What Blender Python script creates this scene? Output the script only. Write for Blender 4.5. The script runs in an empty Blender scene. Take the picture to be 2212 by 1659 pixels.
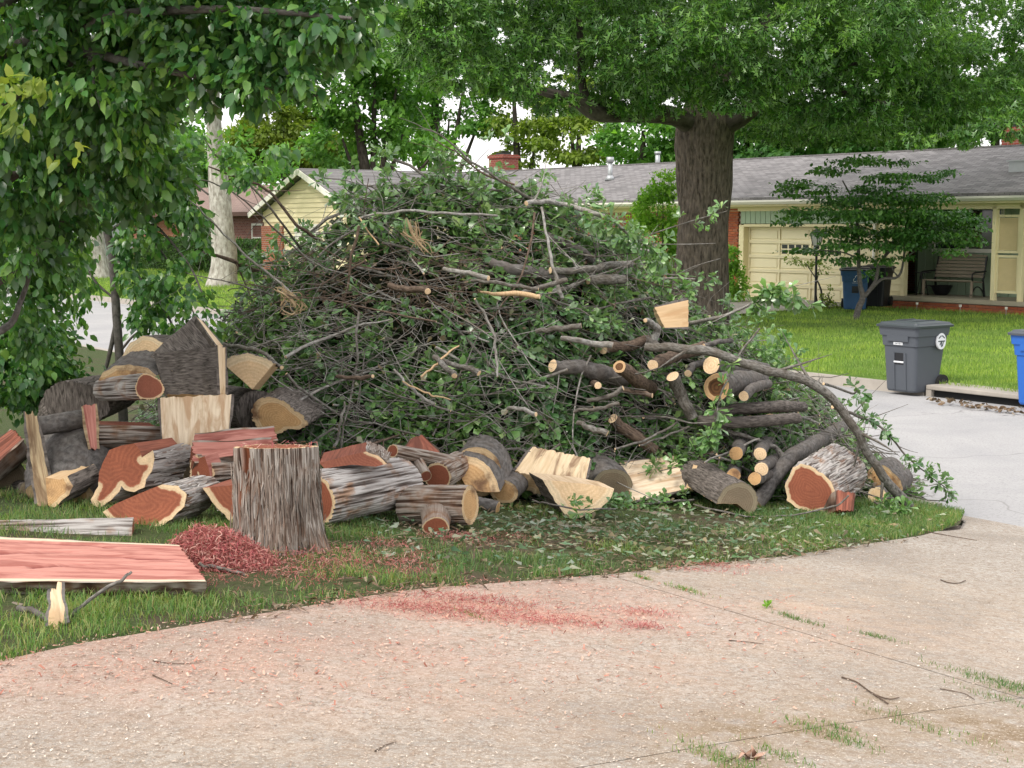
import bpy, math, random
import numpy as np
from mathutils import Vector, Matrix

# ---------------------------------------------------------------- camera, sky, sun, exposure
scene = bpy.context.scene
COL = scene.collection
FPX, CX, CY = 3194.0, 1106.0, 829.5       # focal length in units of a 2212 px wide picture
PITCH = math.radians(6.16)
ZC = 2.6
cam_d = bpy.data.cameras.new('camera')
cam_d.sensor_width = 36.0
cam_d.lens = 36.0 * FPX / 2212.0
cam_d.clip_start = 0.1
cam_d.clip_end = 2000
cam = bpy.data.objects.new('camera', cam_d)
COL.objects.link(cam)
cam.location = (0, 0, ZC)
cam.rotation_euler = (math.radians(90) - PITCH, 0, 0)
scene.camera = cam

SUN_EL, SUN_AZ = math.radians(50), math.radians(222)   # sun high behind and left of the camera, through cloud
world = bpy.data.worlds.new('World')
scene.world = world
world.use_nodes = True
wn = world.node_tree.nodes; wl = world.node_tree.links
wn.clear()
sky = wn.new('ShaderNodeTexSky'); sky.sky_type = 'NISHITA'; sky.sun_disc = False
sky.sun_elevation = SUN_EL; sky.sun_rotation = SUN_AZ
sky.air_density = 1.0; sky.dust_density = 4.0; sky.ozone_density = 1.0
mixw = wn.new('ShaderNodeMix'); mixw.data_type = 'RGBA'; mixw.inputs[0].default_value = 0.72
mixw.inputs[7].default_value = (11.4, 11.0, 11.0, 1)            # the even cloud layer
bg = wn.new('ShaderNodeBackground'); bg.inputs[1].default_value = 0.105
wo = wn.new('ShaderNodeOutputWorld')
wl.new(sky.outputs[0], mixw.inputs[6]); wl.new(mixw.outputs[2], bg.inputs[0]); wl.new(bg.outputs[0], wo.inputs[0])

sun_d = bpy.data.lights.new('sun', 'SUN'); sun_d.energy = 1.5; sun_d.angle = math.radians(10)
sun_d.color = (1.0, 0.95, 0.87)
sun = bpy.data.objects.new('sun', sun_d); COL.objects.link(sun)
sdir = Vector((math.sin(SUN_AZ) * math.cos(SUN_EL), math.cos(SUN_AZ) * math.cos(SUN_EL), math.sin(SUN_EL)))
sun.rotation_euler = sdir.to_track_quat('Z', 'Y').to_euler()

scene.view_settings.view_transform = 'Standard'
scene.view_settings.look = 'None'
scene.view_settings.exposure = 0.80
scene.view_settings.gamma = 1.0
scene.view_settings.use_curve_mapping = False
scene.render.engine = 'CYCLES'
scene.cycles.max_bounces = 6
scene.cycles.diffuse_bounces = 3
scene.cycles.transmission_bounces = 4
scene.cycles.transparent_max_bounces = 4

RNG = np.random.default_rng(7)
random.seed(7)

# ---------------------------------------------------------------- geometry helpers
def P(vx, vy, Y):
    """the world point that the camera sees at picture position (vx, vy), Y metres ahead"""
    dx = (vx - CX) / FPX; dy = (CY - vy) / FPX
    wy = math.cos(PITCH) + dy * math.sin(PITCH)
    wz = -math.sin(PITCH) + dy * math.cos(PITCH)
    s = Y / wy
    return Vector((dx * s, Y, ZC + wz * s))
def mpp(Y): return Y / FPX                      # metres per picture unit at distance Y
DT = (0.588, -0.809)                            # along the street (towards the right and nearer)
DN = (0.809, 0.588)                             # across the street (away)
def TN(t, n, z=0.0): return Vector((DN[0]*n + DT[0]*t, DN[1]*n + DT[1]*t, z))
def n_of(x, y): return DN[0]*x + DN[1]*y
def t_of(x, y): return DT[0]*x + DT[1]*y
_nk = [-400, 1, 2, 4, 6.5, 9, 10.6, 10.9, 18.4, 18.55, 31, 60, 400]
_zk = [0.97, 0.97, 0.93, 0.76, 0.5, 0.24, 0.10, 0.09, 0.09, 0.13, 0.39, 0.39, 0.39]
def G(x, y):                                    # ground height (street and kerb are built on their own)
    return np.interp(n_of(np.asarray(x, float), np.asarray(y, float)), _nk, _zk)
def Gs(x, y): return float(G(x, y))
def hit(vx, vy, z_off=0.0, y0=3.0, y1=120.0):
    """the ground point seen at (vx, vy)"""
    a, b = y0, y1
    for _ in range(50):
        m = (a + b) / 2
        p = P(vx, vy, m)
        if p.z > Gs(p.x, p.y) + z_off: a = m
        else: b = m
    return P(vx, vy, a)

def _hash(ix, iy, iz, seed):
    h = (ix.astype(np.int64) * 374761393 + iy.astype(np.int64) * 668265263 + iz.astype(np.int64) * 2147483647 + seed * 1274126177) & 0xffffffff
    h = ((h ^ (h >> 13)) * 1274126177) & 0xffffffff
    h = (h ^ (h >> 16)) & 0xffffffff
    return h.astype(np.float64) / 4294967295.0
def vnoise(x, y, z=0.0, seed=0):
    x = np.asarray(x, float); y = np.asarray(y, float) + 0*x; z = np.asarray(z, float) + 0*x; x = x + 0*y
    ix, iy, iz = np.floor(x), np.floor(y), np.floor(z)
    fx, fy, fz = x-ix, y-iy, z-iz
    fx = fx*fx*(3-2*fx); fy = fy*fy*(3-2*fy); fz = fz*fz*(3-2*fz)
    r = 0
    for dx in (0, 1):
        for dy in (0, 1):
            for dz in (0, 1):
                w = (fx if dx else 1-fx) * (fy if dy else 1-fy) * (fz if dz else 1-fz)
                r = r + w * _hash(ix+dx, iy+dy, iz+dz, seed)
    return r
def fnoise(x, y, z=0.0, seed=0, octv=3):
    r = 0; a = 0.5; s = 1.0
    for o in range(octv):
        r = r + a * vnoise(np.asarray(x)*s, np.asarray(y)*s, np.asarray(z)*s, seed + o); a *= .5; s *= 2.03
    return r / (1 - .5**octv)

def mesh_np(name, V, Fc, mats=None, uv=None, attrs=None, smooth=False, mat_idx=None):
    """V (n,3); Fc (m,k) with one k, or a list of such arrays"""
    V = np.asarray(V, np.float32)
    fl = [np.asarray(f, np.int32) for f in (Fc if isinstance(Fc, list) else [Fc]) if len(f)]
    me = bpy.data.meshes.new(name)
    me.vertices.add(len(V)); me.vertices.foreach_set('co', V.ravel())
    loops = np.concatenate([f.ravel() for f in fl])
    tot = np.concatenate([np.full(len(f), f.shape[1], np.int32) for f in fl])
    st = np.concatenate([[0], np.cumsum(tot)[:-1]]).astype(np.int32)
    me.loops.add(len(loops)); me.loops.foreach_set('vertex_index', loops)
    me.polygons.add(len(tot)); me.polygons.foreach_set('loop_start', st)
    try: me.polygons.foreach_set('loop_total', tot)
    except Exception: pass
    if mat_idx is not None: me.polygons.foreach_set('material_index', np.asarray(mat_idx, np.int32))
    if smooth: me.polygons.foreach_set('use_smooth', np.ones(len(tot), bool))
    if uv is not None:
        l = me.uv_layers.new(name='UVMap'); l.data.foreach_set('uv', np.asarray(uv, np.float32)[loops].ravel())
    if attrs:
        for k, a in attrs.items():
            at = me.attributes.new(k, 'FLOAT', 'POINT'); at.data.foreach_set('value', np.asarray(a, np.float32))
    for m in (mats or []): me.materials.append(m)
    me.update(calc_edges=True)
    return me
def link(name, me, parent=None):
    o = bpy.data.objects.new(name, me); COL.objects.link(o)
    if parent is not None: o.parent = parent
    return o
def empty(name, loc=(0, 0, 0), rz=0.0):
    o = bpy.data.objects.new(name, None); COL.objects.link(o)
    o.location = loc; o.rotation_euler = (0, 0, rz); o.empty_display_size = .2
    return o
def tag(o, label=None, cat=None, group=None, kind=None):
    if label: o['label'] = label
    if cat: o['category'] = cat
    if group: o['group'] = group
    if kind: o['kind'] = kind
    return o

class MB:
    """collects boxes, prisms, tubes into one mesh"""
    def __init__(s): s.v = []; s.f = []
    def add(s, vs, fs):
        b = len(s.v); s.v += [tuple(v) for v in vs]; s.f += [tuple(i + b for i in f) for f in fs]
        return s
    def box(s, x0, x1, y0, y1, z0, z1):
        return s.add([(x0,y0,z0),(x1,y0,z0),(x1,y1,z0),(x0,y1,z0),(x0,y0,z1),(x1,y0,z1),(x1,y1,z1),(x0,y1,z1)],
                     [(3,2,1,0),(4,5,6,7),(0,1,5,4),(1,2,6,5),(2,3,7,6),(3,0,4,7)])
    def bar(s, a, b, w, h=None, up=(0, 0, 1)):
        h = h or w
        a = Vector(a); b = Vector(b); d = (b-a).normalized(); u = Vector(up)
        if abs(d.dot(u)) > .95: u = Vector((0, 1, 0))
        x = d.cross(u).normalized(); y = x.cross(d)
        vs = [q + x*sx*w/2 + y*sy*h/2 for q in (a, b) for sx, sy in ((-1,-1),(1,-1),(1,1),(-1,1))]
        return s.add(vs, [(3,2,1,0),(4,5,6,7),(0,1,5,4),(1,2,6,5),(2,3,7,6),(3,0,4,7)])
    def tube(s, pts, rads, n=8, cap=True):
        v, f, _ = tube_arr(pts, rads, n)
        s.add(v.tolist(), f.tolist())
        if cap:
            b = len(s.v) - len(v)
            s.f.append(tuple(b + i for i in range(n))[::-1]); e = len(s.v) - n
            s.f.append(tuple(e + i for i in range(n)))
        return s
    def prism(s, poly, y0, y1):           # polygon in x,z swept along y
        n = len(poly)
        vs = [(x, y0, z) for x, z in poly] + [(x, y1, z) for x, z in poly]
        return s.add(vs, [tuple(range(n)), tuple(range(2*n-1, n-1, -1))] + [(i, i+n, (i+1) % n + n, (i+1) % n) for i in range(n)])
    def disc_y(s, cx, cz, r, y, n=16, y1=None):
        pts = [(cx + r*math.cos(a*2*math.pi/n), cz + r*math.sin(a*2*math.pi/n)) for a in range(n)]
        return s.prism(pts, y, y1 if y1 is not None else y + .01)
    def build(s, name, m, parent=None, smooth=False, bevel=0.0):
        me = bpy.data.meshes.new(name); me.from_pydata(s.v, [], s.f); me.materials.append(m)
        if smooth: me.polygons.foreach_set('use_smooth', [True]*len(me.polygons))
        me.update(); o = link(name, me, parent)
        if bevel: 
            b = o.modifiers.new('bevel', 'BEVEL'); b.width = bevel; b.segments = 2; b.limit_method = 'ANGLE'
        return o

def frames(pts):
    pts = np.asarray(pts, float); n = len(pts)
    T = np.zeros_like(pts); T[1:-1] = pts[2:] - pts[:-2]; T[0] = pts[1]-pts[0]; T[-1] = pts[-1]-pts[-2]
    T /= np.linalg.norm(T, axis=1)[:, None] + 1e-12
    ref = np.array([0, 0, 1.0]) if abs(T[0, 2]) < .9 else np.array([0, 1.0, 0])
    A = np.zeros_like(pts); a = ref - T[0]*ref.dot(T[0]); a /= np.linalg.norm(a); A[0] = a
    for i in range(1, n):
        a = A[i-1] - T[i]*A[i-1].dot(T[i]); A[i] = a / (np.linalg.norm(a) + 1e-12)
    return T, A, np.cross(T, A)
def tube_arr(pts, rads, n=8, seed=None, amp=0.0):
    pts = np.asarray(pts, float); m = len(pts); rads = np.broadcast_to(np.asarray(rads, float), (m,))
    T, A, B = frames(pts)
    ang = np.arange(n) * 2*np.pi/n
    R = rads[:, None] * np.ones(n)[None]
    L = np.concatenate([[0], np.cumsum(np.linalg.norm(np.diff(pts, axis=0), axis=1))])
    if amp:
        R = R * (1 + amp*(fnoise(np.cos(ang)[None]*1.6 + 0*R, np.sin(ang)[None]*1.6 + 0*R, L[:, None]/(rads.mean()*2.5) + 0*R, seed or 0) - .5))
    V = pts[:, None] + R[..., None] * (np.cos(ang)[None, :, None]*A[:, None] + np.sin(ang)[None, :, None]*B[:, None])
    i = np.arange(m-1)[:, None]*n; j = np.arange(n)[None]
    Fq = np.stack([i+j, i+(j+1) % n, i+n+(j+1) % n, i+n+j], -1).reshape(-1, 4)
    au = (np.abs(ang/np.pi - 1) * rads.mean() * np.pi)        # mirrored round the seam
    uv = np.stack([np.broadcast_to(au[None], (m, n)), np.broadcast_to(L[:, None], (m, n))], -1).reshape(-1, 2)
    return V.reshape(-1, 3), Fq, uv
def spline(ctrl, n):
    """Catmull-Rom through control points (any dimension)"""
    c = np.asarray(ctrl, float); c = np.vstack([2*c[0]-c[1], c, 2*c[-1]-c[-2]]); k = len(c) - 3
    out = []
    for u in np.linspace(0, k - 1e-6, n):
        i = int(u); f = u - i; p0, p1, p2, p3 = c[i:i+4]
        out.append(.5*((2*p1) + (-p0+p2)*f + (2*p0-5*p1+4*p2-p3)*f*f + (-p0+3*p1-3*p2+p3)*f**3))
    return np.array(out)

def rot_from(d, nrm):
    """(N,3,3) frames: columns x=leaf direction, y=side, z=normal"""
    d = d / (np.linalg.norm(d, axis=1)[:, None] + 1e-9)
    y = np.cross(nrm, d); y /= np.linalg.norm(y, axis=1)[:, None] + 1e-9
    z = np.cross(d, y)
    return np.stack([d, y, z], -1)
def scatter(tv, tf, pos, R, sc):
    """one (V, F) of all copies of a template"""
    tv = np.asarray(tv, float); tf = np.asarray(tf)
    sc = np.asarray(sc, float)
    if sc.ndim == 1: sc = sc[:, None]
    loc = tv[None] * (sc[:, None, :] if sc.shape[1] == 3 else sc[:, None])
    V = np.einsum('nij,nkj->nki', R, loc) + pos[:, None]
    F_ = tf[None] + (np.arange(len(pos))*len(tv))[:, None, None]
    return V.reshape(-1, 3), F_.reshape(-1, tf.shape[1])
def rand_dirs(n, rng=RNG):
    v = rng.normal(size=(n, 3)); return v / np.linalg.norm(v, axis=1)[:, None]

# leaf shapes: x along the leaf, y across, z up
LEAF_OVATE = (np.array([(0,0,0),(.28,.27,.05),(.65,.24,.03),(1,0,-.10),(.65,-.24,.03),(.28,-.27,.05),(.35,0,0),(.7,0,-.02)]),
              np.array([(0,6,1),(1,6,2),(6,7,2),(2,7,3),(0,5,6),(5,4,6),(6,4,7),(4,3,7)]))
LEAF_OBOV = (np.array([(0,0,0),(.45,.10,.03),(.78,.20,.05),(1,0,-.06),(.78,-.20,.05),(.45,-.10,.03)]),
             np.array([(0,5,1),(1,5,4),(1,4,2),(2,4,3)]))
LEAF_QUAD = (np.array([(0,0,0),(.5,.27,.06),(1,0,-.04),(.5,-.27,.06)]), np.array([(0,3,1),(1,3,2)]))
_o = [(0,0)]; 
LEAF_OAK = (np.array([(0,0,0),(.25,.07,0),(.22,.34,.05),(.42,.09,0),(.5,.45,.06),(.64,.09,0),(.82,.3,.03),(.8,.05,0),(1,0,-.05),
                      (.8,-.05,0),(.82,-.3,.03),(.64,-.09,0),(.5,-.45,.06),(.42,-.09,0),(.22,-.34,.05),(.25,-.07,0)]),
            np.array([(0,15,1),(1,2,3),(1,15,13),(1,13,3),(15,13,14),(3,4,5),(3,13,11),(3,11,5),(13,12,11),(5,6,7),(5,11,9),(5,9,7),(11,10,9),(7,9,8)]))

# ---------------------------------------------------------------- materials
class NT:
    def __init__(s, name):
        s.m = bpy.data.materials.new(name); s.m.use_nodes = True; s.t = s.m.node_tree; s.t.nodes.clear()
        s.out = s.t.nodes.new('ShaderNodeOutputMaterial')
    def n(s, typ, ins=None, **kw):
        nd = s.t.nodes.new(typ)
        for k, v in kw.items(): setattr(nd, k, v)
        for k, v in (ins or {}).items():
            if isinstance(v, bpy.types.NodeSocket): s.t.links.new(v, nd.inputs[k])
            else: nd.inputs[k].default_value = v
        return nd
    def ramp(s, fac, stops, interp='LINEAR'):
        r = s.t.nodes.new('ShaderNodeValToRGB'); r.color_ramp.interpolation = interp
        e = r.color_ramp.elements
        while len(e) < len(stops): e.new(.5)
        for el, (p, c) in zip(e, stops): el.position = p; el.color = (*c, 1) if len(c) == 3 else c
        s.t.links.new(fac, r.inputs[0]); return r.outputs[0]
    def mix(s, fac, a, b, mode='MIX'):
        nd = s.n('ShaderNodeMix', data_type='RGBA', blend_type=mode)
        for i, v in ((0, fac), (6, a), (7, b)):
            if isinstance(v, bpy.types.NodeSocket): s.t.links.new(v, nd.inputs[i])
            else: nd.inputs[i].default_value = (*v, 1) if isinstance(v, tuple) and len(v) == 3 else v
        return nd.outputs[2]
    def math(s, op, a, b=0.0, c=None):
        nd = s.n('ShaderNodeMath', operation=op)
        for i, v in ((0, a), (1, b), (2, c)):
            if v is None: continue
            if isinstance(v, bpy.types.NodeSocket): s.t.links.new(v, nd.inputs[i])
            else: nd.inputs[i].default_value = v
        return nd.outputs[0]
    def coord(s, kind='Object', scale=(1, 1, 1)):
        c = s.n('ShaderNodeUVMap').outputs[0] if kind == 'UV' else s.n('ShaderNodeTexCoord').outputs[kind]
        return s.n('ShaderNodeMapping', {'Vector': c, 'Scale': scale}).outputs[0]
    def noise(s, vec, scale=1.0, detail=4.0, rough=.55, dist=0.0):
        return s.n('ShaderNodeTexNoise', {'Vector': vec, 'Scale': scale, 'Detail': detail, 'Roughness': rough, 'Distortion': dist}).outputs[0]
    def rnd(s): return s.n('ShaderNodeNewGeometry').outputs['Random Per Island']
    def attr(s, name): return s.n('ShaderNodeAttribute', attribute_name=name).outputs['Fac']
    def bump(s, h, strength=.4, dist=.01):
        return s.n('ShaderNodeBump', {'Height': h, 'Strength': strength, 'Distance': dist}).outputs[0]
    def done(s, color, rough=.8, normal=None, metallic=0.0, spec=.3, **kw):
        b = s.n('ShaderNodeBsdfPrincipled')
        for k, v in (('Base Color', color), ('Roughness', rough), ('Metallic', metallic), ('Specular IOR Level', spec), ('Normal', normal)):
            if v is None: continue
            if isinstance(v, bpy.types.NodeSocket): s.t.links.new(v, b.inputs[k])
            else: b.inputs[k].default_value = (*v, 1) if isinstance(v, tuple) else v
        s.t.links.new(b.outputs[0], s.out.inputs[0]); return s.m

def m_bark(name, dark, light, su=60, sv=6, bump=.6, third=None, dist=.006):
    t = NT(name); uv = t.coord('UV', (su, sv, 1)); o = t.coord('Object')
    n1 = t.noise(uv, 1.0, 6, .62, .3); n2 = t.noise(o, 9, 4, .6)
    c = t.ramp(n1, [(.36, dark), (.62, light)])
    mid = third or tuple(a*.6+b*.4 for a, b in zip(dark, light))
    c = t.mix(t.ramp(n2, [(.42, (0,0,0)), (.62, (1,1,1))]), c, t.mix(.5, c, mid))
    return t.done(c, .9, t.bump(n1, bump, dist), spec=.15)
def m_cedar(name, furrow, light, mid, su=150, sv=5):
    """colour follows the real ridges (attribute 'ridge')"""
    t = NT(name); uv = t.coord('UV', (su, sv, 1))
    n1 = t.noise(uv, 1.0, 6, .62, .4); n2 = t.noise(t.coord('Object'), 7, 3, .6)
    h = t.math('ADD', t.math('MULTIPLY', t.attr('ridge'), .62), t.math('MULTIPLY', n1, .62))
    c = t.ramp(h, [(.28, furrow), (.54, mid), (.84, light)])
    warm = t.mix(1.0, c, (.75, .52, .38), 'MULTIPLY')
    c = t.mix(t.ramp(n2, [(.5, (0,0,0)), (.68, (1,1,1))]), c, warm)
    return t.done(c, .92, t.bump(h, .7, .006), spec=.12)
def m_end(name, heart, heart2, sap, edge=.86, ring=70.0, blotch=None):
    t = NT(name); r = t.attr('rim'); uv = t.coord('UV', (1, 1, 1))
    nz = t.noise(uv, 14, 4, .6); nf = t.noise(uv, 90, 3, .6)
    rr = t.math('ADD', r, t.math('MULTIPLY', t.math('SUBTRACT', nz, .5), .14))
    w = t.math('SINE', t.math('MULTIPLY', rr, ring))
    hc = t.mix(t.math('MULTIPLY_ADD', w, .34, .45), heart, heart2)
    hc = t.mix(t.ramp(nz, [(.4, (0,0,0)), (.7, (1,1,1))]), hc, t.mix(.45, hc, heart2))
    sc_ = t.mix(t.math('MULTIPLY_ADD', w, .25, .35), sap, tuple(v*.72 for v in sap))
    c = t.mix(t.ramp(rr, [(edge-.02, (0,0,0)), (edge+.014, (1,1,1))]), hc, sc_)
    hl = t.noise(uv, 3.2, 4, .65, .6); c = t.mix(t.ramp(hl, [(.42, (0,0,0)), (.68, (.55,.55,.55))]), c, t.mix(1.0, c, (1.5,1.45,1.4), 'MULTIPLY'))
    if blotch: c = t.mix(t.ramp(t.noise(uv, 5, 4, .6), [(.52, (0,0,0)), (.66, (1,1,1))]), c, blotch)
    c = t.mix(t.ramp(nf, [(.3, (.4,.4,.4)), (.6, (0,0,0))]), c, t.mix(1.0, c, (.6,.5,.42), 'MULTIPLY'))
    # saw kerf marks across the face
    kf = t.noise(t.coord('UV', (160, 9, 1)), 1, 2, .5)
    return t.done(c, .82, t.bump(t.math('ADD', nf, kf), .35, .003), spec=.2)
def m_split(name, a, b, c3=None, su=10, sv=75, bump=.5, sap=None):
    """split face: long grain along UV x"""
    t = NT(name); uv = t.coord('UV', (su*.35, sv, 1)); uv2 = t.coord('UV', (2.2, 11, 1))
    n1 = t.noise(uv, 1.0, 5, .65, .25); n2 = t.noise(uv2, 1.0, 4, .6, .8)
    c = t.ramp(n1, [(.32, b), (.6, a)])
    if c3: c = t.mix(t.ramp(n2, [(.46, (0,0,0)), (.60, (1,1,1))]), c, t.mix(.85, c, c3))
    if sap:
        c = t.mix(t.attr('crack'), c, (.14,.028,.03))  # crack recesses darkened: their shade is put into the colour
        c = t.mix(t.ramp(t.math('ADD', t.attr('edge'), t.math('MULTIPLY', n2, .04)), [(.055, (1,1,1)), (.075, (0,0,0))]), c, t.mix(n1, sap, tuple(v*.75 for v in sap)))
    return t.done(c, .8, t.bump(n1, bump, .005), spec=.2)
def m_leaf(name, cols, trans=.3, rough=.45, spec=.35, und=None):
    patch = (1.65, 1.45, 1.15) if trans > .12 else (.8, .74, .7)
    t = NT(name); r = t.rnd()
    st = [(i/(len(cols)-1) if len(cols) > 1 else 0, c) for i, c in enumerate(cols)]
    c = t.ramp(r, st)
    o = t.noise(t.coord('Object'), .9, 2, .5)
    c = t.mix(t.ramp(o, [(.38, (0,0,0)), (.66, (1,1,1))]), c, t.mix(1.0, c, patch, 'MULTIPLY'))
    if und:      # paler underside of the leaf
        bf = t.n('ShaderNodeNewGeometry').outputs['Backfacing']; c = t.mix(t.math('MULTIPLY', bf, .6), c, und)
    b = t.n('ShaderNodeBsdfPrincipled', {'Base Color': c, 'Roughness': rough, 'Specular IOR Level': spec})
    tr = t.n('ShaderNodeBsdfTranslucent', {'Color': t.mix(1.0, c, (1.5, 1.7, .6), 'MULTIPLY')})
    mx = t.n('ShaderNodeMixShader', {0: trans}); t.t.links.new(b.outputs[0], mx.inputs[1]); t.t.links.new(tr.outputs[0], mx.inputs[2])
    t.t.links.new(mx.outputs[0], t.out.inputs[0]); return t.m
def m_plain(name, col, rough=.6, var=.12, scale=6, bump=0, metallic=0, spec=.35, stretch=(1, 1, 1)):
    t = NT(name); n = t.noise(t.coord('Object', stretch), scale, 5, .6)
    c = t.mix(n, tuple(v*(1-var) for v in col), tuple(min(1, v*(1+var)) for v in col))
    return t.done(c, rough, t.bump(n, bump, .01) if bump else None, metallic, spec)

M = {}
M['cedar'] = m_cedar('cedar bark', (.04,.025,.018), (.33,.29,.25), (.14,.095,.07))
M['cedar_grey'] = m_cedar('weathered cedar bark', (.05,.038,.033), (.43,.41,.39), (.19,.165,.15))
M['bark_dark'] = m_bark('dark furrowed bark', (.035,.03,.026), (.20,.175,.155), 70, 14, .8)
M['bark_grey'] = m_bark('smooth grey bark', (.07,.065,.06), (.17,.16,.15), 30, 20, .4, (.12,.10,.085))
M['bark_branch'] = m_bark('branch bark', (.065,.06,.052), (.24,.23,.21), 60, 25, .5, (.09,.07,.05))
M['bark_branch_pale'] = m_bark('pale grey branch bark', (.15,.145,.135), (.40,.39,.36), 60, 25, .4, (.16,.13,.10))
M['bark_branch_brown'] = m_bark('brown branch bark', (.05,.034,.025), (.19,.14,.105), 60, 18, .6)
M['bark_oak'] = m_bark('oak trunk bark', (.035,.028,.022), (.18,.145,.115), 16, 4.0, 1.0, (.11,.095,.08), dist=.04)
M['bark_pale'] = m_bark('pale trunk bark', (.22,.20,.17), (.55,.53,.48), 8, 3, .6, (.33,.30,.26), dist=.02)
M['bark_far'] = m_bark('far tree bark', (.03,.026,.02), (.11,.095,.08), 8, 2, .6)
M['end_red'] = m_end('red cedar end grain', (.27,.095,.052), (.19,.062,.036), (.60,.46,.29), .89)
M['end_red_wide'] = m_end('red cedar end grain narrow rim', (.26,.10,.062), (.18,.062,.04), (.58,.42,.26), .91)
M['end_pale'] = m_end('pale end grain', (.70,.53,.33), (.60,.43,.25), (.72,.58,.38), .8, 60)
M['end_tan'] = m_end('tan end grain', (.56,.37,.18), (.44,.26,.12), (.62,.46,.27), .78, 60, (.19,.11,.06))
M['end_grey'] = m_end('dull grey end grain', (.28,.23,.16), (.22,.17,.115), (.34,.29,.20), .8, 60)
M['cut_branch'] = m_end('branch cut', (.74,.58,.38), (.64,.46,.28), (.78,.66,.48), .8, 24)
M['split_pale'] = m_split('pale split wood', (.68,.54,.37), (.54,.40,.25), (.40,.27,.15))
M['split_cream'] = m_split('cream split wood', (.74,.62,.46), (.56,.43,.29), (.44,.28,.16), 8, 45)
M['split_flat'] = m_split('smooth tan wood', (.62,.45,.27), (.56,.39,.22), (.50,.32,.17), bump=.2)
M['split_red'] = m_split('pink red split cedar', (.50,.23,.185), (.36,.135,.105), (.22,.065,.05))
M['split_redbrown'] = m_split('red brown split cedar', (.33,.12,.075), (.19,.06,.04), (.12,.045,.03))
M['split_rotten'] = m_split('weathered splintered wood', (.46,.36,.22), (.24,.16,.09), (.15,.09,.05))
M['peeled'] = m_split('peeled branch wood', (.58,.42,.25), (.44,.28,.15), None)
M['shavings'] = m_leaf('red shavings', [(.54,.20,.18),(.40,.11,.12),(.62,.33,.29),(.28,.065,.08),(.48,.15,.15),(.66,.46,.40)], .08, .7, .15)
M['chips'] = m_leaf('wood chips', [(.60,.52,.43),(.30,.23,.17),(.72,.66,.57),(.40,.32,.25),(.62,.55,.47),(.25,.18,.13)], .0, .8, .2)
M['chips_red'] = m_leaf('red wood chips', [(.48,.24,.18),(.36,.15,.11),(.56,.34,.26),(.58,.44,.35)], .0, .8, .2)
M['leaf_pile'] = m_leaf('cut branch leaves', [(.04,.11,.035),(.09,.20,.07),(.15,.29,.11),(.05,.13,.05),(.25,.39,.18)], .28, .27, .85, (.17,.24,.16))
M['leaf_pile_shaded'] = m_leaf('shaded inner leaves', [(.018,.042,.017),(.03,.06,.025),(.045,.055,.028)], .15, .5, .4)
M['leaf_wilt'] = m_leaf('wilted pale leaves', [(.06,.13,.06),(.13,.22,.14),(.05,.10,.04),(.20,.17,.11),(.26,.32,.26),(.12,.09,.06),(.08,.14,.06)], .15, .6, .3)
M['leaf_pear'] = m_leaf('broad glossy leaves', [(.028,.095,.028),(.048,.145,.042),(.075,.20,.055),(.10,.24,.05),(.17,.31,.07)], .35, .3, .65, (.09,.16,.07))
M['leaf_pear_yel'] = m_leaf('young yellow green leaves', [(.17,.26,.05),(.28,.34,.08),(.13,.22,.05)], .4, .4, .4)
M['leaf_oak'] = m_leaf('pin oak leaves', [(.04,.125,.03),(.085,.21,.05),(.16,.31,.09),(.06,.16,.035)], .5, .32, .8, (.14,.22,.12))
M['leaf_far'] = m_leaf('far mid green leaves', [(.06,.155,.035),(.09,.22,.05),(.13,.28,.065)], .4, .5, .3)
M['leaf_far_yel'] = m_leaf('far yellow green leaves', [(.12,.19,.035),(.17,.25,.05),(.10,.15,.03)], .4, .5, .3)
M['leaf_far_dark'] = m_leaf('far dark green leaves', [(.035,.105,.028),(.055,.145,.038),(.075,.18,.05)], .35, .5, .3)
M['leaf_small'] = m_leaf('small dark tree leaves', [(.025,.09,.018),(.05,.14,.03),(.09,.21,.045)], .25, .4, .4)
M['leaf_hedge'] = m_leaf('hedge leaves', [(.025,.065,.016),(.04,.095,.022),(.07,.15,.03)], .25, .5, .3)
M['leaf_bush'] = m_leaf('bright bush leaves', [(.09,.22,.03),(.16,.33,.045),(.22,.40,.07),(.07,.15,.03)], .4, .5, .3)
M['grass_near'] = m_leaf('near grass', [(.05,.12,.035),(.10,.20,.06),(.075,.16,.055),(.14,.23,.08),(.24,.23,.13),(.09,.17,.05)], .3, .5, .3)
M['grass_far'] = m_leaf('far lawn blades', [(.12,.22,.045),(.18,.29,.065),(.26,.35,.11),(.09,.17,.035)], .35, .6, .2)
M['litter'] = m_leaf('dry litter', [(.16,.11,.07),(.24,.18,.12),(.09,.065,.045),(.34,.28,.2)], .05, .8, .2)
M['split_streak'] = m_split('cream wood with brown streaks', (.74,.59,.39), (.60,.45,.27), (.22,.13,.075), 8, 34)
M['split_red_sap'] = m_split('pink red slab with pale sapwood edges', (.55,.27,.22), (.42,.17,.135), (.30,.10,.08), sap=(.72,.60,.44), sv=110)
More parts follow.
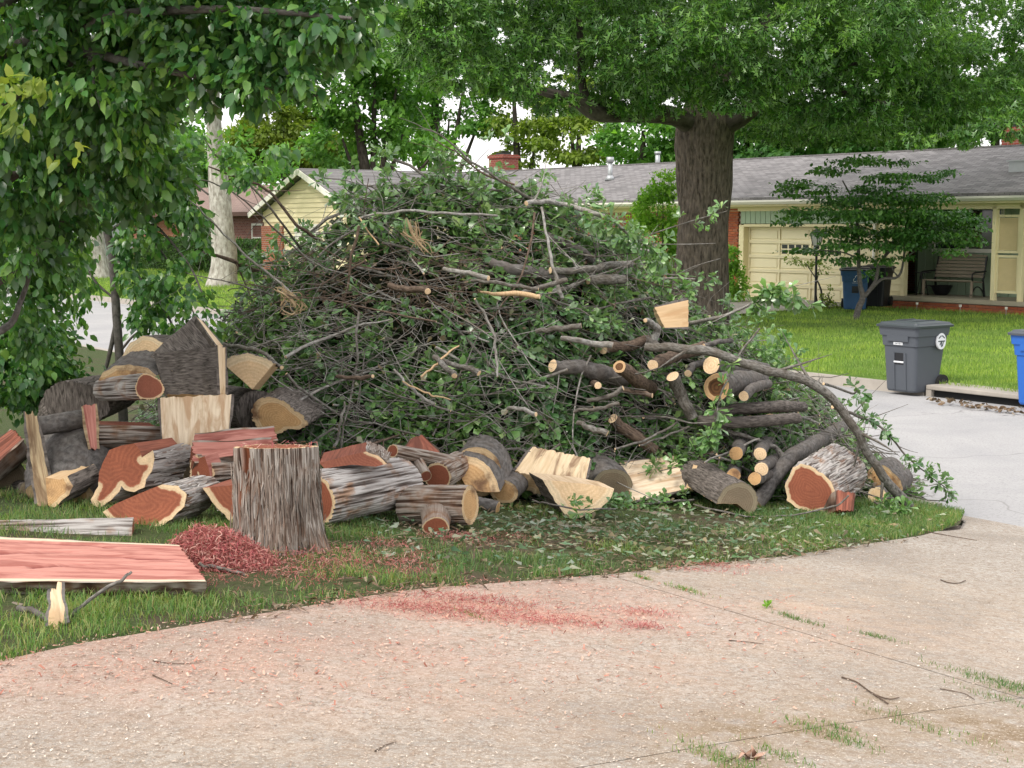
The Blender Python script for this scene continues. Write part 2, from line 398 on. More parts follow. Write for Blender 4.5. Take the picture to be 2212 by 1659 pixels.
# ---------------------------------------------------------------- ground materials
def mat_lawn_near():
    t = NT('near lawn soil and turf'); o = t.coord('Object')
    a = t.noise(o, 1.3, 5, .6); b = t.noise(o, 34, 5, .7)
    c = t.ramp(b, [(.3, (.035,.045,.018)), (.5, (.06,.085,.03)), (.7, (.10,.09,.055))])
    c = t.mix(t.ramp(a, [(.5, (0,0,0)), (.66, (1,1,1))]), c, (.085,.065,.045))
    return t.done(c, .95, t.bump(b, .8, .02), spec=.1)
def mat_lawn_far():
    t = NT('far lawn turf'); o = t.coord('Object')
    a = t.noise(o, .35, 4, .6); b = t.noise(o, 14, 5, .75); d = t.noise(o, 2.2, 4, .6)
    c = t.ramp(b, [(.28, (.045,.10,.018)), (.55, (.13,.23,.035)), (.8, (.21,.31,.07))])
    c = t.mix(t.ramp(a, [(.4, (0,0,0)), (.62, (1,1,1))]), c, t.mix(.5, c, (.16,.23,.06)))
    c = t.mix(t.ramp(d, [(.55, (0,0,0)), (.72, (1,1,1))]), c, (.075,.14,.025))
    return t.done(c, .95, t.bump(b, .9, .05), spec=.08)
def mat_ground():
    t = NT('open ground'); o = t.coord('Object'); b = t.noise(o, .4, 5, .65)
    return t.done(t.ramp(b, [(.35, (.05,.075,.025)), (.65, (.09,.13,.035))]), .95, spec=.1)
def mat_street():
    t = NT('street concrete'); o = t.coord('Object')
    a = t.noise(o, .45, 5, .62, .5); b = t.noise(o, 40, 5, .75); g = t.noise(t.coord('Object', (1, 1, 1)), 150, 3, .8)
    c = t.ramp(a, [(.35, (.31,.31,.315)), (.65, (.39,.385,.38))])
    c = t.mix(t.ramp(b, [(.35, (1,1,1)), (.5, (0,0,0))]), c, (.25,.245,.24))
    c = t.mix(t.ramp(g, [(.6, (0,0,0)), (.75, (1,1,1))]), c, (.50,.49,.47))
    v = t.n('ShaderNodeTexVoronoi', {'Vector': t.n('ShaderNodeVectorMath', {0: o, 1: t.n('ShaderNodeTexNoise', {'Vector': o, 'Scale': 1.2}).outputs[1]}, operation='ADD').outputs[0], 'Scale': .22}, feature='DISTANCE_TO_EDGE').outputs[0]
    c = t.mix(t.ramp(v, [(0.0, (1,1,1)), (.004, (0,0,0))]), c, (.24,.235,.23))
    return t.done(c, .9, t.bump(b, .35, .006), spec=.2)
def mat_drive():
    t = NT('driveway concrete with sawdust'); o = t.coord('Object')
    a = t.noise(o, .75, 6, .62, .5); b = t.noise(o, 26, 6, .75, .4); g = t.noise(o, 95, 4, .8); h = t.noise(o, 7.5, 5, .7)
    c = t.ramp(a, [(.36, (.275,.26,.235)), (.5, (.375,.35,.31)), (.66, (.45,.43,.39))])
    c = t.mix(t.ramp(b, [(.40, (.85,.85,.85)), (.55, (0,0,0))]), c, (.225,.175,.13)); c = t.mix(t.ramp(t.noise(o, 60, 5, .8), [(.40, (1,1,1)), (.5, (0,0,0))]), c, (.24,.19,.15))
    tan = t.math('MULTIPLY', t.attr('tan'), t.ramp(h, [(.35, (.2,.2,.2)), (.6, (1,1,1))]))
    c = t.mix(tan, c, t.mix(g, (.40,.30,.21), (.52,.42,.32)))
    red = t.math('MULTIPLY', t.attr('red'), t.ramp(t.math('ADD', t.math('MULTIPLY', h, .5), t.math('MULTIPLY', b, .5)), [(.36, (.25,.25,.25)), (.56, (1,1,1))]))
    c = t.mix(red, c, t.mix(b, (.42,.20,.15), (.52,.32,.25)))
    mud = t.math('MULTIPLY', t.attr('mud'), t.ramp(h, [(.4, (0,0,0)), (.55, (1,1,1))]))
    c = t.mix(mud, c, t.mix(b, (.16,.12,.075), (.30,.22,.14)))
    c = t.mix(t.ramp(g, [(.56, (0,0,0)), (.66, (1,1,1))]), c, (.62,.55,.46))
    return t.done(c, .92, t.bump(t.math('ADD', b, t.math('MULTIPLY', g, .6)), .8, .008), spec=.18)
M['lawn_near'] = mat_lawn_near(); M['lawn_far'] = mat_lawn_far(); M['ground'] = mat_ground()
M['street'] = mat_street(); M['drive'] = mat_drive()
M['kerb'] = m_plain('kerb concrete', (.34,.31,.27), .9, .25, 5, .3)
M['soil'] = m_plain('dark joint soil', (.22,.18,.14), .95, .4, 20, .5)

def grid_tn(name, t0, t1, n0, n1, dt, dn, zf, mat, kind='structure', parent=None, tl=None, attr=None, smooth=True, knots=True):
    nn = np.arange(n0, n1 + 1e-6, dn); nn[-1] = n1
    if knots and dn >= .3: nn = np.unique(np.concatenate([nn, [k for k in _nk if n0 < k < n1]]))
    cols = max(2, int((t1-t0)/dt)+1); u = np.linspace(0, 1, cols)
    N, U = np.meshgrid(nn, u, indexing='ij')
    if tl is not None:
        TT0 = tl(N); T_ = TT0 + (t1-TT0)*U
    else: T_ = t0 + (t1-t0)*U
    X = DN[0]*N + DT[0]*T_; Y = DN[1]*N + DT[1]*T_; Z = zf(X, Y, T_, N)
    V = np.stack([X, Y, Z], -1).reshape(-1, 3); r, c = N.shape
    i = (np.arange(r-1)[:, None]*c + np.arange(c-1)[None]).ravel()
    Fq = np.stack([i, i+c, i+c+1, i+1], -1)[:, ::-1]
    o = link(name, mesh_np(name, V, Fq[:, ::-1], [mat], smooth=smooth, attrs=attr(X, Y) if attr else None), parent)
    if kind: o['kind'] = kind
    return o

# ---------------------------------------------------------------- ground, lawns, street
_e = [-30, 1.7, 3.77, 5.2, 7.0, 9.1, 10.0, 10.65, 10.95]
_t = [-5.6, -5.6, -6.17, -6.3, -6.6, -7.15, -7.5, -7.95, -8.6]
def tL(n): return np.interp(n, _e, _t)                  # left edge of the near driveway
_big = []
for a, b in ((-600, -40), (-40, 0), (0, 60), (60, 600)): pass
grid_tn('ground', -600, 600, -300, 600, 60, 30, lambda X, Y, T, N: G(X, Y) - .17, M['ground'])
def z_near(X, Y, T, N):
    e = np.clip((tL(N)-T)/.25, 0, 1)
    return G(X, Y) + .02*(fnoise(X*1.7, Y*1.7, 0, 3)-.5)*e - .004*(1-e)
def tl_const(v): return lambda N: N*0 + v
nl = grid_tn('near_lawn', -16, -5.6, -6, 10.72, .12, .12, z_near, M['lawn_near'], tl=tl_const(-17))
# trim: the right edge of the near lawn follows the driveway
me = nl.data; co = np.empty(len(me.vertices)*3, np.float32); me.vertices.foreach_get('co', co); co = co.reshape(-1, 3)
nv = n_of(co[:, 0], co[:, 1]); tv = t_of(co[:, 0], co[:, 1])
nt = -17 + (tv+17)/(17-5.6) * (tL(nv)+17)
co[:, 0] = DN[0]*nv + DT[0]*nt; co[:, 1] = DN[1]*nv + DT[1]*nt
ee = np.clip((tL(nv)-nt)/.25, 0, 1)
co[:, 2] = G(co[:, 0], co[:, 1]) + .025*(fnoise(co[:, 0]*1.7, co[:, 1]*1.7, 0, 3)-.5)*ee
me.vertices.foreach_set('co', co.ravel()); me.update()
grid_tn('near_lawn', -200, -17, -30, 10.72, 4, 1, lambda X, Y, T, N: G(X, Y), M['lawn_near'])
grid_tn('near_lawn', 1.6, 60, -30, 10.72, 3, 1, lambda X, Y, T, N: G(X, Y), M['lawn_near'])
grid_tn('far_lawn', -260, 90, 18.56, 60, 2.5, 1.3, lambda X, Y, T, N: G(X, Y) + .05*(fnoise(X*.5, Y*.5, 0, 9)-.5)*np.clip((N-18.6)/1.0, 0, 1), M['lawn_far'])
grid_tn('street', -300, 120, 10.9, 18.42, 6, .5, lambda X, Y, T, N: .0 + .05*(1-((N-14.65)/3.75)**2) - .02, M['street'])

def kerb_mesh(name, t0, t1, n0, n1, z0, z1, parent=None):
    k = MB(); step = 3.0; tt = t0
    while tt < t1 - 1e-6:
        te = min(tt+step, t1)
        a = [TN(tt+.006, n0, z0), TN(te-.006, n0, z0), TN(te-.006, n1, z0), TN(tt+.006, n1, z0)]
        s_ = .03 if n0 > 15 else 0; s2 = .03 if n0 < 15 else 0
        b = [TN(tt+.006, n0+s_, z1), TN(te-.006, n0+s_, z1), TN(te-.006, n1-s2, z1), TN(tt+.006, n1-s2, z1)]
        o = len(k.v); k.v += [tuple(v) for v in a+b]
        k.f += [tuple(o+i for i in f) for f in [(3,2,1,0),(4,5,6,7),(0,1,5,4),(1,2,6,5),(2,3,7,6),(3,0,4,7)]]
        tt = te
    ob = k.build(name, M['kerb'], parent); return ob
fk = kerb_mesh('kerb', -200, -14.55, 18.40, 18.56, -.05, .135); fk['kind'] = 'structure'
fk = kerb_mesh('kerb', -11.45, 80, 18.40, 18.56, -.05, .135); fk['kind'] = 'structure'
nk_ = kerb_mesh('kerb', -150, -8.35, 10.72, 10.9, -.05, .10); nk_['kind'] = 'structure'

# near driveway: concrete slabs with open joints
drv = empty('driveway', TN(-3.6, 5.2, 0)); drv['kind'] = 'structure'; drv.location = (0, 0, 0)
SHAVE = [(930,1310,.75,.16,.9),(1090,1325,.8,.15,1),(1390,1330,.3,.08,.8),(700,1390,1.5,.28,.45),(1000,1290,1.7,.35,.5),(300,1440,1.4,.3,.45),(1200,1275,.9,.22,.45),(560,1400,1.0,.3,.4),(1500,1215,.5,.07,.5)]
SH = [(hit(a, b), c, d, w) for a, b, c, d, w in SHAVE]
TANS = [(hit(a, b), c, d, w) for a, b, c, d, w in [(1800,1330,1.3,.8,.5),(2050,1330,1.4,.7,.4),(1350,1420,1.6,.8,.35),(800,1500,1.6,.7,.35),(1700,1240,1.0,.7,.25),(2050,1580,1.3,.35,.55),(1750,1600,.9,.3,.4),(1100,1560,1.6,.4,.25)]]
MUDS = [(hit(a, b), c, d, w) for a, b, c, d, w in [(1750,1590,.55,.13,.9),(2080,1560,.6,.16,1),(2190,1600,.4,.12,.9),(1900,1530,.5,.08,.6),(1600,1655,.4,.08,.8),(2200,1500,.3,.05,.8)]]
def wsum(X, Y, L):
    r = 0*X
    for c, sx, sy, w in L: r = np.maximum(r, w*np.exp(-(((X-c.x)/sx)**2 + ((Y-c.y)/(sy*2.2))**2)))
    return r
def drv_attr(X, Y):
    N = n_of(X, Y); T = t_of(X, Y)
    edge = np.exp(-np.clip(T-tL(N), 0, 9)/.35) * np.clip((6.2-N)/2, 0, 1) * .55
    jit = fnoise(X*3, Y*3, 0, 21)
    return {'red': np.clip((np.maximum(wsum(X, Y, SH), edge))*(.5+jit), 0, 1).ravel(), 'tan': np.clip(wsum(X, Y, TANS)*(.4+1.2*jit), 0, 1).ravel(),
            'mud': np.clip(wsum(X, Y, MUDS)*(.3+1.4*jit), 0, 1).ravel()}
def z_drive(X, Y, T, N):
    z = G(X, Y) + .004
    return np.where(N > 9.4, z*(1-np.clip((N-9.4)/1.5, 0, 1)) + .012*np.clip((N-9.4)/1.5, 0, 1) + .05*np.clip((N-9.4)/1.5, 0, 1)*(1-np.clip((N-9.4)/1.5, 0, 1)), z)
for n0, n1 in ((-6, .3), (.306, 5.243), (5.25, 9.0), (9.006, 10.92)):
    first = True
    for a, b in ((None, -3.602), (-3.598, -1.0), (-.994, 1.6)):
        fine = .07 if n0 >= 0 else .5
        sl = grid_tn('slab', a if a is not None else -6.3, b, n0, n1, fine, fine, z_drive, M['drive'], kind=None, parent=drv,
                tl=(lambda N: tL(N)) if a is None else None, attr=drv_attr, knots=False)
soil = grid_tn('joint_soil', -9, 1.6, -6, 10.9, 1, .5, lambda X, Y, T, N: np.minimum(G(X, Y), z_drive(X, Y, T, N)) - .008, M['soil'], kind=None, parent=drv)
# far driveway of the yellow house
grid_tn('far_driveway', -32.3, -26.9, 18.57, 31.9, 1.3, 1.0, lambda X, Y, T, N: G(X, Y) + .045, M['kerb'])

# storm drain in the far kerb
def prop_tn(name, t, n, z, rz=-54): return empty(name, TN(t, n, z), math.radians(rz))
M['dark'] = m_plain('dark opening', (.012,.012,.012), .9)
dr = prop_tn('storm_drain', -13.0, 18.4, 0)
tag(dr, 'concrete storm drain inlet with a dark slot in the far kerb beside the grey bin', 'storm drain')
k = MB().box(-1.5, 1.5, -.02, .6, .085, .155); k.build('lid', M['kerb'], dr, bevel=.015)
MB().box(-1.4, 1.4, .06, .5, -.05, .084).build('shade_fill', M['dark'], dr)  # solid black box, painted as the shade inside the slot
MB().box(-1.5, -1.403, -.01, .5, -.05, .0845).build('side_block', M['kerb'], dr); MB().box(1.403, 1.5, -.01, .5, -.05, .0845).build('side_block', M['kerb'], dr)

# ---------------------------------------------------------------- houses
M['cream'] = m_plain('cream painted wood', (.74,.66,.40), .55, .07, 4)
M['cream_door'] = m_plain('cream garage door paint', (.78,.71,.47), .5, .06, 2)
M['green'] = m_plain('pale green painted boards', (.33,.43,.30), .6, .10, 5, stretch=(1, 1, .2))
M['white'] = m_plain('white painted trim', (.76,.74,.66), .5, .06, 5)
M['yellow'] = m_plain('pale yellow clapboard', (.72,.64,.40), .6, .07, 3, stretch=(.3, 1, 1))
M['glass'] = m_plain('dark window glass', (.03,.035,.04), .08, .3, 3, spec=.8)
M['porch'] = m_plain('porch concrete', (.36,.32,.24), .85, .15, 4)
M['mortar'] = m_plain('mortar', (.42,.36,.30), .95, .1, 30)
M['brown'] = m_plain('brown painted boards', (.11,.055,.04), .6, .15, 5)
M['metal_dark'] = m_plain('black painted metal', (.015,.015,.017), .45, .2, 12, spec=.5)
M['vent'] = m_plain('galvanised vent', (.42,.44,.45), .4, .12, 12, metallic=.4)
M['wood_bench'] = m_plain('weathered bench wood', (.30,.25,.19), .8, .25, 9, .3, stretch=(.2, 1, 1))
def m_brickpiece(name, cols):
    t = NT(name); r = t.n('ShaderNodeObjectInfo').outputs['Random']; n = t.noise(t.coord('Object'), 25, 4, .7)
    c = t.ramp(r, [(i/(len(cols)-1), c) for i, c in enumerate(cols)])
    return t.done(t.mix(t.math('MULTIPLY', n, .4), c, tuple(v*.6 for v in cols[0])), .9, t.bump(n, .4, .004), spec=.15)
M['brick'] = m_brickpiece('orange red brick', [(.36,.10,.05),(.44,.15,.075),(.30,.085,.05),(.40,.17,.10)])
def m_brickwall(name, a, b, mort, sc=1):
    t = NT(name); o = t.n('ShaderNodeTexCoord').outputs['Object']
    s = t.n('ShaderNodeSeparateXYZ', {0: o}); cv = t.n('ShaderNodeCombineXYZ', {0: t.math('ADD', s.outputs[0], s.outputs[1]), 1: s.outputs[2]})
    br = t.n('ShaderNodeTexBrick', {'Vector': cv.outputs[0], 'Color1': (*a, 1), 'Color2': (*b, 1), 'Mortar': (*mort, 1), 'Scale': 1.0, 'Mortar Size': .01, 'Brick Width': .21, 'Row Height': .078, 'Bias': 0.0})
    n = t.noise(o, 6, 4, .6)
    return t.done(t.mix(t.math('MULTIPLY', n, .5), br.outputs[0], t.mix(1.0, br.outputs[0], (.6,.5,.45), 'MULTIPLY')), .9, t.bump(br.outputs[1], -.5, .01), spec=.15)
M['brickwall'] = m_brickwall('brick wall', (.38,.12,.06), (.30,.09,.05), (.36,.30,.25))
M['brickwall_dark'] = m_brickwall('dark red brick wall', (.17,.055,.045), (.30,.13,.10), (.30,.25,.22))
def m_roof(name, a, b):
    t = NT(name); o = t.n('ShaderNodeTexCoord').outputs['Object']
    s = t.n('ShaderNodeSeparateXYZ', {0: o}); cv = t.n('ShaderNodeCombineXYZ', {0: t.math('ADD', s.outputs[0], t.math('MULTIPLY', s.outputs[1], .13)), 1: t.math('MULTIPLY', s.outputs[2], 3.7)})
    br = t.n('ShaderNodeTexBrick', {'Vector': cv.outputs[0], 'Color1': (*a, 1), 'Color2': (*b, 1), 'Mortar': tuple(v*.62 for v in a)+(1,), 'Scale': 1.0, 'Mortar Size': .012, 'Brick Width': .31, 'Row Height': .14})
    n = t.noise(o, 1.2, 5, .7); g = t.noise(t.coord('Object', (.7, 4, 4)), 3.0, 4, .8)
    c = t.mix(t.ramp(g, [(.35, (0,0,0)), (.7, (1,1,1))]), br.outputs[0], t.mix(1.0, br.outputs[0], (1.3,1.3,1.3), 'MULTIPLY'))
    c = t.mix(t.math('MULTIPLY', n, .5), c, tuple(v*.7 for v in b))
    return t.done(c, .95, t.bump(br.outputs[1], -.6, .02), spec=.1)
M['roof_grey'] = m_roof('grey asphalt shingles', (.13,.125,.125), (.25,.24,.24))
M['roof_brown'] = m_roof('pinkish brown shingles', (.22,.155,.135), (.27,.20,.175))

brick_me = None
def brick_mesh():
    global brick_me
    if brick_me is None:
        b = MB().box(-.0975, .0975, -.045, .045, 0, .066)
        brick_me = bpy.data.meshes.new('brick'); brick_me.from_pydata(b.v, [], b.f); brick_me.materials.append(M['brick'])
    return brick_me
def lay_bricks(parent, x0, x1, z0, rows, y, nmax=400):
    cnt = 0
    for r in range(rows):
        x = x0 + (.0 if r % 2 == 0 else -.1025)
        while x < x1 - .02 and cnt < nmax:
            a, b = max(x, x0), min(x+.195, x1)
            if b - a > .03:
                o = link('brick', brick_mesh(), parent)
                o.location = ((a+b)/2, y + random.uniform(-.003, .003), z0 + r*.077); o.scale = ((b-a)/.195, 1, 1); cnt += 1
            x += .205
    return cnt
def gable_roof(mbx0, mbx1, ye0, yr, ye1, ze, zr, th=.12):
    """roof slab, ridge along x"""
    b = MB()
    pts = [(ye0, ze), (yr, zr), (ye1, ze), (ye1, ze-th), (yr, zr-th), (ye0, ze-th)]
    n = 6; vs = [(mbx0, y, z) for y, z in pts] + [(mbx1, y, z) for y, z in pts]
    b.add(vs, [(0,1,4,5), (1,2,3,4), (11,10,7,6), (10,9,8,7)] + [(i, i+n, (i+1) % n + n, (i+1) % n) for i in range(n)])
    return b
def gable_roof_y(y0, y1, xe0, xr, xe1, ze, zr, th=.12):
    b = MB(); pts = [(xe0, ze), (xr, zr), (xe1, ze), (xe1, ze-th), (xr, zr-th), (xe0, ze-th)]; n = 6
    vs = [(x, y0, z) for x, z in pts] + [(x, y1, z) for x, z in pts]
    b.add(vs, [(0,5,4,1), (1,4,3,2), (6,7,10,11), (7,8,9,10)] + [(i, (i+1) % n, (i+1) % n + n, i+n) for i in range(n)])
    return b

# yellow and green house with garage and porch
H = prop_tn('ranch_house', -31.96, 31.8, .39)
tag(H, 'long low house with grey shingle roof, cream garage door, pale green boards and a porch', 'house')
for q_ in ((-12.6, -2.9, 0, .2, 0, 2.73), (-20, 14, 8.2, 8.4, 0, 2.73), (13.8, 14, 1.8, 8.2, 0, 2.73)): MB().box(*q_).build('brick_wall', M['brickwall'], H)
MB().box(-2.9, -.13, .03, .2, -.05, 2.73).build('brick_backing', M['mortar'], H)
lay_bricks(H, -1.42, -.16, 0, 35, -.01)
MB().box(-2.9, -1.43, -.04, .028, 0, 2.73).build('brick_wall', M['brickwall'], H)
# garage door
MB().box(-.13, .07, -.06, .25, -.02, 2.2).box(5.0, 5.16, -.06, .25, -.02, 2.2).box(.07, 5.0, -.055, .25, 2.14, 2.22).build('door_frame', M['cream'], H, bevel=.008)
gd = MB().box(.075, 4.995, .2, .24, 0, 2.135).build('garage_door', M['cream_door'], H)
cw = 4.92/4; rh = 2.13/5
for r in range(5):
    MB().box(.08, 4.99, .155, .199, r*rh+.0, r*rh+.045).box(.08, 4.99, .155, .199, (r+1)*rh-.045, (r+1)*rh-.004).build('rail', M['cream_door'], gd)
    for c in range(4):
        x0 = .075 + c*cw; z0 = r*rh
        MB().box(x0+.0, x0+.045, .156, .199, z0+.046, z0+rh-.046).build('stile', M['cream_door'], gd)
        if r == 3 and c in (1, 2):
            for i in range(4):
                for j in range(2):
                    a = x0+.07+i*(cw-.14)/4; zz = z0+.06+j*(rh-.12)/2
                    MB().box(a+.03, a+(cw-.14)/4-.03, .192, .199, zz+.02, zz+(rh-.12)/2-.02).build('pane', M['glass'], gd)
        else:
            MB().box(x0+.085, x0+cw-.085, .18, .199, z0+.085, z0+rh-.085).build('door_panel', M['cream_door'], gd, bevel=.01)
# green boards over the door
MB().box(.0, 5.2, .0, .2, 2.23, 2.74).build('board_backing', m_plain('shadow gap paint', (.06,.08,.055), .8), H)
x = -.1
while x < 5.15:
    MB().box(x+.008, x+.197, -.02, -.001, 2.235, 2.72).build('siding_board', M['green'], H); x += .205
# porch
MB().box(5.45, 14, -.32, 1.63, .20, .31).build('porch_floor', M['porch'], H, bevel=.01)
MB().box(5.5, 14, -.2, 1.6, -.15, .199).build('brick_backing', M['mortar'], H)
lay_bricks(H, 5.5, 13.9, -.04, 3, -.245)
MB().box(5.1, 14, 1.63, 1.8, .31, 2.73).build('board_backing', bpy.data.materials['shadow gap paint'], H)
x = 5.2
while x < 13.9:
    if 5.6 < x < 7.85: MB().box(x+.01, x+.262, 1.6, 1.629, .312, 1.48).build('siding_board', M['green'], H)
    else: MB().box(x+.01, x+.262, 1.6, 1.629, .312, 2.7).build('siding_board', M['green'], H)
    x += .272
w = MB().box(5.72, 8.0, 1.54, 1.6, 1.46, 1.56).box(5.72, 5.80, 1.55, 1.6, 1.56, 2.6).box(7.92, 8.0, 1.55, 1.6, 1.56, 2.6).box(6.83, 6.89, 1.555, 1.6, 1.56, 2.6).box(5.72, 8.0, 1.55, 1.6, 2.6, 2.68).box(6.9, 7.9, 1.56, 1.6, 2.05, 2.10).build('window', M['white'], H)
MB().box(5.81, 6.825, 1.585, 1.598, 1.565, 2.595).build('pane', M['glass'], w); MB().box(6.895, 7.915, 1.585, 1.598, 1.565, 2.595).build('pane', M['glass'], w)
# clapboard block between garage and porch
MB().box(5.17, 6.0, .02, .22, .3, 2.73).build('block_wall', M['cream'], H)
for i in range(12): 
    MB().add([(5.4, -.01, .42+i*.19), (5.98, -.01, .42+i*.19), (5.98, .015, .42+i*.19+.186), (5.4, .015, .42+i*.19+.186), (5.4, .018, .42+i*.19), (5.98, .018, .42+i*.19), (5.98, .019, .42+i*.19+.186), (5.4, .019, .42+i*.19+.186)],
             [(0,1,2,3), (4,7,6,5), (0,4,5,1), (3,2,6,7), (1,5,6,2), (0,3,7,4)]).build('siding_board', M['cream'], H)
MB().box(5.17, 5.39, -.05, .019, .0, 2.73).box(5.985, 6.1, -.05, .019, .31, 2.73).build('corner_board', M['cream'], H)
MB().tube([(5.12, -.12, 2.75), (5.1, -.12, .5), (5.0, -.3, .05), (4.95, -.45, .02)], .045, 8).build('downspout', M['white'], H, smooth=True)
# porch posts and shutters between them
for px in (9.0, 9.78): MB().box(px-.06, px+.06, -.22, -.10, .311, 2.73).build('porch_post', M['cream'], H, bevel=.006)
for z0, z1 in ((.5, 1.45), (1.5, 2.45)):
    sh = MB().box(9.061, 9.12, -.18, -.14, z0, z1).box(9.66, 9.719, -.18, -.14, z0, z1).box(9.121, 9.659, -.18, -.14, z0, z0+.06).box(9.121, 9.659, -.18, -.14, z1-.06, z1).build('shutter', M['cream'], H)
    zz = z0 + .07
    while zz < z1-.1:
        MB().add([(9.122, -.175, zz), (9.658, -.175, zz), (9.658, -.147, zz+.045), (9.122, -.147, zz+.045)], [(0,1,2,3)]).add([(9.122, -.170, zz-.003), (9.658, -.170, zz-.003), (9.658, -.142, zz+.042), (9.122, -.142, zz+.042)], [(3,2,1,0)]).build('slat', m_plain('shutter slat', (.62,.52,.28), .6) if 'shutter slat' not in bpy.data.materials else bpy.data.materials['shutter slat'], sh)
        zz += .0475
MB().box(12.6, 12.72, -.22, -.10, .311, 2.73).build('porch_post', M['cream'], H)
# eave, gutter, roof
MB().box(-12.6, 14.1, -.50, .0, 2.735, 2.775).build('soffit', M['cream'], H)
MB().box(-12.6, 14.1, -.05, .0, 2.60, 2.734).box(5.2, 14.1, -.22, -.06, 2.60, 2.734).build('frieze', M['cream'], H)
g = MB().prism([(0, 0)], 0, 0) if False else MB()
g.add([(x_, y_, z_) for x_ in (-12.6, 14.2) for y_, z_ in ((-.51, 2.79), (-.60, 2.79), (-.66, 2.86), (-.66, 2.91), (-.64, 2.91), (-.64, 2.86), (-.59, 2.80), (-.51, 2.80))],
      [(i, (i+1) % 8, (i+1) % 8+8, i+8) for i in range(8)] + [tuple(range(8)), tuple(range(15, 7, -1))]).build('gutter', M['white'], H)
MB().box(-12.6, 14.1, -.509, -.47, 2.776, 2.90).build('fascia', M['cream'], H)
rf = gable_roof(-21, 14.5, -.6, 4.5, 9.6, 2.99, 4.42).build('roof', M['roof_grey'], H)
MB().box(-21, 14.5, 4.4, 4.6, 4.40, 4.445).build('ridge_cap', M['roof_grey'], rf)
def rz_(y): return 2.99 + (y+.6)*(1.43/5.1)
v = MB().tube([(-8.95, 2.25, rz_(2.25)-.1), (-8.95, 2.25, rz_(2.25)+.62)], .085, 12).tube([(-8.95, 2.25, rz_(2.25)+.62), (-8.95, 2.25, rz_(2.25)+.8)], .13, 12).tube([(-8.95, 2.25, rz_(2.25)-.02), (-8.95, 2.25, rz_(2.25)+.16)], [.2, .09], 12).build('vent_pipe', M['vent'], rf, smooth=True)
MB().tube([(-9.75, 5.2, 4.2), (-9.75, 5.2, 4.85)], .09, 12).tube([(-9.75, 5.2, 4.80), (-9.75, 5.2, 4.9)], .12, 12).build('vent_pipe', M['vent'], rf, smooth=True)
MB().box(8.2, 8.75, 1.4, 1.8, rz_(1.6)-.05, rz_(1.6)+.22).box(8.15, 8.8, 1.35, 1.85, rz_(1.6)+.22, rz_(1.6)+.25).build('roof_vent', M['vent'], rf)
for cx, cy, hw, zt in ((-19.7, 5.3, .52, 5.15), (5.2, 6.3, .5, 5.05)):
    ch = MB().box(cx-hw, cx+hw, cy-.4, cy+.4, 3.6, zt).box(cx-hw-.05, cx+hw+.05, cy-.45, cy+.45, zt-.15, zt-.03).build('chimney', m_brickwall('chimney brick', (.30,.07,.05), (.24,.06,.045), (.33,.22,.18)) if 'chimney brick' not in bpy.data.materials else bpy.data.materials['chimney brick'], rf)
    MB().box(cx-.28, cx+.28, cy-.2, cy+.2, zt+.0, zt+.09).box(cx-.33, cx+.33, cy-.25, cy+.25, zt+.12, zt+.14).build('chimney_cap', M['metal_dark'], rf)
# street-facing gable wing
WX, WY = -16.6, -5.8
MB().box(WX-3.6, WX+3.6, WY+.05, WY+.2, 0, 2.66).box(WX-3.6, WX-3.45, WY+.2, 0, 0, 2.66).box(WX+3.45, WX+3.6, WY+.2, 0, 0, 2.66).build('wing_wall', M['yellow'], H)
MB().box(WX-3.62, WX-1.9, WY-.06, WY+.048, 0, 2.15).build('brick_wall', M['brickwall'], H)
for i in range(20):
    z0 = .9 + i*.175; z1 = z0+.17
    def hw_(z): return 3.6 if z < 2.66 else max(0.0, 3.9*(4.15-z)/(4.15-2.66) - .25)
    a, b = min(hw_(z0), 3.6), min(hw_(z1), 3.6)
    L0, L1 = -a, -b
    if z0 < 2.2: L0 = L1 = -1.88
    if a < .1: continue
    for sx in (1,):
        MB().add([(WX+L0, WY+.0, z0), (WX+a, WY+.0, z0), (WX+b, WY+.035, z1), (WX+L1, WY+.035, z1), (WX+L0, WY+.045, z0), (WX+a, WY+.045, z0), (WX+b, WY+.046, z1), (WX+L1, WY+.046, z1)],
                 [(0,1,2,3), (7,6,5,4), (0,4,5,1), (3,2,6,7), (1,5,6,2), (0,3,7,4)]).build('siding_board', M['yellow'], H)
gable_roof_y(WY-.35, 4.5, WX-4.1, WX, WX+4.1, 2.70, 4.25).build('wing_roof', M['roof_grey'], H)
for s in (-1, 1):
    MB().bar((WX+s*4.1, WY-.37, 2.55), (WX, WY-.37, 4.12), .04, .20).build('rake_board', M['white'], H)
ww = MB().box(WX-.9, WX+.9, WY-.05, WY-.01, .9, 1.0).box(WX-.9, WX+.9, WY-.05, WY-.01, 2.1, 2.22).box(WX-.9, WX-.8, WY-.05, WY-.01, 1.0, 2.1).box(WX+.8, WX+.9, WY-.05, WY-.01, 1.0, 2.1).box(WX-.05, WX+.05, WY-.05, WY-.01, 1.0, 2.1).build('window', M['white'], H)
MB().box(WX-.79, WX-.06, WY-.03, WY-.012, 1.01, 2.09).build('pane', M['white'], ww); MB().box(WX+.06, WX+.79, WY-.03, WY-.012, 1.01, 2.09).build('pane', M['white'], ww)

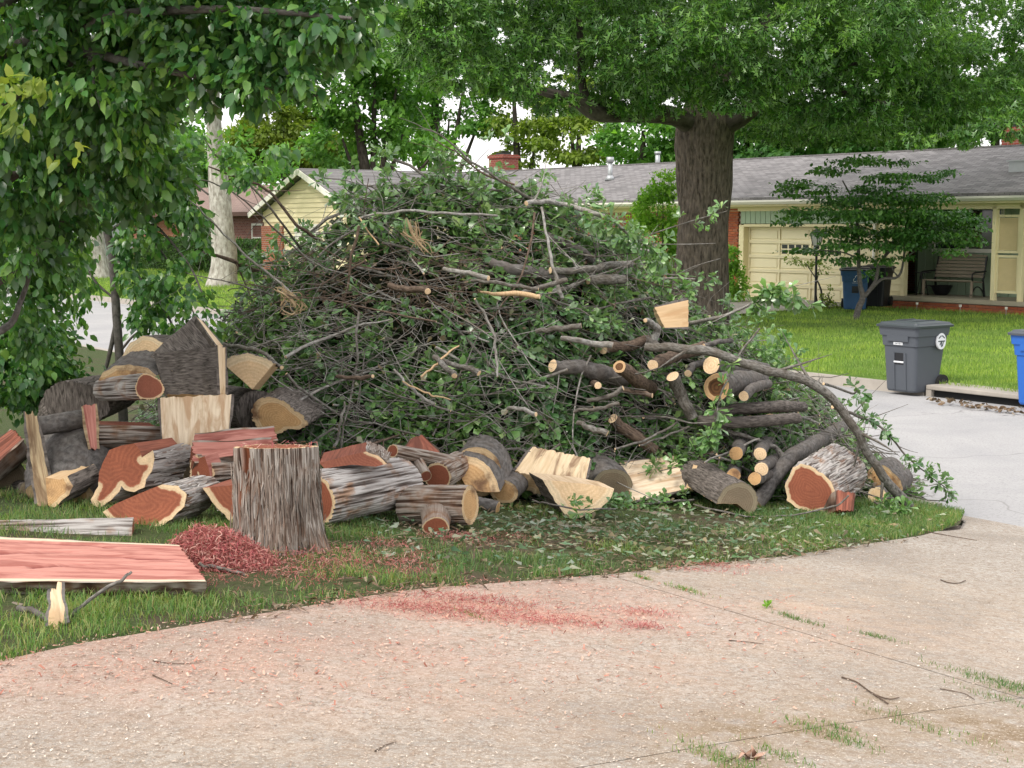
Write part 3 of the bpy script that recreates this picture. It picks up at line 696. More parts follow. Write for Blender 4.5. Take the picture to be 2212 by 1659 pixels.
# brown house beyond
B = prop_tn('brick_house', -72.0, 33.0, .35)
tag(B, 'brown brick house with pinkish brown roof and dark boards behind the pale trunks', 'house')
MB().box(-11, -4.5, 0, .2, 0, 2.7).build('wall', M['brickwall'], B)
MB().box(2.0, 11, 0, .2, 0, 2.7).box(10.8, 11, .2, 8, 0, 2.7).box(-11, -10.8, .2, 8, 0, 2.7).box(-10.8, 10.8, 7.8, 8, 0, 2.7).build('wall', M['brickwall_dark'], B)
MB().box(-4.499, 1.999, .1, .25, 0, 2.7).build('board_backing', M['dark'], B)
x = -4.49
while x < 1.8:
    MB().box(x+.01, x+.26, .06, .099, .05, 2.65).build('siding_board', M['brown'], B); x += .27
for wx in (-3.2, 1.0, 5.2):
    f = MB().box(wx-.6, wx-.5, -.03, .059, .9, 2.3).box(wx+.5, wx+.6, -.03, .059, .9, 2.3).box(wx-.499, wx+.499, -.03, .059, 2.2, 2.3).box(wx-.499, wx+.499, -.03, .059, .9, 1.0).box(wx-.499, wx+.499, -.02, .055, 1.57, 1.63).build('window', M['white'], B)
    MB().box(wx-.499, wx+.499, .02, .05, 1.001, 1.569).box(wx-.499, wx+.499, .02, .05, 1.631, 2.199).build('pane', M['glass'], f)
gable_roof(-11.8, 11.8, -.8, 4, 8.8, 2.85, 4.4).build('roof', M['roof_brown'], B)
MB().box(-11.8, 11.8, -.83, -.79, 2.66, 2.86).build('fascia', M['brown'], B)
MB().add([(11.0, 0, 2.7), (11.0, 8, 2.7), (11.0, 4, 4.2), (10.9, 0, 2.7), (10.9, 8, 2.7), (10.9, 4, 4.2)], [(0,1,2), (5,4,3), (0,2,5,3), (1,4,5,2), (0,3,4,1)]).build('gable_wall', M['brown'], B)
# pale grey house at far left
C3 = prop_tn('grey_house', -101, 33.0, .35)
tag(C3, 'pale grey house glimpsed at the far left behind hanging leaves', 'house')
MB().box(-9, 9, 0, .2, 0, 2.7).box(8.8, 9, .2, 8, 0, 2.7).box(-9, -8.8, .2, 8, 0, 2.7).build('wall', m_plain('pale grey siding', (.42,.45,.46), .7), C3)
gable_roof(-9.6, 9.6, -.8, 4, 8.8, 2.85, 4.3).build('roof', M['roof_grey'], C3)
f = MB().box(3.5, 7.5, -.04, -.001, 0, 2.2).build('garage_door', M['white'], C3)
for i in range(4): MB().box(3.55, 7.45, -.06, -.041, .05+i*.54, .52+i*.54).build('door_panel', M['white'], f, bevel=.01)
MB().box(-5, -3.5, -.03, -.001, .9, 2.1).build('window', M['glass'], C3)
# ---------------------------------------------------------------- foliage and trees
def leaf_cloud(blobs, n, size, tmpl, clumps=26, droop=.2, flat=.55, sig=.2, svar=.3, up=.9, seed=1):
    """blobs: (x,y,z,rx,ry,rz,weight); leaves gather in clumps near each blob's shell"""
    rng = np.random.default_rng(seed); V = []; Fs = []; off = 0
    W = np.array([b[6]*(b[3]*b[4]+b[3]*b[5]) for b in blobs]); W = W/W.sum()
    for b, w in zip(blobs, W):
        m = max(8, int(n*w)); c = np.array(b[:3]); r = np.array(b[3:6])
        k = max(4, int(clumps*b[6]))
        d = rand_dirs(k, rng); rad = rng.uniform(.35, 1.0, (k, 1))**.6
        cc = d*rad; idx = rng.integers(0, k, m)
        g = rng.normal(size=(m, 3))*sig; g[:, 2] *= flat
        p = (cc[idx] + g)*r + c
        out = p - c; out /= np.linalg.norm(out, axis=1)[:, None] + 1e-9
        dr = out*.7 + rng.normal(size=(m, 3))*.6; dr[:, 2] -= droop
        nm = rng.normal(size=(m, 3))*.45 + out*.3; nm[:, 2] += up
        s = size*(1 + svar*rng.normal(size=m)).clip(.4, 1.8)
        v, f = scatter(tmpl[0], tmpl[1], p, rot_from(dr, nm), s)
        V.append(v); Fs.append(f + off); off += len(v)
    return np.concatenate(V), np.concatenate(Fs)
def blobV(vx, vy, D, rpx, rzpx=None, dy=None, w=1.0):
    c = P(vx, vy, D); r = rpx*mpp(D); rz = (rzpx or rpx)*mpp(D)
    return (c.x, c.y, c.z, r, dy or r, rz, w)
def crown_part(root, blobs, n, size, tmpl, mat, name='crown', **kw):
    v, f = leaf_cloud(blobs, n, size, tmpl, **kw)
    base = np.array(root.location); o = link(name, mesh_np(name, v - base, f, [mat]), root); o['kind'] = 'stuff'
    return o
def tube_part(name, pts, rads, mat, root=None, n=10, seed=1, amp=.15, base=None):
    v, f, uv = tube_arr(pts, rads, n, seed, amp)
    b = np.array(root.location) if root is not None and base is None else np.zeros(3)
    return link(name, mesh_np(name, v - b, f, [mat], uv=uv, smooth=True), root)
def px_path(lst, n=16):
    """[(vx, vy, D, rpx)] -> smooth path and radii in metres"""
    c = [(*P(a, b, d), r*mpp(d)) for a, b, d, r in lst]; s = spline(c, n); return s[:, :3], s[:, 3].clip(.0015)

# the big oak across the street
oak = empty('oak_tree', P(1513, 700, 34.5)); tag(oak, 'big oak with a thick furrowed trunk and spreading dark green crown across the street', 'tree')
def oak_trunk():
    ctrl = [(1500, 730, 34.5, 98), (1503, 700, 34.5, 84), (1512, 660, 34.5, 68), (1515, 620, 34.5, 61), (1517, 560, 34.5, 57.5), (1519, 480, 34.5, 54), (1520, 400, 34.5, 57), (1520, 350, 34.5, 58), (1520, 310, 34.5, 60), (1523, 270, 34.5, 58), (1530, 220, 34.5, 44), (1535, 120, 34.5, 34), (1540, -50, 34.5, 26), (1545, -300, 34.5, 14)]
    pts, rad = px_path(ctrl, 110); n = 96
    T, A, Bv = frames(pts); ang = np.arange(n)*2*np.pi/n
    L = np.concatenate([[0], np.cumsum(np.linalg.norm(np.diff(pts, axis=0), axis=1))])[:, None]
    ca, sa = np.cos(ang)[None], np.sin(ang)[None]
    flare = np.exp(-L/.55)*.16*np.cos(ang*5+.6)[None]
    rid = fnoise(ca*9+0*L, sa*9+0*L, L*1.1+0*ca, 5, 3); rid = 1-np.abs(rid*2-1)*1.6
    lump = fnoise(ca*1.3+0*L, sa*1.3+0*L, L*.8+0*ca, 6, 2)-.5
    R = rad[:, None]*(1 + flare + .26*lump) + .035*(rid-.6)
    V = pts[:, None] + R[..., None]*(ca[..., None]*A[:, None] + sa[..., None]*Bv[:, None])
    i = np.arange(len(pts)-1)[:, None]*n; j = np.arange(n)[None]
    Fq = np.stack([i+j, i+(j+1) % n, i+n+(j+1) % n, i+n+j], -1).reshape(-1, 4)
    uv = np.stack([np.broadcast_to(np.abs(ang/np.pi-1)[None]*1.9, R.shape), np.broadcast_to(L, R.shape)], -1).reshape(-1, 2)
    link('trunk', mesh_np('trunk', V.reshape(-1, 3)-np.array(oak.location), Fq, [M['bark_oak']], uv=uv, smooth=True), oak)
oak_trunk()
for ls in ([(1510,285,34.5,26),(1460,252,33.8,21),(1380,245,32.5,19),(1290,245,31,17),(1240,215,30,14),(1140,190,29,7)],
           [(1300,245,31.2,12),(1262,200,31,9),(1255,120,30.8,8),(1250,20,30.5,6)],
           [(1535,285,34.4,24),(1600,255,34,19),(1660,205,33.2,15),(1740,170,32,12),(1850,140,30.8,6)],
           [(1525,260,34.5,30),(1480,150,35.5,22),(1430,20,37,14),(1380,-150,38,7)],
           [(1530,255,34.5,28),(1600,120,35.5,20),(1720,-20,37,13),(1900,-160,38,6)],
           [(1740,170,32,9),(1850,210,31,6),(1930,225,30,3)]):
    tube_part('limb', *px_path(ls, 22), M['bark_far'], oak, 12)
ob = [blobV(*a) for a in [(960,40,29,130,90),(1100,90,30,130,80),(1010,150,29,90,45),(1250,60,31,150,90),(1120,175,29,75,38),(1290,190,31,90,50),(1400,110,30,140,90),(1370,205,31,80,38),(1200,215,30,60,22),
      (1460,190,32,70,45),(1560,90,30,150,90),(1600,190,30,90,45),(1520,215,31,55,26),(1720,100,30,150,90),(1700,215,31,80,45),(1850,110,31,150,90),(1800,225,31,80,45),(1900,240,31,90,50),(2000,120,32,150,90),(2030,225,32,90,50),(2130,210,32,90,60),(2180,90,33,140,90),(2230,200,34,90,70),
      (1750,265,36,110,38),(1640,255,37,70,38),(1950,270,36,90,40),(2100,290,30,60,20,None,.5),(1985,300,28,40,14,None,.35),(1700,280,35,90,26,None,.8),(1830,285,34,90,24,None,.7),(2180,270,30,60,30,None,.8),(1900,20,30,150,90),(1300,-60,31,180,90),(1600,-60,31,200,90),(1050,-50,30,160,90),
      (1400,80,36,220,120),(1700,80,37,220,120),(1960,60,37,220,120),(1150,70,35,160,100),(880,90,29,70,60,None,.5),(900,-20,29,120,60)]]
crown_part(oak, ob, 70000, .165, LEAF_OAK, M['leaf_oak'], clumps=44, sig=.125, droop=.6, flat=.9, up=.75, seed=11)
c0 = P(1530, -300, 34.5)
crown_part(oak, [(c0.x+dx, c0.y+dy, c0.z+dz, 3.4, 3.4, 2.4, 1) for dx, dy, dz in ((-4.5,-2,-.8),(-1,-4,0),(3,-3,0),(6.5,-1,-.8),(9,2,-1),(-4,3,0),(0,1,2.2),(4,4,1),(0,6,-.5),(5,1,2.4))], 9000, .30, LEAF_QUAD, M['leaf_oak'], clumps=30, seed=12)

# near left tree whose leafy branches hang into the picture
pear = empty('leafy_tree', P(-330, 1100, 8.6)); tag(pear, 'near tree at the left edge with broad glossy leaves hanging over the corner', 'tree')
gz = Gs(pear.location.x, pear.location.y); pear.location.z = gz
bx, by = pear.location.x, pear.location.y
trk = spline([(bx, by, gz-.1, .17), (bx+.05, by, gz+1.2, .14), (bx+.2, by-.1, gz+2.4, .12), (bx+.3, by, gz+4.0, .07), (bx+.5, by+.1, gz+5.2, .03)], 30)
tube_part('trunk', trk[:, :3], trk[:, 3], M['bark_grey'], pear, 18)
for ls in ([(-200,300,8.5,26),(0,120,8.3,17),(220,40,8.0,12),(480,20,7.7,8),(760,40,7.5,4)], [(-200,200,8.5,20),(100,-60,8.2,15),(400,-120,8,10),(800,-60,7.8,5)],
           [(-230,520,8.6,24),(-40,420,8.5,14),(100,340,8.4,9),(210,330,8.3,5)], [(-220,700,8.7,20),(-60,640,8.9,13),(60,560,9,8),(140,470,9,6),(190,420,9,4)],
           [(-200,760,8.8,16),(0,715,9.2,9),(45,650,9.2,6),(75,560,9.2,5),(135,455,9.2,3)], [(-60,260,8.4,12),(130,150,8.2,8),(190,120,8.1,6),(205,190,8.0,3.5),(217,235,8,2)], [(0,60,8.3,14),(300,140,8.0,9),(520,180,7.8,5),(700,210,7.7,2)]):
    tube_part('branch', *px_path(ls, 20), M['bark_grey'], pear, 9)
pb = [blobV(*a) for a in [(60,60,8.2,150,120),(60,230,8.2,140,110),(260,80,8.1,150,100),(250,210,8.1,130,90),(420,40,7.9,150,90),(430,160,7.9,110,75),(560,90,7.8,120,80),(560,180,7.8,90,55),(680,70,7.7,110,70),
      (650,170,7.7,65,42),(770,50,7.7,70,55),(40,380,8.6,130,110),(180,360,8.5,110,90),(300,300,8.3,90,80),(340,380,8.6,70,60),(30,520,8.9,110,100),(140,480,8.9,80,70,None,.6),(20,660,9.6,100,100,None,.9),
      (10,790,11.2,120,90),(90,840,11.3,90,60),(290,420,9,55,45,None,.7),(380,420,8.8,40,45,None,.6),
      (200,150,9.4,260,160),(40,450,10,180,200),(20,760,11.6,150,120),(520,60,8.8,260,110),(240,330,9.6,130,100),
      (300,-120,8,300,120),(700,-80,7.8,200,80),(0,-100,8.2,240,120)]]
crown_part(pear, pb, 40000, .064, LEAF_OVATE, M['leaf_pear'], clumps=24, sig=.17, droop=1.0, flat=.9, up=.25, seed=21)
crown_part(pear, [blobV(*a) for a in [(35,230,7.3,48,70),(105,170,7.4,22,24),(20,190,7.3,30,36),(140,330,7.6,30,30,None,.4)]], 80, .072, LEAF_OVATE, M['leaf_pear_yel'], name='young_leaves', clumps=10, sig=.3, droop=1.0, up=.3, seed=22)
crown_part(pear, [(bx+dx, by+dy, gz+5.2+dz, 1.5, 1.5, 1.0, 1) for dx, dy, dz in ((-1,0,0),(.5,-1,0),(1,1,0),(0,0,1),(-1,1.4,-.6),(-1.2,-1.2,-.8))], 3500, .09, LEAF_QUAD, M['leaf_pear'], clumps=20, seed=23)

sap = empty('young_tree', P(268, 985, 12)); tag(sap, 'slender young tree with a thin grey trunk and drooping leaves behind the logs', 'tree')
sap.location.z = Gs(sap.location.x, sap.location.y)
tube_part('trunk', *px_path([(270,990,12,11),(264,860,12,10),(256,740,12,9.5),(249,640,12,9),(243,560,12,9),(232,500,12,9),(224,440,12,9),(205,380,12,8),(188,320,12,7),(200,220,12,5),(230,120,12,3)], 40), M['bark_grey'], sap, 14)
for ls in ([(246,560,12,4),(300,600,11.8,3.5),(350,660,11.6,3),(385,730,11.4,2.2)], [(232,500,12,4),(310,470,11.8,3),(400,560,11.5,2.4),(440,640,11.3,1.8)], [(250,700,12,5),(238,760,12,5),(228,800,12,4)], [(240,540,12,3),(300,500,12,2.4),(360,560,12,2),(430,700,11.8,1.5)],
           [(222,430,12,5),(300,380,11.8,4),(380,370,11.6,3),(450,420,11.4,2)], [(252,650,12,3),(200,600,12,2.3),(165,520,12,1.6)], [(258,760,12,3),(300,720,12,2.4),(340,760,12,1.5)]):
    tube_part('branch', *px_path(ls, 18), M['bark_grey'], sap, 7)
sb = [blobV(*a) for a in [(260,420,11.8,55,60,.4),(330,440,11.8,70,50,.4),(300,520,11.7,45,55,.4,.7),(285,600,11.8,28,60,.3,.6),(330,640,11.6,50,40,.3,.8),(370,590,11.6,55,45,.3,.4),(360,700,11.5,55,45,.3,.5),(310,680,11.6,30,40,.3,.6),(400,640,11.4,45,50,.3,.3),(440,700,11.3,40,50,.3,.5),
      (410,470,11.7,50,40,.3,.8),(430,540,11.5,20,50,.3,.3),(360,380,11.6,70,50,.4),(500,340,11.4,30,40,.3,.5),(550,380,11.3,45,35,.3,.55),(600,330,11.3,35,25,.3,.4),(265,330,12,80,60,.5),(180,620,12,30,90,.3,.5),(350,300,11.9,80,50,.4)]]
crown_part(sap, sb, 6000, .066, LEAF_OVATE, M['leaf_pear'], clumps=15, sig=.22, droop=1.1, flat=.9, up=.25, seed=31)

# pale trunk trees on the far lawn
def pale_tree(vx, vy, D, ctrl, label, blobs, n, seed):
    r = empty('shade_tree', P(vx, vy, D)); r.location.z = Gs(r.location.x, r.location.y)-.02; tag(r, label, 'tree', 'pale barked trees on the far lawn')
    tube_part('trunk', *px_path(ctrl, 40), M['bark_pale'], r, 26, seed, .3)
    crown_part(r, [blobV(*b) for b in blobs], n, .24, LEAF_QUAD, M['leaf_far'], clumps=30, seed=seed, flat=.6)
    return r
pale_tree(478, 622, 57, [(478,650,57,42),(480,622,57,36),(483,590,57,29),(483,540,57,26),(480,480,57,24),(474,420,57,22),(470,360,57,20),(463,280,57,16),(460,200,57,14),(466,60,57,10),(470,-60,57,6)],
          'pale barked tree, right of the two on the far lawn, next to the brush pile', [(470,60,57,190,120),(300,110,58,130,90),(600,150,56,110,80),(560,370,54,70,40),(620,340,53,50,30,None,.6),(500,320,56,50,50,None,.7),(470,-40,57,260,120)], 12000, 41)
pale_tree(205, 600, 66, [(205,625,66,48),(207,600,66,36),(206,570,66,27),(203,530,66,23),(201,480,66,21),(200,430,66,19),(205,340,66,16),(200,200,66,10)],
          'pale barked tree, left of the two on the far lawn, seen through hanging leaves', [(200,250,66,200,130),(60,300,67,140,110),(300,330,65,90,60,None,.7),(200,120,66,260,120)], 9000, 42)

# background trees
bgt = [(640,85,'yel',[(600,250,85,90,80),(560,330,85,80,60),(660,300,85,80,65)],6500,'feathery yellow green tree rising behind the brown roofed house'),
       (820,80,'mid',[(760,190,80,120,90),(860,170,80,100,80),(740,300,80,90,60),(870,290,80,70,60),(810,80,80,130,80),(930,340,78,60,40,None,.6)],8000,'tall green tree with forked trunk behind the gable of the yellow house'),
       (700,92,'mid',[(690,350,92,90,45),(770,360,92,70,35)],3400,'low light green tree just over the gable roof'),
       (960,100,'mid',[(930,60,100,110,100),(1010,140,100,100,80),(900,220,100,60,80),(970,260,100,70,60,None,.6),(1040,250,100,60,50,None,.8),(880,300,100,60,50,None,.8)],10500,'thin crowned tree with sky showing through, left of the brick chimney'),
       (1130,98,'yel',[(1110,230,98,80,70),(1160,290,98,70,45,None,.8),(1120,340,98,50,30,None,.7)],2000,'olive green tree right behind the left brick chimney'),
       (1250,95,'yel',[(1250,300,95,90,55),(1230,220,95,90,50,None,.7)],3200,'yellowish green tree above the roof vents'),
       (1380,90,'mid',[(1390,300,90,90,60),(1440,330,90,50,40)],3000,'green tree behind the roof just left of the oak trunk'),
       (1650,75,'dark',[(1640,300,75,100,60),(1600,230,75,80,80)],4600,'dark tree behind the roof just right of the oak trunk'),
       (1790,72,'dark',[(1780,290,72,120,60),(1850,260,72,100,70)],6400,'dark broad tree behind the roof above the small layered tree'),
       (2000,70,'dark',[(1950,265,70,110,60),(2040,235,70,100,70)],5800,'dark tree behind the roof ridge near the right'),
       (2150,75,'dark',[(2150,240,75,110,70),(2210,200,75,90,80)],5200,'dark tree beside the right brick chimney'),
       (130,105,'mid',[(120,300,105,130,90),(40,380,105,110,80)],2600,'green tree far behind the left houses'),
       (330,110,'mid',[(330,300,110,130,90),(400,370,110,90,50)],2800,'green tree behind the middle of the brown roof'),
       (-60,80,'dark',[(-60,400,80,150,120),(20,480,80,80,60)],2600,'dark tree mass at the left edge behind the near leaves'),
       (480,112,'dark',[(500,380,112,90,40),(430,330,112,70,60)],1500,'small dark tree behind the brown house chimney side')]
MM = {'yel': 'leaf_far_yel', 'mid': 'leaf_far', 'dark': 'leaf_far_dark'}
for i, (vx, D, mk, bl, n, lab) in enumerate(bgt):
    p = P(vx, 485, D); r = empty('background_tree', (p.x, p.y, Gs(p.x, p.y)-.05)); tag(r, lab, 'tree')
    top = P(bl[0][0], bl[0][1], D)
    s = spline([(p.x, p.y, r.location.z, .45), (p.x*.8+top.x*.2, p.y, 2.5, .36), (p.x*.4+top.x*.6, p.y, (top.z+2.5)/2, .28), (top.x, top.y, top.z+.5, .12)], 16)
    tube_part('trunk', s[:, :3], s[:, 3], M['bark_far'], r, 10)
    for b in bl[1:]:
        q = P(b[0], b[1], b[2]); m = s[6]
        ss = spline([(m[0], m[1], m[2], .2), ((m[0]+q.x)/2, (m[1]+q.y)/2, (m[2]+q.z)/2-.3, .15), (q.x, q.y, q.z, .06)], 10)
        tube_part('limb', ss[:, :3], ss[:, 3], M['bark_far'], r, 7)
    crown_part(r, [blobV(*b) for b in bl], int(n*1.7), .34, LEAF_QUAD, M[MM[mk]], clumps=30, sig=.15, seed=100+i, flat=.6)
# second row, a little denser, hidden mostly
for i, (vx, D, mk, r_, y_) in enumerate([(700,130,'mid',110,330),(250,135,'dark',140,340),(1350,130,'dark',110,340),(1750,120,'dark',140,320),(2080,120,'dark',130,300),(1550,125,'mid',100,300),(500,140,'yel',90,340)]):
    p = P(vx, 485, D); r = empty('background_tree', (p.x, p.y, Gs(p.x, p.y)-.05)); tag(r, 'distant tree in the hazy row behind the houses, %s' % ['above the gable','behind the left brown house','left of the oak trunk','behind the grey roof middle','behind the right roof end','directly behind the oak','over the pale trunk'][i], 'tree')
    tube_part('trunk', [(p.x, p.y, r.location.z), (p.x, p.y, 6)], [.5, .3], M['bark_far'], r, 8)
    crown_part(r, [blobV(vx, y_, D, r_, r_*.6), blobV(vx-50, y_+50, D, r_*.7, r_*.4)], 1600, .5, LEAF_QUAD, M[MM[mk]], clumps=30, seed=200+i)

# small layered tree before the porch
st_p = hit(1852, 690, .0); st_ = empty('small_tree', st_p); tag(st_, 'small dark tree with flat layered branches standing in the lawn before the porch', 'tree')
Dq = st_p.y
for k_, ls in enumerate(([(1848,694,Dq,8),(1855,665,Dq,7),(1864,642,Dq,6.5),(1858,615,Dq,5),(1855,570,Dq,4.2),(1853,500,Dq,3.4),(1845,440,Dq,2.4),(1820,390,Dq,1.6)],
           [(1864,644,Dq,5),(1880,625,Dq,4.5),(1892,605,Dq,4),(1900,570,Dq,3.4),(1925,540,Dq,2.6),(1960,510,Dq,1.8)], [(1882,625,Dq,3.6),(1905,603,Dq,3),(1940,598,Dq,2.8),(1952,560,Dq,2.4),(1955,500,Dq,2),(1965,430,Dq,1.4)],
           [(1940,598,Dq,2),(1930,585,Dq,1.2),(1925,570,Dq,.8)], [(1900,570,Dq,2),(1935,520,Dq,1.5),(2000,490,Dq,1)], [(1855,560,Dq,2),(1820,545,Dq,1.5),(1770,540,Dq,1)], [(1952,560,Dq,1.8),(2000,530,Dq,1.3),(2080,520,Dq,.9)])):
    tube_part('trunk' if k_ == 0 else 'branch', *px_path(ls, 18), M['bark_grey'] if k_ < 3 else M['bark_branch'], st_, 9)
layers = [(1900,348,75,9,.7),(1830,352,45,6,.5),(1800,368,55,8,.6),(1960,385,75,9,.7),(2030,372,35,7,.6),(1900,385,40,8,.5),(1725,400,48,10,.8),(1700,418,35,8,.5),(1770,408,40,8,.6),(1830,430,80,10,.9),(1900,410,60,8,.8),(1960,430,80,12,.9),(2020,430,60,12,.9),(1760,455,60,9,.7),(1720,470,35,7,.6),(1850,465,90,12,1),
          (1960,465,100,14,1.1),(2060,468,60,12,.9),(2105,490,30,8,.6),(1700,482,30,7,.5),(1790,500,50,9,.7),(1880,500,70,12,.9),(1990,500,90,14,1),(2080,520,45,9,.7),(1820,530,50,8,.7),(1930,530,60,10,.8),(2050,545,35,8,.5),(1760,545,60,7,.6),(1830,560,45,8,.6),(1890,560,40,9,.5),(1950,560,30,8,.4),(1870,590,28,10,.4),(2120,520,25,6,.4),(1880,440,90,14,1),(1960,470,120,18,1.3),(1900,520,110,18,1.2),(2020,500,90,16,1)]
crown_part(st_, [blobV(a, b, Dq + random.uniform(-.9, .9), c, d, .8, e) for a, b, c, d, e in layers], 17000, .092, LEAF_OVATE, M['leaf_small'], clumps=16, sig=.22, droop=.35, flat=.9, up=1.1, seed=51)

# shrubs, hedges
def shrub(name, label, cat, loc, blobs, n, size, mat, seed, tmpl=LEAF_QUAD, group=None, stems=5):
    r = empty(name, (loc[0], loc[1], 0)); r.location.z = Gs(loc[0], loc[1]); tag(r, label, cat, group); rng = random.Random(seed)
    for i in range(stems):
        b = blobs[i % len(blobs)]
        s = spline([(loc[0]+rng.uniform(-.12,.12), loc[1]+rng.uniform(-.1,.1), r.location.z-.02, .035), (loc[0]*.5+b[0]*.5+rng.uniform(-.2,.2), (loc[1]+b[1])/2, (r.location.z+b[2])/2, .025), (b[0]+rng.uniform(-.3,.3)*b[3], b[1], b[2]+.3*b[5], .008)], 8)
        tube_part('stem', s[:, :3], s[:, 3], M['bark_branch'], r, 6)
    crown_part(r, blobs, n, size, tmpl, mat, name='foliage', seed=seed, clumps=30, flat=.8)
    return r
p = P(1420, 640, 38.5); shrub('bush', 'tall bright green bush left of the oak trunk', 'bush', (p.x, p.y), [blobV(*b) for b in [(1425,600,38.5,50,60),(1410,520,38.5,60,65),(1420,450,38.5,48,50),(1435,400,38.5,32,30,None,.8),(1380,560,38.5,35,60,None,.8)]], 11000, .10, M['leaf_bush'], 61)
p = P(1588, 645, 42.5); shrub('bush', 'leafy bush at the brick wall right of the oak trunk', 'bush', (p.x, p.y), [blobV(*b) for b in [(1585,610,42.3,28,40),(1578,560,42.3,18,26)]], 2600, .09, M['leaf_bush'], 62)
p = hit(1764, 668); shrub('vine', 'thin leafy vine and weeds climbing the black lamp post', 'plant', (p.x+.15, p.y), [blobV(*b) for b in [(1740,570,p.y,38,8,.3,.5),(1775,580,p.y,20,12,.3,.4),(1785,640,p.y,14,22,.3,.6),(1800,660,p.y,25,8,.3,.5),(1712,560,p.y,16,8,.3,.4)]], 620, .08, M['leaf_far_yel'], 63, stems=4)
def hedge(label, t0, t1, n0, n1, h, seed, mat='leaf_hedge', group=None):
    c = TN((t0+t1)/2, (n0+n1)/2); r = empty('hedge', c, math.radians(-54)); r.location.z = Gs(c.x, c.y); tag(r, label, 'hedge', group)
    L, W = (t1-t0)/2, (n1-n0)/2
    MB().box(-L+.06, L-.06, -W+.06, W-.06, -.1, h-.08).build('branch_core', M['leaf_pile_shaded'] if False else m_plain('hedge inner twigs', (.02,.03,.012), .9) if 'hedge inner twigs' not in bpy.data.materials else bpy.data.materials['hedge inner twigs'], r)
    rng = np.random.default_rng(seed); n = int(900*(L*h*2 + L*W*2 + W*h)/1.4)
    face = rng.choice(4, n, p=[.42, .36, .11, .11]); u = rng.uniform(-1, 1, n); v = rng.uniform(0, 1, n); j = rng.normal(size=n)*.05
    x = np.select([face == 0, face == 1, face == 2, face == 3], [u*L, u*L, L+j, -L+j]); y = np.select([face == 0, face == 1, face >= 2], [-W+j, (v*2-1)*W, u*W]); z = np.select([face == 1, face != 1], [h+j, v*h])
    nm = np.stack([np.where(face == 2, 1, np.where(face == 3, -1, 0)), np.where(face == 0, -1, 0), np.where(face == 1, 1, 0)], -1) + rng.normal(size=(n, 3))*.5
    vv, f = scatter(LEAF_QUAD[0], LEAF_QUAD[1], np.stack([x, y, z], -1), rot_from(rng.normal(size=(n, 3)), nm), rng.uniform(.07, .15, n))
    o = link('foliage', mesh_np('foliage', vv, f, [M[mat]]), r); o['kind'] = 'stuff'
hedge('trimmed hedge in front of the dark boards, between the two pale trunks', -73.0, -66.0, 29.2, 30.5, 1.5, 71)
hedge('trimmed hedge right of the right pale trunk, before the dark brick wall', -64.6, -57.5, 29.2, 30.5, 1.45, 72)
hedge('low clipped hedge left of the left pale trunk', -84.5, -80.5, 28.0, 29.2, 1.1, 73)
p = TN(-86.5, 28.5); shrub('bush', 'rounded bush left of the low clipped hedge by the grey house', 'bush', (p.x, p.y), [(p.x, p.y, 1.0, .9, .9, .75, 1)], 1500, .14, M['leaf_hedge'], 64)

# ---------------------------------------------------------------- bins, lamp, porch furniture
M['grey_pl'] = m_plain('grey bin plastic', (.075,.085,.10), .5, .08, 6, spec=.4)
M['lid_pl'] = m_plain('dark lid plastic', (.045,.055,.062), .42, .1, 6, spec=.45)
M['blue_pl'] = m_plain('dark blue bin plastic', (.018,.07,.17), .45, .1, 6, spec=.45)
M['blue2_pl'] = m_plain('bright blue bin plastic', (.02,.12,.46), .45, .08, 6, spec=.45)
M['black_pl'] = m_plain('black bin plastic', (.012,.013,.016), .45, .1, 6, spec=.45)
M['sticker'] = m_plain('white sticker', (.72,.74,.76), .6, .04, 6)
M['tyre'] = m_plain('black wheel rubber', (.012,.012,.012), .7, .1, 6)
def ring(cx0, cx1, cy0, cy1, z, r=.06, n=5):
    pts = []
    for sx, sy, a0 in ((1, 1, 0), (-1, 1, 90), (-1, -1, 180), (1, -1, 270)):
        px = (cx1-r) if sx > 0 else (cx0+r); py = (cy1-r) if sy > 0 else (cy0+r)
        for i in range(n):
            a = math.radians(a0 + 90*i/(n-1)); pts.append((px+r*math.cos(a), py+r*math.sin(a), z))
    return pts
def loft(rings, close=True):
    b = MB(); n = len(rings[0])
    vs = [v for r in rings for v in r]; fs = [(k*n+i, k*n+(i+1) % n, (k+1)*n+(i+1) % n, (k+1)*n+i) for k in range(len(rings)-1) for i in range(n)]
    if close: fs += [tuple(range(n))[::-1], tuple(range((len(rings)-1)*n, len(rings)*n))]
    return b.add(vs, fs)
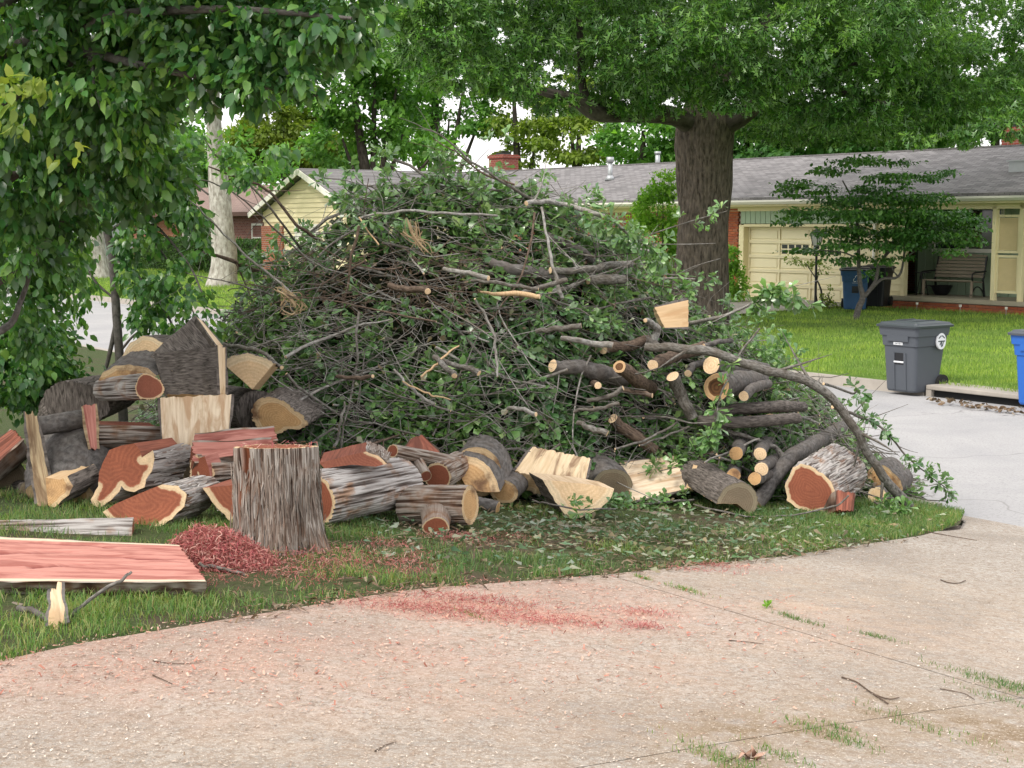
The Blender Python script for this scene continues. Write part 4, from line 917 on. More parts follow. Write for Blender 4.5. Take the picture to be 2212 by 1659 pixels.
def bin_cart(label, body, lid, loc, rz, group, logo=None, mark=True):
    r = empty('wheeled_bin', loc, rz); tag(r, label, 'bin', group)
    w = lambda z: .265+.055*z; fy = lambda z: -.30-.06*z; by_ = lambda z: .26+.13*z      # half width, front and back by height
    prof = [(0, 0), (.03, .012), (.70, .012), (.71, .03), (.86, .034), (.865, .055), (.955, .06), (.99, .06)]
    rings = [ring(-w(z)-e, w(z)+e, fy(z)-e, by_(z)+e*.3, z+.02) for z, e in prof]
    bo = loft(rings).build('body', body, r, smooth=False, bevel=0)
    z = 1.01
    ld = loft([ring(-w(1)-.085, w(1)+.085, fy(1)-.09, by_(1)+.07, z+.004), ring(-w(1)-.09, w(1)+.09, fy(1)-.095, by_(1)+.07, z+.035), ring(-w(1)-.05, w(1)+.05, fy(1)-.05, by_(1)+.04, z+.055), ring(-w(1)-.04, w(1)+.04, fy(1)-.04, by_(1)+.03, z+.075), ring(-.2, .2, fy(1)+.1, by_(1)-.12, z+.095)]).build('lid', lid, r)
    MB().box(-.2, -.17, fy(1)+.16, by_(1)-.16, z+.09, z+.108).box(.17, .2, fy(1)+.16, by_(1)-.16, z+.09, z+.108).box(-.169, .169, fy(1)+.14, fy(1)+.19, z+.09, z+.106).build('lid_rib', lid, ld)
    for s in (-1, 1):
        wh = MB(); wh.tube([(s*.27, .30, .14), (s*.335, .30, .14)], .135, 22).build('wheel', M['tyre'], r)
        MB().tube([(s*.336, .30, .14), (s*.342, .30, .14)], .07, 14).build('hub', M['black_pl'], [o for o in r.children if o.name.startswith('wheel')][-1])
    MB().tube([(-.27, by_(.95)+.10, .93), (.27, by_(.95)+.10, .93)], .016, 10).bar((-.26, by_(.95), .93), (-.26, by_(.95)+.1, .93), .03).bar((.26, by_(.95), .93), (.26, by_(.95)+.1, .93), .03).build('handle', body, r)
    # front catch: flat black patch painted as the recess's shade, with a bar
    f0 = lambda z_: fy(z_)-.012
    def fr(x0, x1, z0, z1, d): return MB().add([(x0, f0(z0)-d, z0), (x1, f0(z0)-d, z0), (x1, f0(z1)-d, z1), (x0, f0(z1)-d, z1), (x0, f0(z0)+.004, z0), (x1, f0(z0)+.004, z0), (x1, f0(z1)+.004, z1), (x0, f0(z1)+.004, z1)],
                                               [(0,1,2,3), (0,4,5,1), (1,5,6,2), (2,6,7,3), (3,7,4,0)])
    fr(-.085, .085, .44, .62, .002).build('catch_shade', M['black_pl'], r)
    fr(-.13, -.087, .05, .62, .012).build('front_rib', body, r); fr(.087, .13, .05, .62, .012).build('front_rib', body, r)
    MB().tube([(-.09, f0(.48)-.014, .48), (.09, f0(.48)-.014, .48)], .014, 8).build('catch_bar', M['sticker'] if mark else M['black_pl'], r)
    fr(-.2, .2, .80, .885, .045).build('front_collar', body, r)
    if mark:
        lb = fr(-.085, .085, .745, .785, .03).build('number_plate', M['sticker'], r)
        for i in range(5):
            xx = -.06+i*.028; fr(xx, xx+.014, .754, .776, .032).build('digit', M['lid_pl'], lb)
    if logo == 'round':       # oval sticker with a dark emblem on the right side
        def sx(z_): return w(z_)+.014
        def el(cy_, cz, ry, rzz, d, n=26): return [(sx(.9)+d+.04, cy_+ry*math.cos(2*math.pi*i/n), cz+rzz*math.sin(2*math.pi*i/n)) for i in range(n)]
        a = el(.17, .80, .105, .125, .012); b = MB(); b.add(a + [(p_[0]-.03, p_[1], p_[2]) for p_ in a], [tuple(range(26))] + [(i, i+26, (i+1) % 26+26, (i+1) % 26) for i in range(26)])
        so = b.build('sticker', M['sticker'], r)
        X = sx(.9)+.053; e = MB()
        for (y0, z0), (y1, z1) in (((.10,.845),(.16,.885)), ((.18,.885),(.24,.845)), ((.09,.80),(.25,.80)), ((.13,.74),(.16,.79)), ((.21,.79),(.19,.72)), ((.17,.80),(.17,.71))):
            e.bar((X, y0, z0), (X, y1, z1), .018, .004, up=(1, 0, 0))
        e.build('emblem', M['lid_pl'], so)
    if logo == 'recycle':     # three chasing loops and a line of print on the front
        e = MB(); cx_, cz_ = .03, .80
        for k_ in range(3):
            a = math.radians(90+120*k_); c_x, c_z = cx_+.05*math.cos(a), cz_+.05*math.sin(a)
            pts = [(c_x+.038*math.cos(q), f0(.8)-.05, c_z+.038*math.sin(q)) for q in np.linspace(a-2.0, a+2.0, 12)]
            e.tube(pts, .007, 5)
        e.bar((-.08, f0(.7)-.05, .70), (.13, f0(.7)-.05, .70), .014, .006)
        e.build('logo', M['sticker'], r)
    return r
p = hit(1955, 852, -.09); bin_cart('grey wheeled bin with white oval sticker standing in the gutter beside the drain', M['grey_pl'], M['lid_pl'], (p.x+.18, p.y+.22, .02), math.radians(-54), 'grey and blue bins', 'round')
p = P(2262, 870, 21.0); bin_cart('bright blue wheeled bin cut off by the right edge of the picture', M['blue2_pl'], M['grey_pl'], (p.x, p.y, .02), math.radians(-54), 'grey and blue bins', None)
p = P(1846, 660, 38.3); bin_cart('dark blue recycling bin with white arrow logo in front of the garage door', M['blue_pl'], M['black_pl'], (p.x, p.y, Gs(p.x, p.y)+.045), math.radians(-12), 'grey and blue bins', 'recycle', False)
p = P(1892, 660, 39.2); bin_cart('black wheeled bin half hidden behind the blue recycling bin', M['black_pl'], M['black_pl'], (p.x, p.y, Gs(p.x, p.y)+.045), math.radians(-30), 'grey and blue bins', None, False)

lp = hit(1761, 669); L = empty('lamp_post', lp, math.radians(-50)); tag(L, 'black garden lamp post with glass lantern before the garage door', 'lamp post')
MB().tube([(0,0,-.05), (0,0,.12), (0,0,.14), (0,0,1.62)], [.06,.055,.035,.032], 10).box(-.12, .12, -.012, .012, 1.42, 1.445).tube([(0,0,1.62), (0,0,1.68)], [.05, .07], 10).build('post', M['metal_dark'], L)
M['lampglass'] = m_plain('frosted lantern glass', (.55,.55,.50), .25, .05, 5)
lt = MB()
for s in range(4):
    a0, a1 = math.radians(45+90*s), math.radians(135+90*s)
    lt.bar((.10*math.cos(a0), .10*math.sin(a0), 1.69), (.165*math.cos(a0), .165*math.sin(a0), 1.99), .014)
lt.add([(.19*math.cos(math.radians(45+90*s)), .19*math.sin(math.radians(45+90*s)), 1.99) for s in range(4)] + [(.03, 0, 2.14), (0, .03, 2.14), (-.03, 0, 2.14), (0, -.03, 2.14)], [(0,1,5,4), (1,2,6,5), (2,3,7,6), (3,0,4,7), (0,3,2,1), (4,5,6,7)]).tube([(0,0,2.14), (0,0,2.2)], [.02,.008], 8)
lo = lt.build('lantern', M['metal_dark'], L)
for s in range(4):
    a0, a1 = math.radians(45+90*s), math.radians(135+90*s)
    q = [(.092*math.cos(a0), .092*math.sin(a0), 1.695), (.092*math.cos(a1), .092*math.sin(a1), 1.695), (.155*math.cos(a1), .155*math.sin(a1), 1.985), (.155*math.cos(a0), .155*math.sin(a0), 1.985)]
    MB().add(q + [(x_*.95, y_*.95, z_) for x_, y_, z_ in q], [(0,1,2,3), (7,6,5,4), (0,4,5,1), (2,6,7,3)]).build('pane', M['lampglass'], lo)

# bench on the porch
hb = H.matrix_world if False else None
def porch(x, y, z=.31): return TN(-31.96+x, 31.8+y, .39+z)
bn = empty('garden_bench', porch(7.05, .75), math.radians(-54+8)); tag(bn, 'weathered wooden slatted bench with curved arms on the porch', 'bench')
for i in range(5): MB().box(-.72, .72, -.28+i*.115, -.28+i*.115+.085, .42-.012*i, .445-.012*i).build('seat_slat', M['wood_bench'], bn)
for i in range(6): MB().add([(-.70, .30+.03*i, .50+i*.09), (.70, .30+.03*i, .50+i*.09), (.70, .325+.03*i, .572+i*.09), (-.70, .325+.03*i, .572+i*.09), (-.70, .32+.03*i, .50+i*.09), (.70, .32+.03*i, .50+i*.09), (.70, .345+.03*i, .572+i*.09), (-.70, .345+.03*i, .572+i*.09)],
     [(0,1,2,3), (7,6,5,4), (0,4,5,1), (2,6,7,3), (0,3,7,4), (1,5,6,2)]).build('back_slat', M['wood_bench'], bn)
MB().prism([(-.7, 1.045), (.7, 1.045), (.7, 1.09), (.35, 1.11), (.0, 1.15), (-.35, 1.11), (-.7, 1.09)], .49, .52).build('top_rail', M['wood_bench'], bn)
for s in (-1, 1):
    MB().bar((s*.70, -.27, 0), (s*.70, -.25, .43), .055).build('leg', M['wood_bench'], bn)
    MB().bar((s*.70, .42, 0), (s*.70, .32, .45), .045).bar((s*.70, .32, .45), (s*.70, .50, 1.05), .045).build('leg', M['metal_dark'], bn)
    MB().tube(spline([(s*.74, -.30, .43), (s*.75, -.34, .56), (s*.75, -.26, .64), (s*.75, .1, .66), (s*.74, .40, .67)], 14), .022, 8).build('arm', M['metal_dark'], bn)
    MB().tube(spline([(s*.71, -.30, .05), (s*.71, -.1, .25), (s*.71, .15, .25), (s*.71, .40, .05)], 12), .018, 6).build('brace', M['metal_dark'], bn)
st2 = empty('side_table', porch(6.1, .7), math.radians(-40)); tag(st2, 'small dark side table at the left end of the porch bench', 'table')
MB().tube([(0,0,.60),(0,0,.62)], .24, 20).build('top', M['metal_dark'], st2)
for a in (0, 120, 240): MB().bar((.18*math.cos(math.radians(a)), .18*math.sin(math.radians(a)), 0), (.05*math.cos(math.radians(a)), .05*math.sin(math.radians(a)), .6), .02).build('leg', M['metal_dark'], st2)
ft = empty('folding_table', porch(10.75, .3), math.radians(-54)); tag(ft, 'round black metal bistro table at the right end of the porch', 'table')
MB().tube([(0,0,.70),(0,0,.725)], .32, 24).build('top', M['metal_dark'], ft)
for s in (-1, 1):
    MB().bar((-.28, s*.16, 0), (.25, s*.16, .7), .022).build('leg', M['metal_dark'], ft); MB().bar((.28, s*.19, 0), (-.25, s*.19, .7), .022).build('leg', M['metal_dark'], ft)
MB().bar((-.22, -.16, .08), (-.22, .16, .08), .018).bar((.22, -.19, .08), (.22, .19, .08), .018).build('crossbar', M['metal_dark'], ft)
pt = empty('plant_pot', porch(6.35, 1.2)); tag(pt, 'dark bowl planter on the porch floor left of the bench', 'pot')
loft([[(r_*math.cos(a), r_*math.sin(a), z_) for a in np.linspace(0, 2*math.pi, 20, endpoint=False)] for r_, z_ in ((.16, 0), (.22, .1), (.28, .24), (.30, .26), (.27, .26), (.25, .2))]).build('pot', M['metal_dark'], pt)
hp_ = porch(7.75, .5, 2.1-.31+.0); hg = empty('hanging_plant', hp_); tag(hg, 'hanging basket with dark reddish plant in front of the porch window', 'plant')
loft([[(r_*math.cos(a), r_*math.sin(a), z_) for a in np.linspace(0, 2*math.pi, 16, endpoint=False)] for r_, z_ in ((.08, -.16), (.15, -.05), (.17, .02), (.14, .02))]).build('basket', M['wood_bench'], hg)
MB().bar((0,0,0), (0,0,.62), .006).build('hanger', M['metal_dark'], hg)
crown_part(hg, [(hp_.x, hp_.y, hp_.z+.08, .24, .24, .16, 1)], 380, .09, LEAF_OBOV, m_leaf('dark red plant leaves', [(.07,.03,.025),(.12,.07,.03),(.05,.07,.02)]), name='foliage', seed=88)
# stake lights along the porch
for i, vx in enumerate((1865, 1917, 1985, 2058)):
    p = TN(-26.2 + i*1.35, 31.05, 0); r = empty('stake_light', (p.x, p.y, Gs(p.x, p.y))); tag(r, 'small white stake light by the porch brick base, %s' % ['leftmost, near the downspout','second from the left','third from the left, under the bench','fourth, under the shutters'][i], 'garden light', 'stake lights along the porch')
    MB().tube([(0,0,0), (0,0,.14)], .008, 6).build('stake', M['vent'], r); MB().tube([(0,0,.14), (0,0,.2)], [.03, .036], 10).build('lamp_head', M['white'], r)
# ---------------------------------------------------------------- grass, litter
def blades(name, X, Y, Z, h, w, mat, rng, lean=.45, kind='stuff', label=None, cat=None):
    n = len(X); a = rng.uniform(0, 2*np.pi, n); la = rng.uniform(0, 2*np.pi, n); ln = rng.uniform(.1, 1, n)*lean
    dx, dy = np.cos(a)*w/2, np.sin(a)*w/2; lx, ly = np.cos(la)*ln*h, np.sin(la)*ln*h
    v = np.stack([np.stack([X-dx, Y-dy, Z-.004+0*X], -1), np.stack([X+dx, Y+dy, Z-.004+0*X], -1), np.stack([X+dx*.7+lx*.35, Y+dy*.7+ly*.35, Z+h*.55], -1), np.stack([X-dx*.7+lx*.35, Y-dy*.7+ly*.35, Z+h*.55], -1), np.stack([X+lx, Y+ly, Z+h*(1-.35*ln)], -1)], 1)
    tri = np.array([(0,1,2),(0,2,3),(3,2,4)]); f = (tri[None] + (np.arange(n)*5)[:, None, None]).reshape(-1, 3)
    o = link(name, mesh_np(name, v.reshape(-1, 3), f, [mat])); tag(o, label, cat, kind=kind); return o
def LZ(X, Y):
    N = n_of(X, Y); T = t_of(X, Y); e = np.clip((tL(N)-T)/.25, 0, 1)
    return G(X, Y) + .025*(fnoise(X*1.7, Y*1.7, 0, 3)-.5)*e
rng = np.random.default_rng(5)
# shavings on the grass: spots where the turf is covered
SPOTS = [(hit(a, b), sx, sy) for a, b, sx, sy in [(640,1205,.30,.14),(720,1200,.28,.12),(610,1235,.32,.12),(480,1215,.4,.14),(840,1225,.22,.12),(880,1245,.16,.07),(830,1180,.14,.07),(990,1165,.20,.08),(1115,1165,.09,.05),(470,1250,.14,.06),(760,1230,.24,.08),(890,1215,.1,.14),(700,1225,.5,.1),(560,1195,.22,.1)]]
def spotw(X, Y):
    r = 0*X
    for c, sx, sy in SPOTS: r = np.maximum(r, np.exp(-(((X-c.x)/sx)**2 + ((Y-c.y)/(sy*2.4))**2)))
    return r
N0 = 300000
D_ = 4.9 + 9.5*rng.uniform(0, 1, N0)**1.15; q_ = rng.uniform(-.40, .40, N0); X = q_*D_; Y = D_
Nn, Tt = n_of(X, Y), t_of(X, Y)
cl = fnoise(X*3.2, Y*3.2, 0, 31, 3); bare = fnoise(X*1.1+5, Y*1.1, 0, 33, 3)
lit = np.exp(-(((X-.25)/1.3)**2 + ((Y-9.3)/.75)**2))          # littered, thin turf by the pile's foot
keep = (Tt < tL(Nn) - .02 + .16*(fnoise(X*4, Y*4, 0, 35, 3)-.45)) & (Nn < 10.7) & (rng.uniform(size=N0) < (1.9*cl - .42 - .5*(bare > .58) - .55*lit - .6*spotw(X, Y)))
keep &= ~((Y > 10.9) & (X > -1.6) & (X < 3.0) & (Nn < 9.2)) & ~((X < -1.4) & (Y > 10.8))
X, Y, cl = X[keep], Y[keep], cl[keep]
blades('grass', X, Y, LZ(X, Y), (.022+.055*cl)*rng.uniform(.6, 1.5, len(X)), .0032+.0022*rng.uniform(size=len(X)), M['grass_near'], rng, 1.15, label='green verge grass around the logs', cat='grass')
X2 = rng.uniform(1.2, 4.3, 60000); Y2 = rng.uniform(10.6, 13.6, 60000); N2 = n_of(X2, Y2); T2 = t_of(X2, Y2)
k2 = (T2 < tL(N2) - .02 + .12*(fnoise(X2*4, Y2*4, 0, 35, 3)-.45)) & (N2 < 10.7) & (N2 > 8.1); X2, Y2 = X2[k2], Y2[k2]; X2, Y2 = X2[:26000], Y2[:26000]
blades('grass', X2, Y2, LZ(X2, Y2), rng.uniform(.03, .075, len(X2)), .005+.003*rng.uniform(size=len(X2)), M['grass_near'], rng, .9, label='thicker green grass on the rounded tip of the verge at the right', cat='grass')
# weeds in the driveway joints
wx = []; 
for (vx, vy, s, k) in [(1385,1250,.03,60),(1395,1253,.02,40),(1480,1275,.06,120),(1660,1312,.012,14),(1705,1335,.05,90),(1740,1345,.05,90),(1480,1278,.05,60),(1880,1375,.04,70),(1915,1383,.05,60),(2150,1475,.12,260),(2190,1483,.1,160),(1790,1590,.09,260),(1810,1575,.05,80),(1590,1655,.12,420),(1700,1640,.07,140),(2190,1495,.08,90),(2020,1580,.14,90),(2170,1515,.1,120),(1960,1560,.12,80),(1020,1332,.05,60)]:
    c = hit(vx, vy); m = rng.normal(size=(k, 2))*s; tt = m[:, 0]*1.3; nn = m[:, 1]*.35
    wx.append(np.stack([c.x+DT[0]*tt+DN[0]*nn, c.y+DT[1]*tt+DN[1]*nn], -1))
wx = np.concatenate(wx); blades('joint_weeds', wx[:, 0], wx[:, 1], G(wx[:, 0], wx[:, 1])+.004, rng.uniform(.008, .032, len(wx)), .0035+0*wx[:, 0], M['grass_near'], rng, 1.2, label='small weeds growing in the driveway joints', cat='weeds')
c = hit(1656, 1316); r = empty('weed', c); tag(r, 'single upright green weed growing from the driveway joint', 'plant')
v, f = scatter(*LEAF_OBOV, np.repeat([[0, 0, .012]], 14, 0) + rng.normal(size=(14, 3))*.003, rot_from(np.stack([rng.normal(size=14), rng.normal(size=14), 1.3+0*rng.normal(size=14)], -1), rand_dirs(14, rng)), rng.uniform(.03, .05, 14))
link('leaves', mesh_np('leaves', v, f, [M['leaf_bush']]), r); MB().bar((0,0,-.005), (0,0,.03), .004).build('stem', M['leaf_bush'], r)
# far lawn
def far_blades(nb, y0, y1, q0, q1, h, w, label):
    D = rng.uniform(1/y1, 1/y0, nb)**-1; X = rng.uniform(q0, q1, nb)*D; Nn = n_of(X, D); Tt = t_of(X, D)
    cl = fnoise(X*1.3, D*1.3, 0, 41, 3)
    k = (Nn > 18.6) & (Nn < 31.2) & ~((Tt > -32.3) & (Tt < -26.9)) & (rng.uniform(size=nb) < cl*1.5)
    X, D, cl = X[k], D[k], cl[k]
    blades('lawn_grass', X, D, G(X, D)+.03, h*rng.uniform(.5, 1.2, len(X))*(.5+cl), w+0*X, M['grass_far'], rng, .7, label=label, cat='grass')
far_blades(90000, 19, 40, .10, .36, .075, .010, 'bright lawn grass in front of the porch')
far_blades(50000, 42, 78, -.34, -.12, .085, .022, 'bright lawn grass around the pale trunks')

def flakes(name, X, Y, Z, s, mat, label, cat, asp=.45, thick=.25, tilt=.25, tmpl=None):
    n = len(X); d = rng.normal(size=(n, 3)); d[:, 2] *= .25; nm = rng.normal(size=(n, 3))*tilt; nm[:, 2] += 1
    if tmpl is None: tmpl = (np.array([(-.5,-asp/2,0),(.5,-asp/2.4,.06),(.46,asp/2,0),(-.4,asp/2.2,.09)]), np.array([(0,1,2),(0,2,3)]))
    v, f = scatter(tmpl[0], tmpl[1], np.stack([X, Y, Z], -1), rot_from(d, nm), s)
    o = link(name, mesh_np(name, v, f, [mat])); tag(o, label, cat, kind='stuff'); return o
# pale wood chips over the driveway
n = 60000; D = 4.4 + 8*rng.uniform(size=n)**1.5; X = rng.uniform(-.37, .37, n)*D; Nn, Tt = n_of(X, D), t_of(X, D)
dn = fnoise(X*1.4, D*1.4, 0, 51, 3)
k = (Tt > tL(Nn)-.05) & (Nn < 10.4) & (rng.uniform(size=n) < dn*1.35); X, D = X[k], D[k]
s_ = rng.gamma(2.4, .0020, len(X)).clip(.002, .014)
flakes('wood_chips', X, D, G(X, D)+.010, s_, M['chips'], 'pale sawdust chips scattered over the driveway', 'wood chips')
n = 60000; D = 5 + 4.5*rng.uniform(size=n); X = rng.uniform(-.37, .25, n)*D; Nn, Tt = n_of(X, D), t_of(X, D)
a_ = drv_attr(X, D)['red']; k = (Tt > tL(Nn)-.08) & (rng.uniform(size=n) < a_*.8) ; X, D = X[k], D[k]
flakes('red_chips', X, D, G(X, D)+.012, rng.gamma(2.2, .005, len(X)).clip(.004, .03), M['chips_red'], 'reddish cedar chips along the grass edge of the driveway', 'wood chips', asp=.3)

def curls(name, X, Y, Z, s, mat, label, cat):
    """curved ribbons: 4 segments"""
    n = len(X); m = 5; u = np.linspace(0, 1, m)
    ph = rng.uniform(1.5, 4.5, n); rad = 1/ph
    R = rot_from(rand_dirs(n, rng), rand_dirs(n, rng))
    px = np.sin(u[None]*ph[:, None])*rad[:, None]; pz = (1-np.cos(u[None]*ph[:, None]))*rad[:, None]
    V = np.zeros((n, m, 2, 3)); V[..., 0] = px[..., None]; V[..., 2] = pz[..., None]; V[:, :, 0, 1] = -.034; V[:, :, 1, 1] = .034; V[..., 1] += (u[None, :, None]-.5)*rng.normal(size=(n, 1, 1))*.25
    V *= s[:, None, None, None]; V = np.einsum('nij,nabj->nabi', R, V) + np.stack([X, Y, Z], -1)[:, None, None]
    i = np.arange(m-1)*2; q = np.stack([i, i+1, i+3, i+2], -1); f = (q[None] + (np.arange(n)*m*2)[:, None, None]).reshape(-1, 4)
    o = link(name, mesh_np(name, V.reshape(-1, 3), f, [mat])); tag(o, label, cat, kind='stuff'); return o
# mound of red shavings
mc = hit(455, 1222); mc = Vector((mc.x, mc.y+.12, 0))
n = 8000; a = rng.uniform(0, 2*np.pi, n); rr = rng.uniform(0, 1, n)**.5; X = mc.x + .30*rr*np.cos(a) + .02; Y = mc.y + .30*rr*np.sin(a)
hh = .18*(1-rr**2)*(1-.35*np.clip((X-mc.x)/.3, -1, 1)); Z = G(X, Y) + hh*rng.uniform(.55, 1.05, n)
gz = MB()
curls('shavings_pile', X, Y, Z, rng.uniform(.02, .07, n), M['shavings'], 'mound of curly crimson cedar shavings before the upright stump', 'shavings')
uu = np.linspace(0, 2*np.pi, 24, endpoint=False); rr2 = np.linspace(0, 1, 7)
Vm = [(mc.x+.29*r_*math.cos(a_), mc.y+.29*r_*math.sin(a_), Gs(mc.x+.29*r_*math.cos(a_), mc.y+.29*r_*math.sin(a_)) + .135*(1-r_**2)*(1-.35*r_*math.cos(a_)) - .01) for r_ in rr2 for a_ in uu]
Fm = [(k_*24+i, k_*24+(i+1) % 24, (k_+1)*24+(i+1) % 24, (k_+1)*24+i) for k_ in range(6) for i in range(24)]
core = MB().add(Vm, Fm).build('shavings_core', m_plain('packed red sawdust', (.30,.07,.06), .95, .3, 30, .6)); tag(core, 'packed inner heap of red sawdust under the curly shavings', 'shavings', kind='stuff')
n = 42000; D = 6.5 + 3.2*rng.uniform(size=n); X = rng.uniform(-.24, .07, n)*D; w = spotw(X, D); k = rng.uniform(size=n) < w*(.3+fnoise(X*7, D*7, 0, 61))
X, D = X[k], D[k]; curls('scattered_shavings', X, D, LZ(X, D)+.012+.025*spotw(X, D)*rng.uniform(size=len(X)), rng.uniform(.012, .045, len(X)), M['shavings'], 'pink and red shavings strewn over the grass right of the stump', 'shavings')
n = 26000; X = []; 
for c, sx, sy in [(hit(930,1318),.42,.05),(hit(1085,1335),.5,.06),(hit(1200,1350),.24,.035),(hit(1385,1328),.2,.035),(hit(1020,1300),.35,.05),(hit(1390,1358),.1,.02),(hit(1540,1225),.2,.03),(hit(1500,1235),.3,.02)]:
    m = 850 if sx > .3 else 230; X.append(np.stack([c.x+rng.normal(size=m)*sx*.55, c.y+rng.normal(size=m)*sy*1.5], -1))
X = np.concatenate(X); curls('driveway_shavings', X[:, 0], X[:, 1], G(X[:, 0], X[:, 1])+.014+.008*rng.uniform(size=len(X)), rng.uniform(.01, .04, len(X)), M['shavings'], 'red shavings spilled on the driveway in front of the grass edge', 'shavings')
# fallen leaves and bits among the turf
n = 6500; D = 8.0 + 4.4*rng.uniform(size=n); X = rng.uniform(-.1, .30, n)*D; Nn, Tt = n_of(X, D), t_of(X, D)
k = (Tt < tL(Nn)+.06) & (rng.uniform(size=n) < .25+.9*np.exp(-(((X-.9)/1.4)**2 + ((D-9.9)/.9)**2))) & (Nn < 10.4)
X, D = X[k], D[k]
flakes('fallen_leaves', X, D, LZ(X, D)+.02+.03*rng.uniform(size=len(X)), rng.uniform(.035, .085, len(X)), M['leaf_wilt'], 'wilting green and pale leaves fallen on the verge before the pile', 'leaves', tilt=.5, tmpl=LEAF_OBOV)
n = 14000; D = 5.4 + 6.2*rng.uniform(size=n); X = rng.uniform(-.2, .28, n)*D; Nn, Tt = n_of(X, D), t_of(X, D)
edge = np.exp(-((tL(Nn)-Tt)/.18)**2); k = (Tt < tL(Nn)+.12) & (rng.uniform(size=n) < .22+.7*np.exp(-(((X-.4)/1.5)**2 + ((D-9.3)/.8)**2))+.5*edge) & (Nn < 10.5)
X, D = X[k], D[k]
flakes('wood_litter', X, D, LZ(X, D)+.012+.012*rng.uniform(size=len(X)), rng.gamma(3, .013, len(X)).clip(.01, .1), M['litter'], 'brown twig and bark litter on the verge', 'litter', asp=.16, tilt=.4)
c = [hit(2030+i*21, 872+i*3.0, -.09) for i in range(9)]
X = np.concatenate([q.x + rng.normal(size=16)*.10 for q in c]); Y = np.concatenate([q.y + rng.normal(size=16)*.09 for q in c])
flakes('gutter_leaves', X, Y, .035+.03*rng.uniform(size=len(X)), rng.uniform(.05, .11, len(X)), M['litter'], 'dry brown leaves gathered in the gutter by the storm drain', 'leaves', tilt=.7, tmpl=LEAF_OVATE)
# single twigs and a dry leaf on the driveway
def ground_twig(label, path, r, mat='bark_branch_brown'):
    c = [hit(a, b) for a, b in path]; o = empty('twig', c[0]); tag(o, label, 'twig')
    pts = spline([(q.x-c[0].x, q.y-c[0].y, Gs(q.x, q.y)-c[0].z+.006+r) for q in c], 14)
    v, f, uv = tube_arr(pts, np.linspace(r, r*.6, 14), 6, 3, .3); link('stem', mesh_np('stem', v, f, [M[mat]], uv=uv, smooth=True), o); return o
tw = ground_twig('knobbly forked twig lying on the driveway at lower right', [(1818,1468),(1850,1478),(1885,1503),(1920,1515),(1942,1512)], .004)
cc = [hit(1885, 1503), hit(1918, 1525)]; b = tw.location
MB().tube([(q.x-b.x, q.y-b.y, q.z-b.z+.01) for q in cc], .0035, 6).build('side_twig', M['bark_branch_brown'], tw)
ground_twig('thin curved twig on the driveway near the right edge', [(2032,1256),(2050,1262),(2070,1263),(2086,1257)], .004)
ground_twig('straight thin reddish stick on the driveway, right of centre', [(1574,1387),(1610,1390),(1650,1395)], .0025)
ground_twig('wavy thin twig on the driveway at the right edge', [(2030,1492),(2060,1497),(2085,1503),(2105,1515)], .0022)
ground_twig('short dark twig on the driveway at left below the grass', [(330,1463),(350,1472),(372,1482)], .0028)
ground_twig('thin flat twig on the driveway at left, just under the grass edge', [(330,1432),(380,1438),(430,1436)], .0022)
ground_twig('dark curved twig on the driveway at the bottom left of centre', [(1380-570,1628),(830,1616),(856,1608)], .0025)
ground_twig('thin grey twig lying by the tip of the verge', [(1990,1148),(2040,1158),(2110,1170)], .004)
dl = hit(1618, 1642); o = empty('dry_leaf', dl + Vector((0, 0, .012)), .6); tag(o, 'curled pinkish brown dry oak leaf at the bottom edge', 'leaf')
lv = LEAF_OAK[0]*np.array([.13, .13, .35]); lv[:, 2] += .22*np.abs(lv[:, 1]) + .02*np.sin(lv[:, 0]*60)
link('blade', mesh_np('blade', lv - np.array([.06, 0, 0]), LEAF_OAK[1], [m_plain('dry leaf', (.42,.26,.19), .7, .2, 40)]), o)
MB().bar((-.06, 0, .01), (-.1, .01, .0), .003).build('stalk', M['bark_branch_brown'], o)
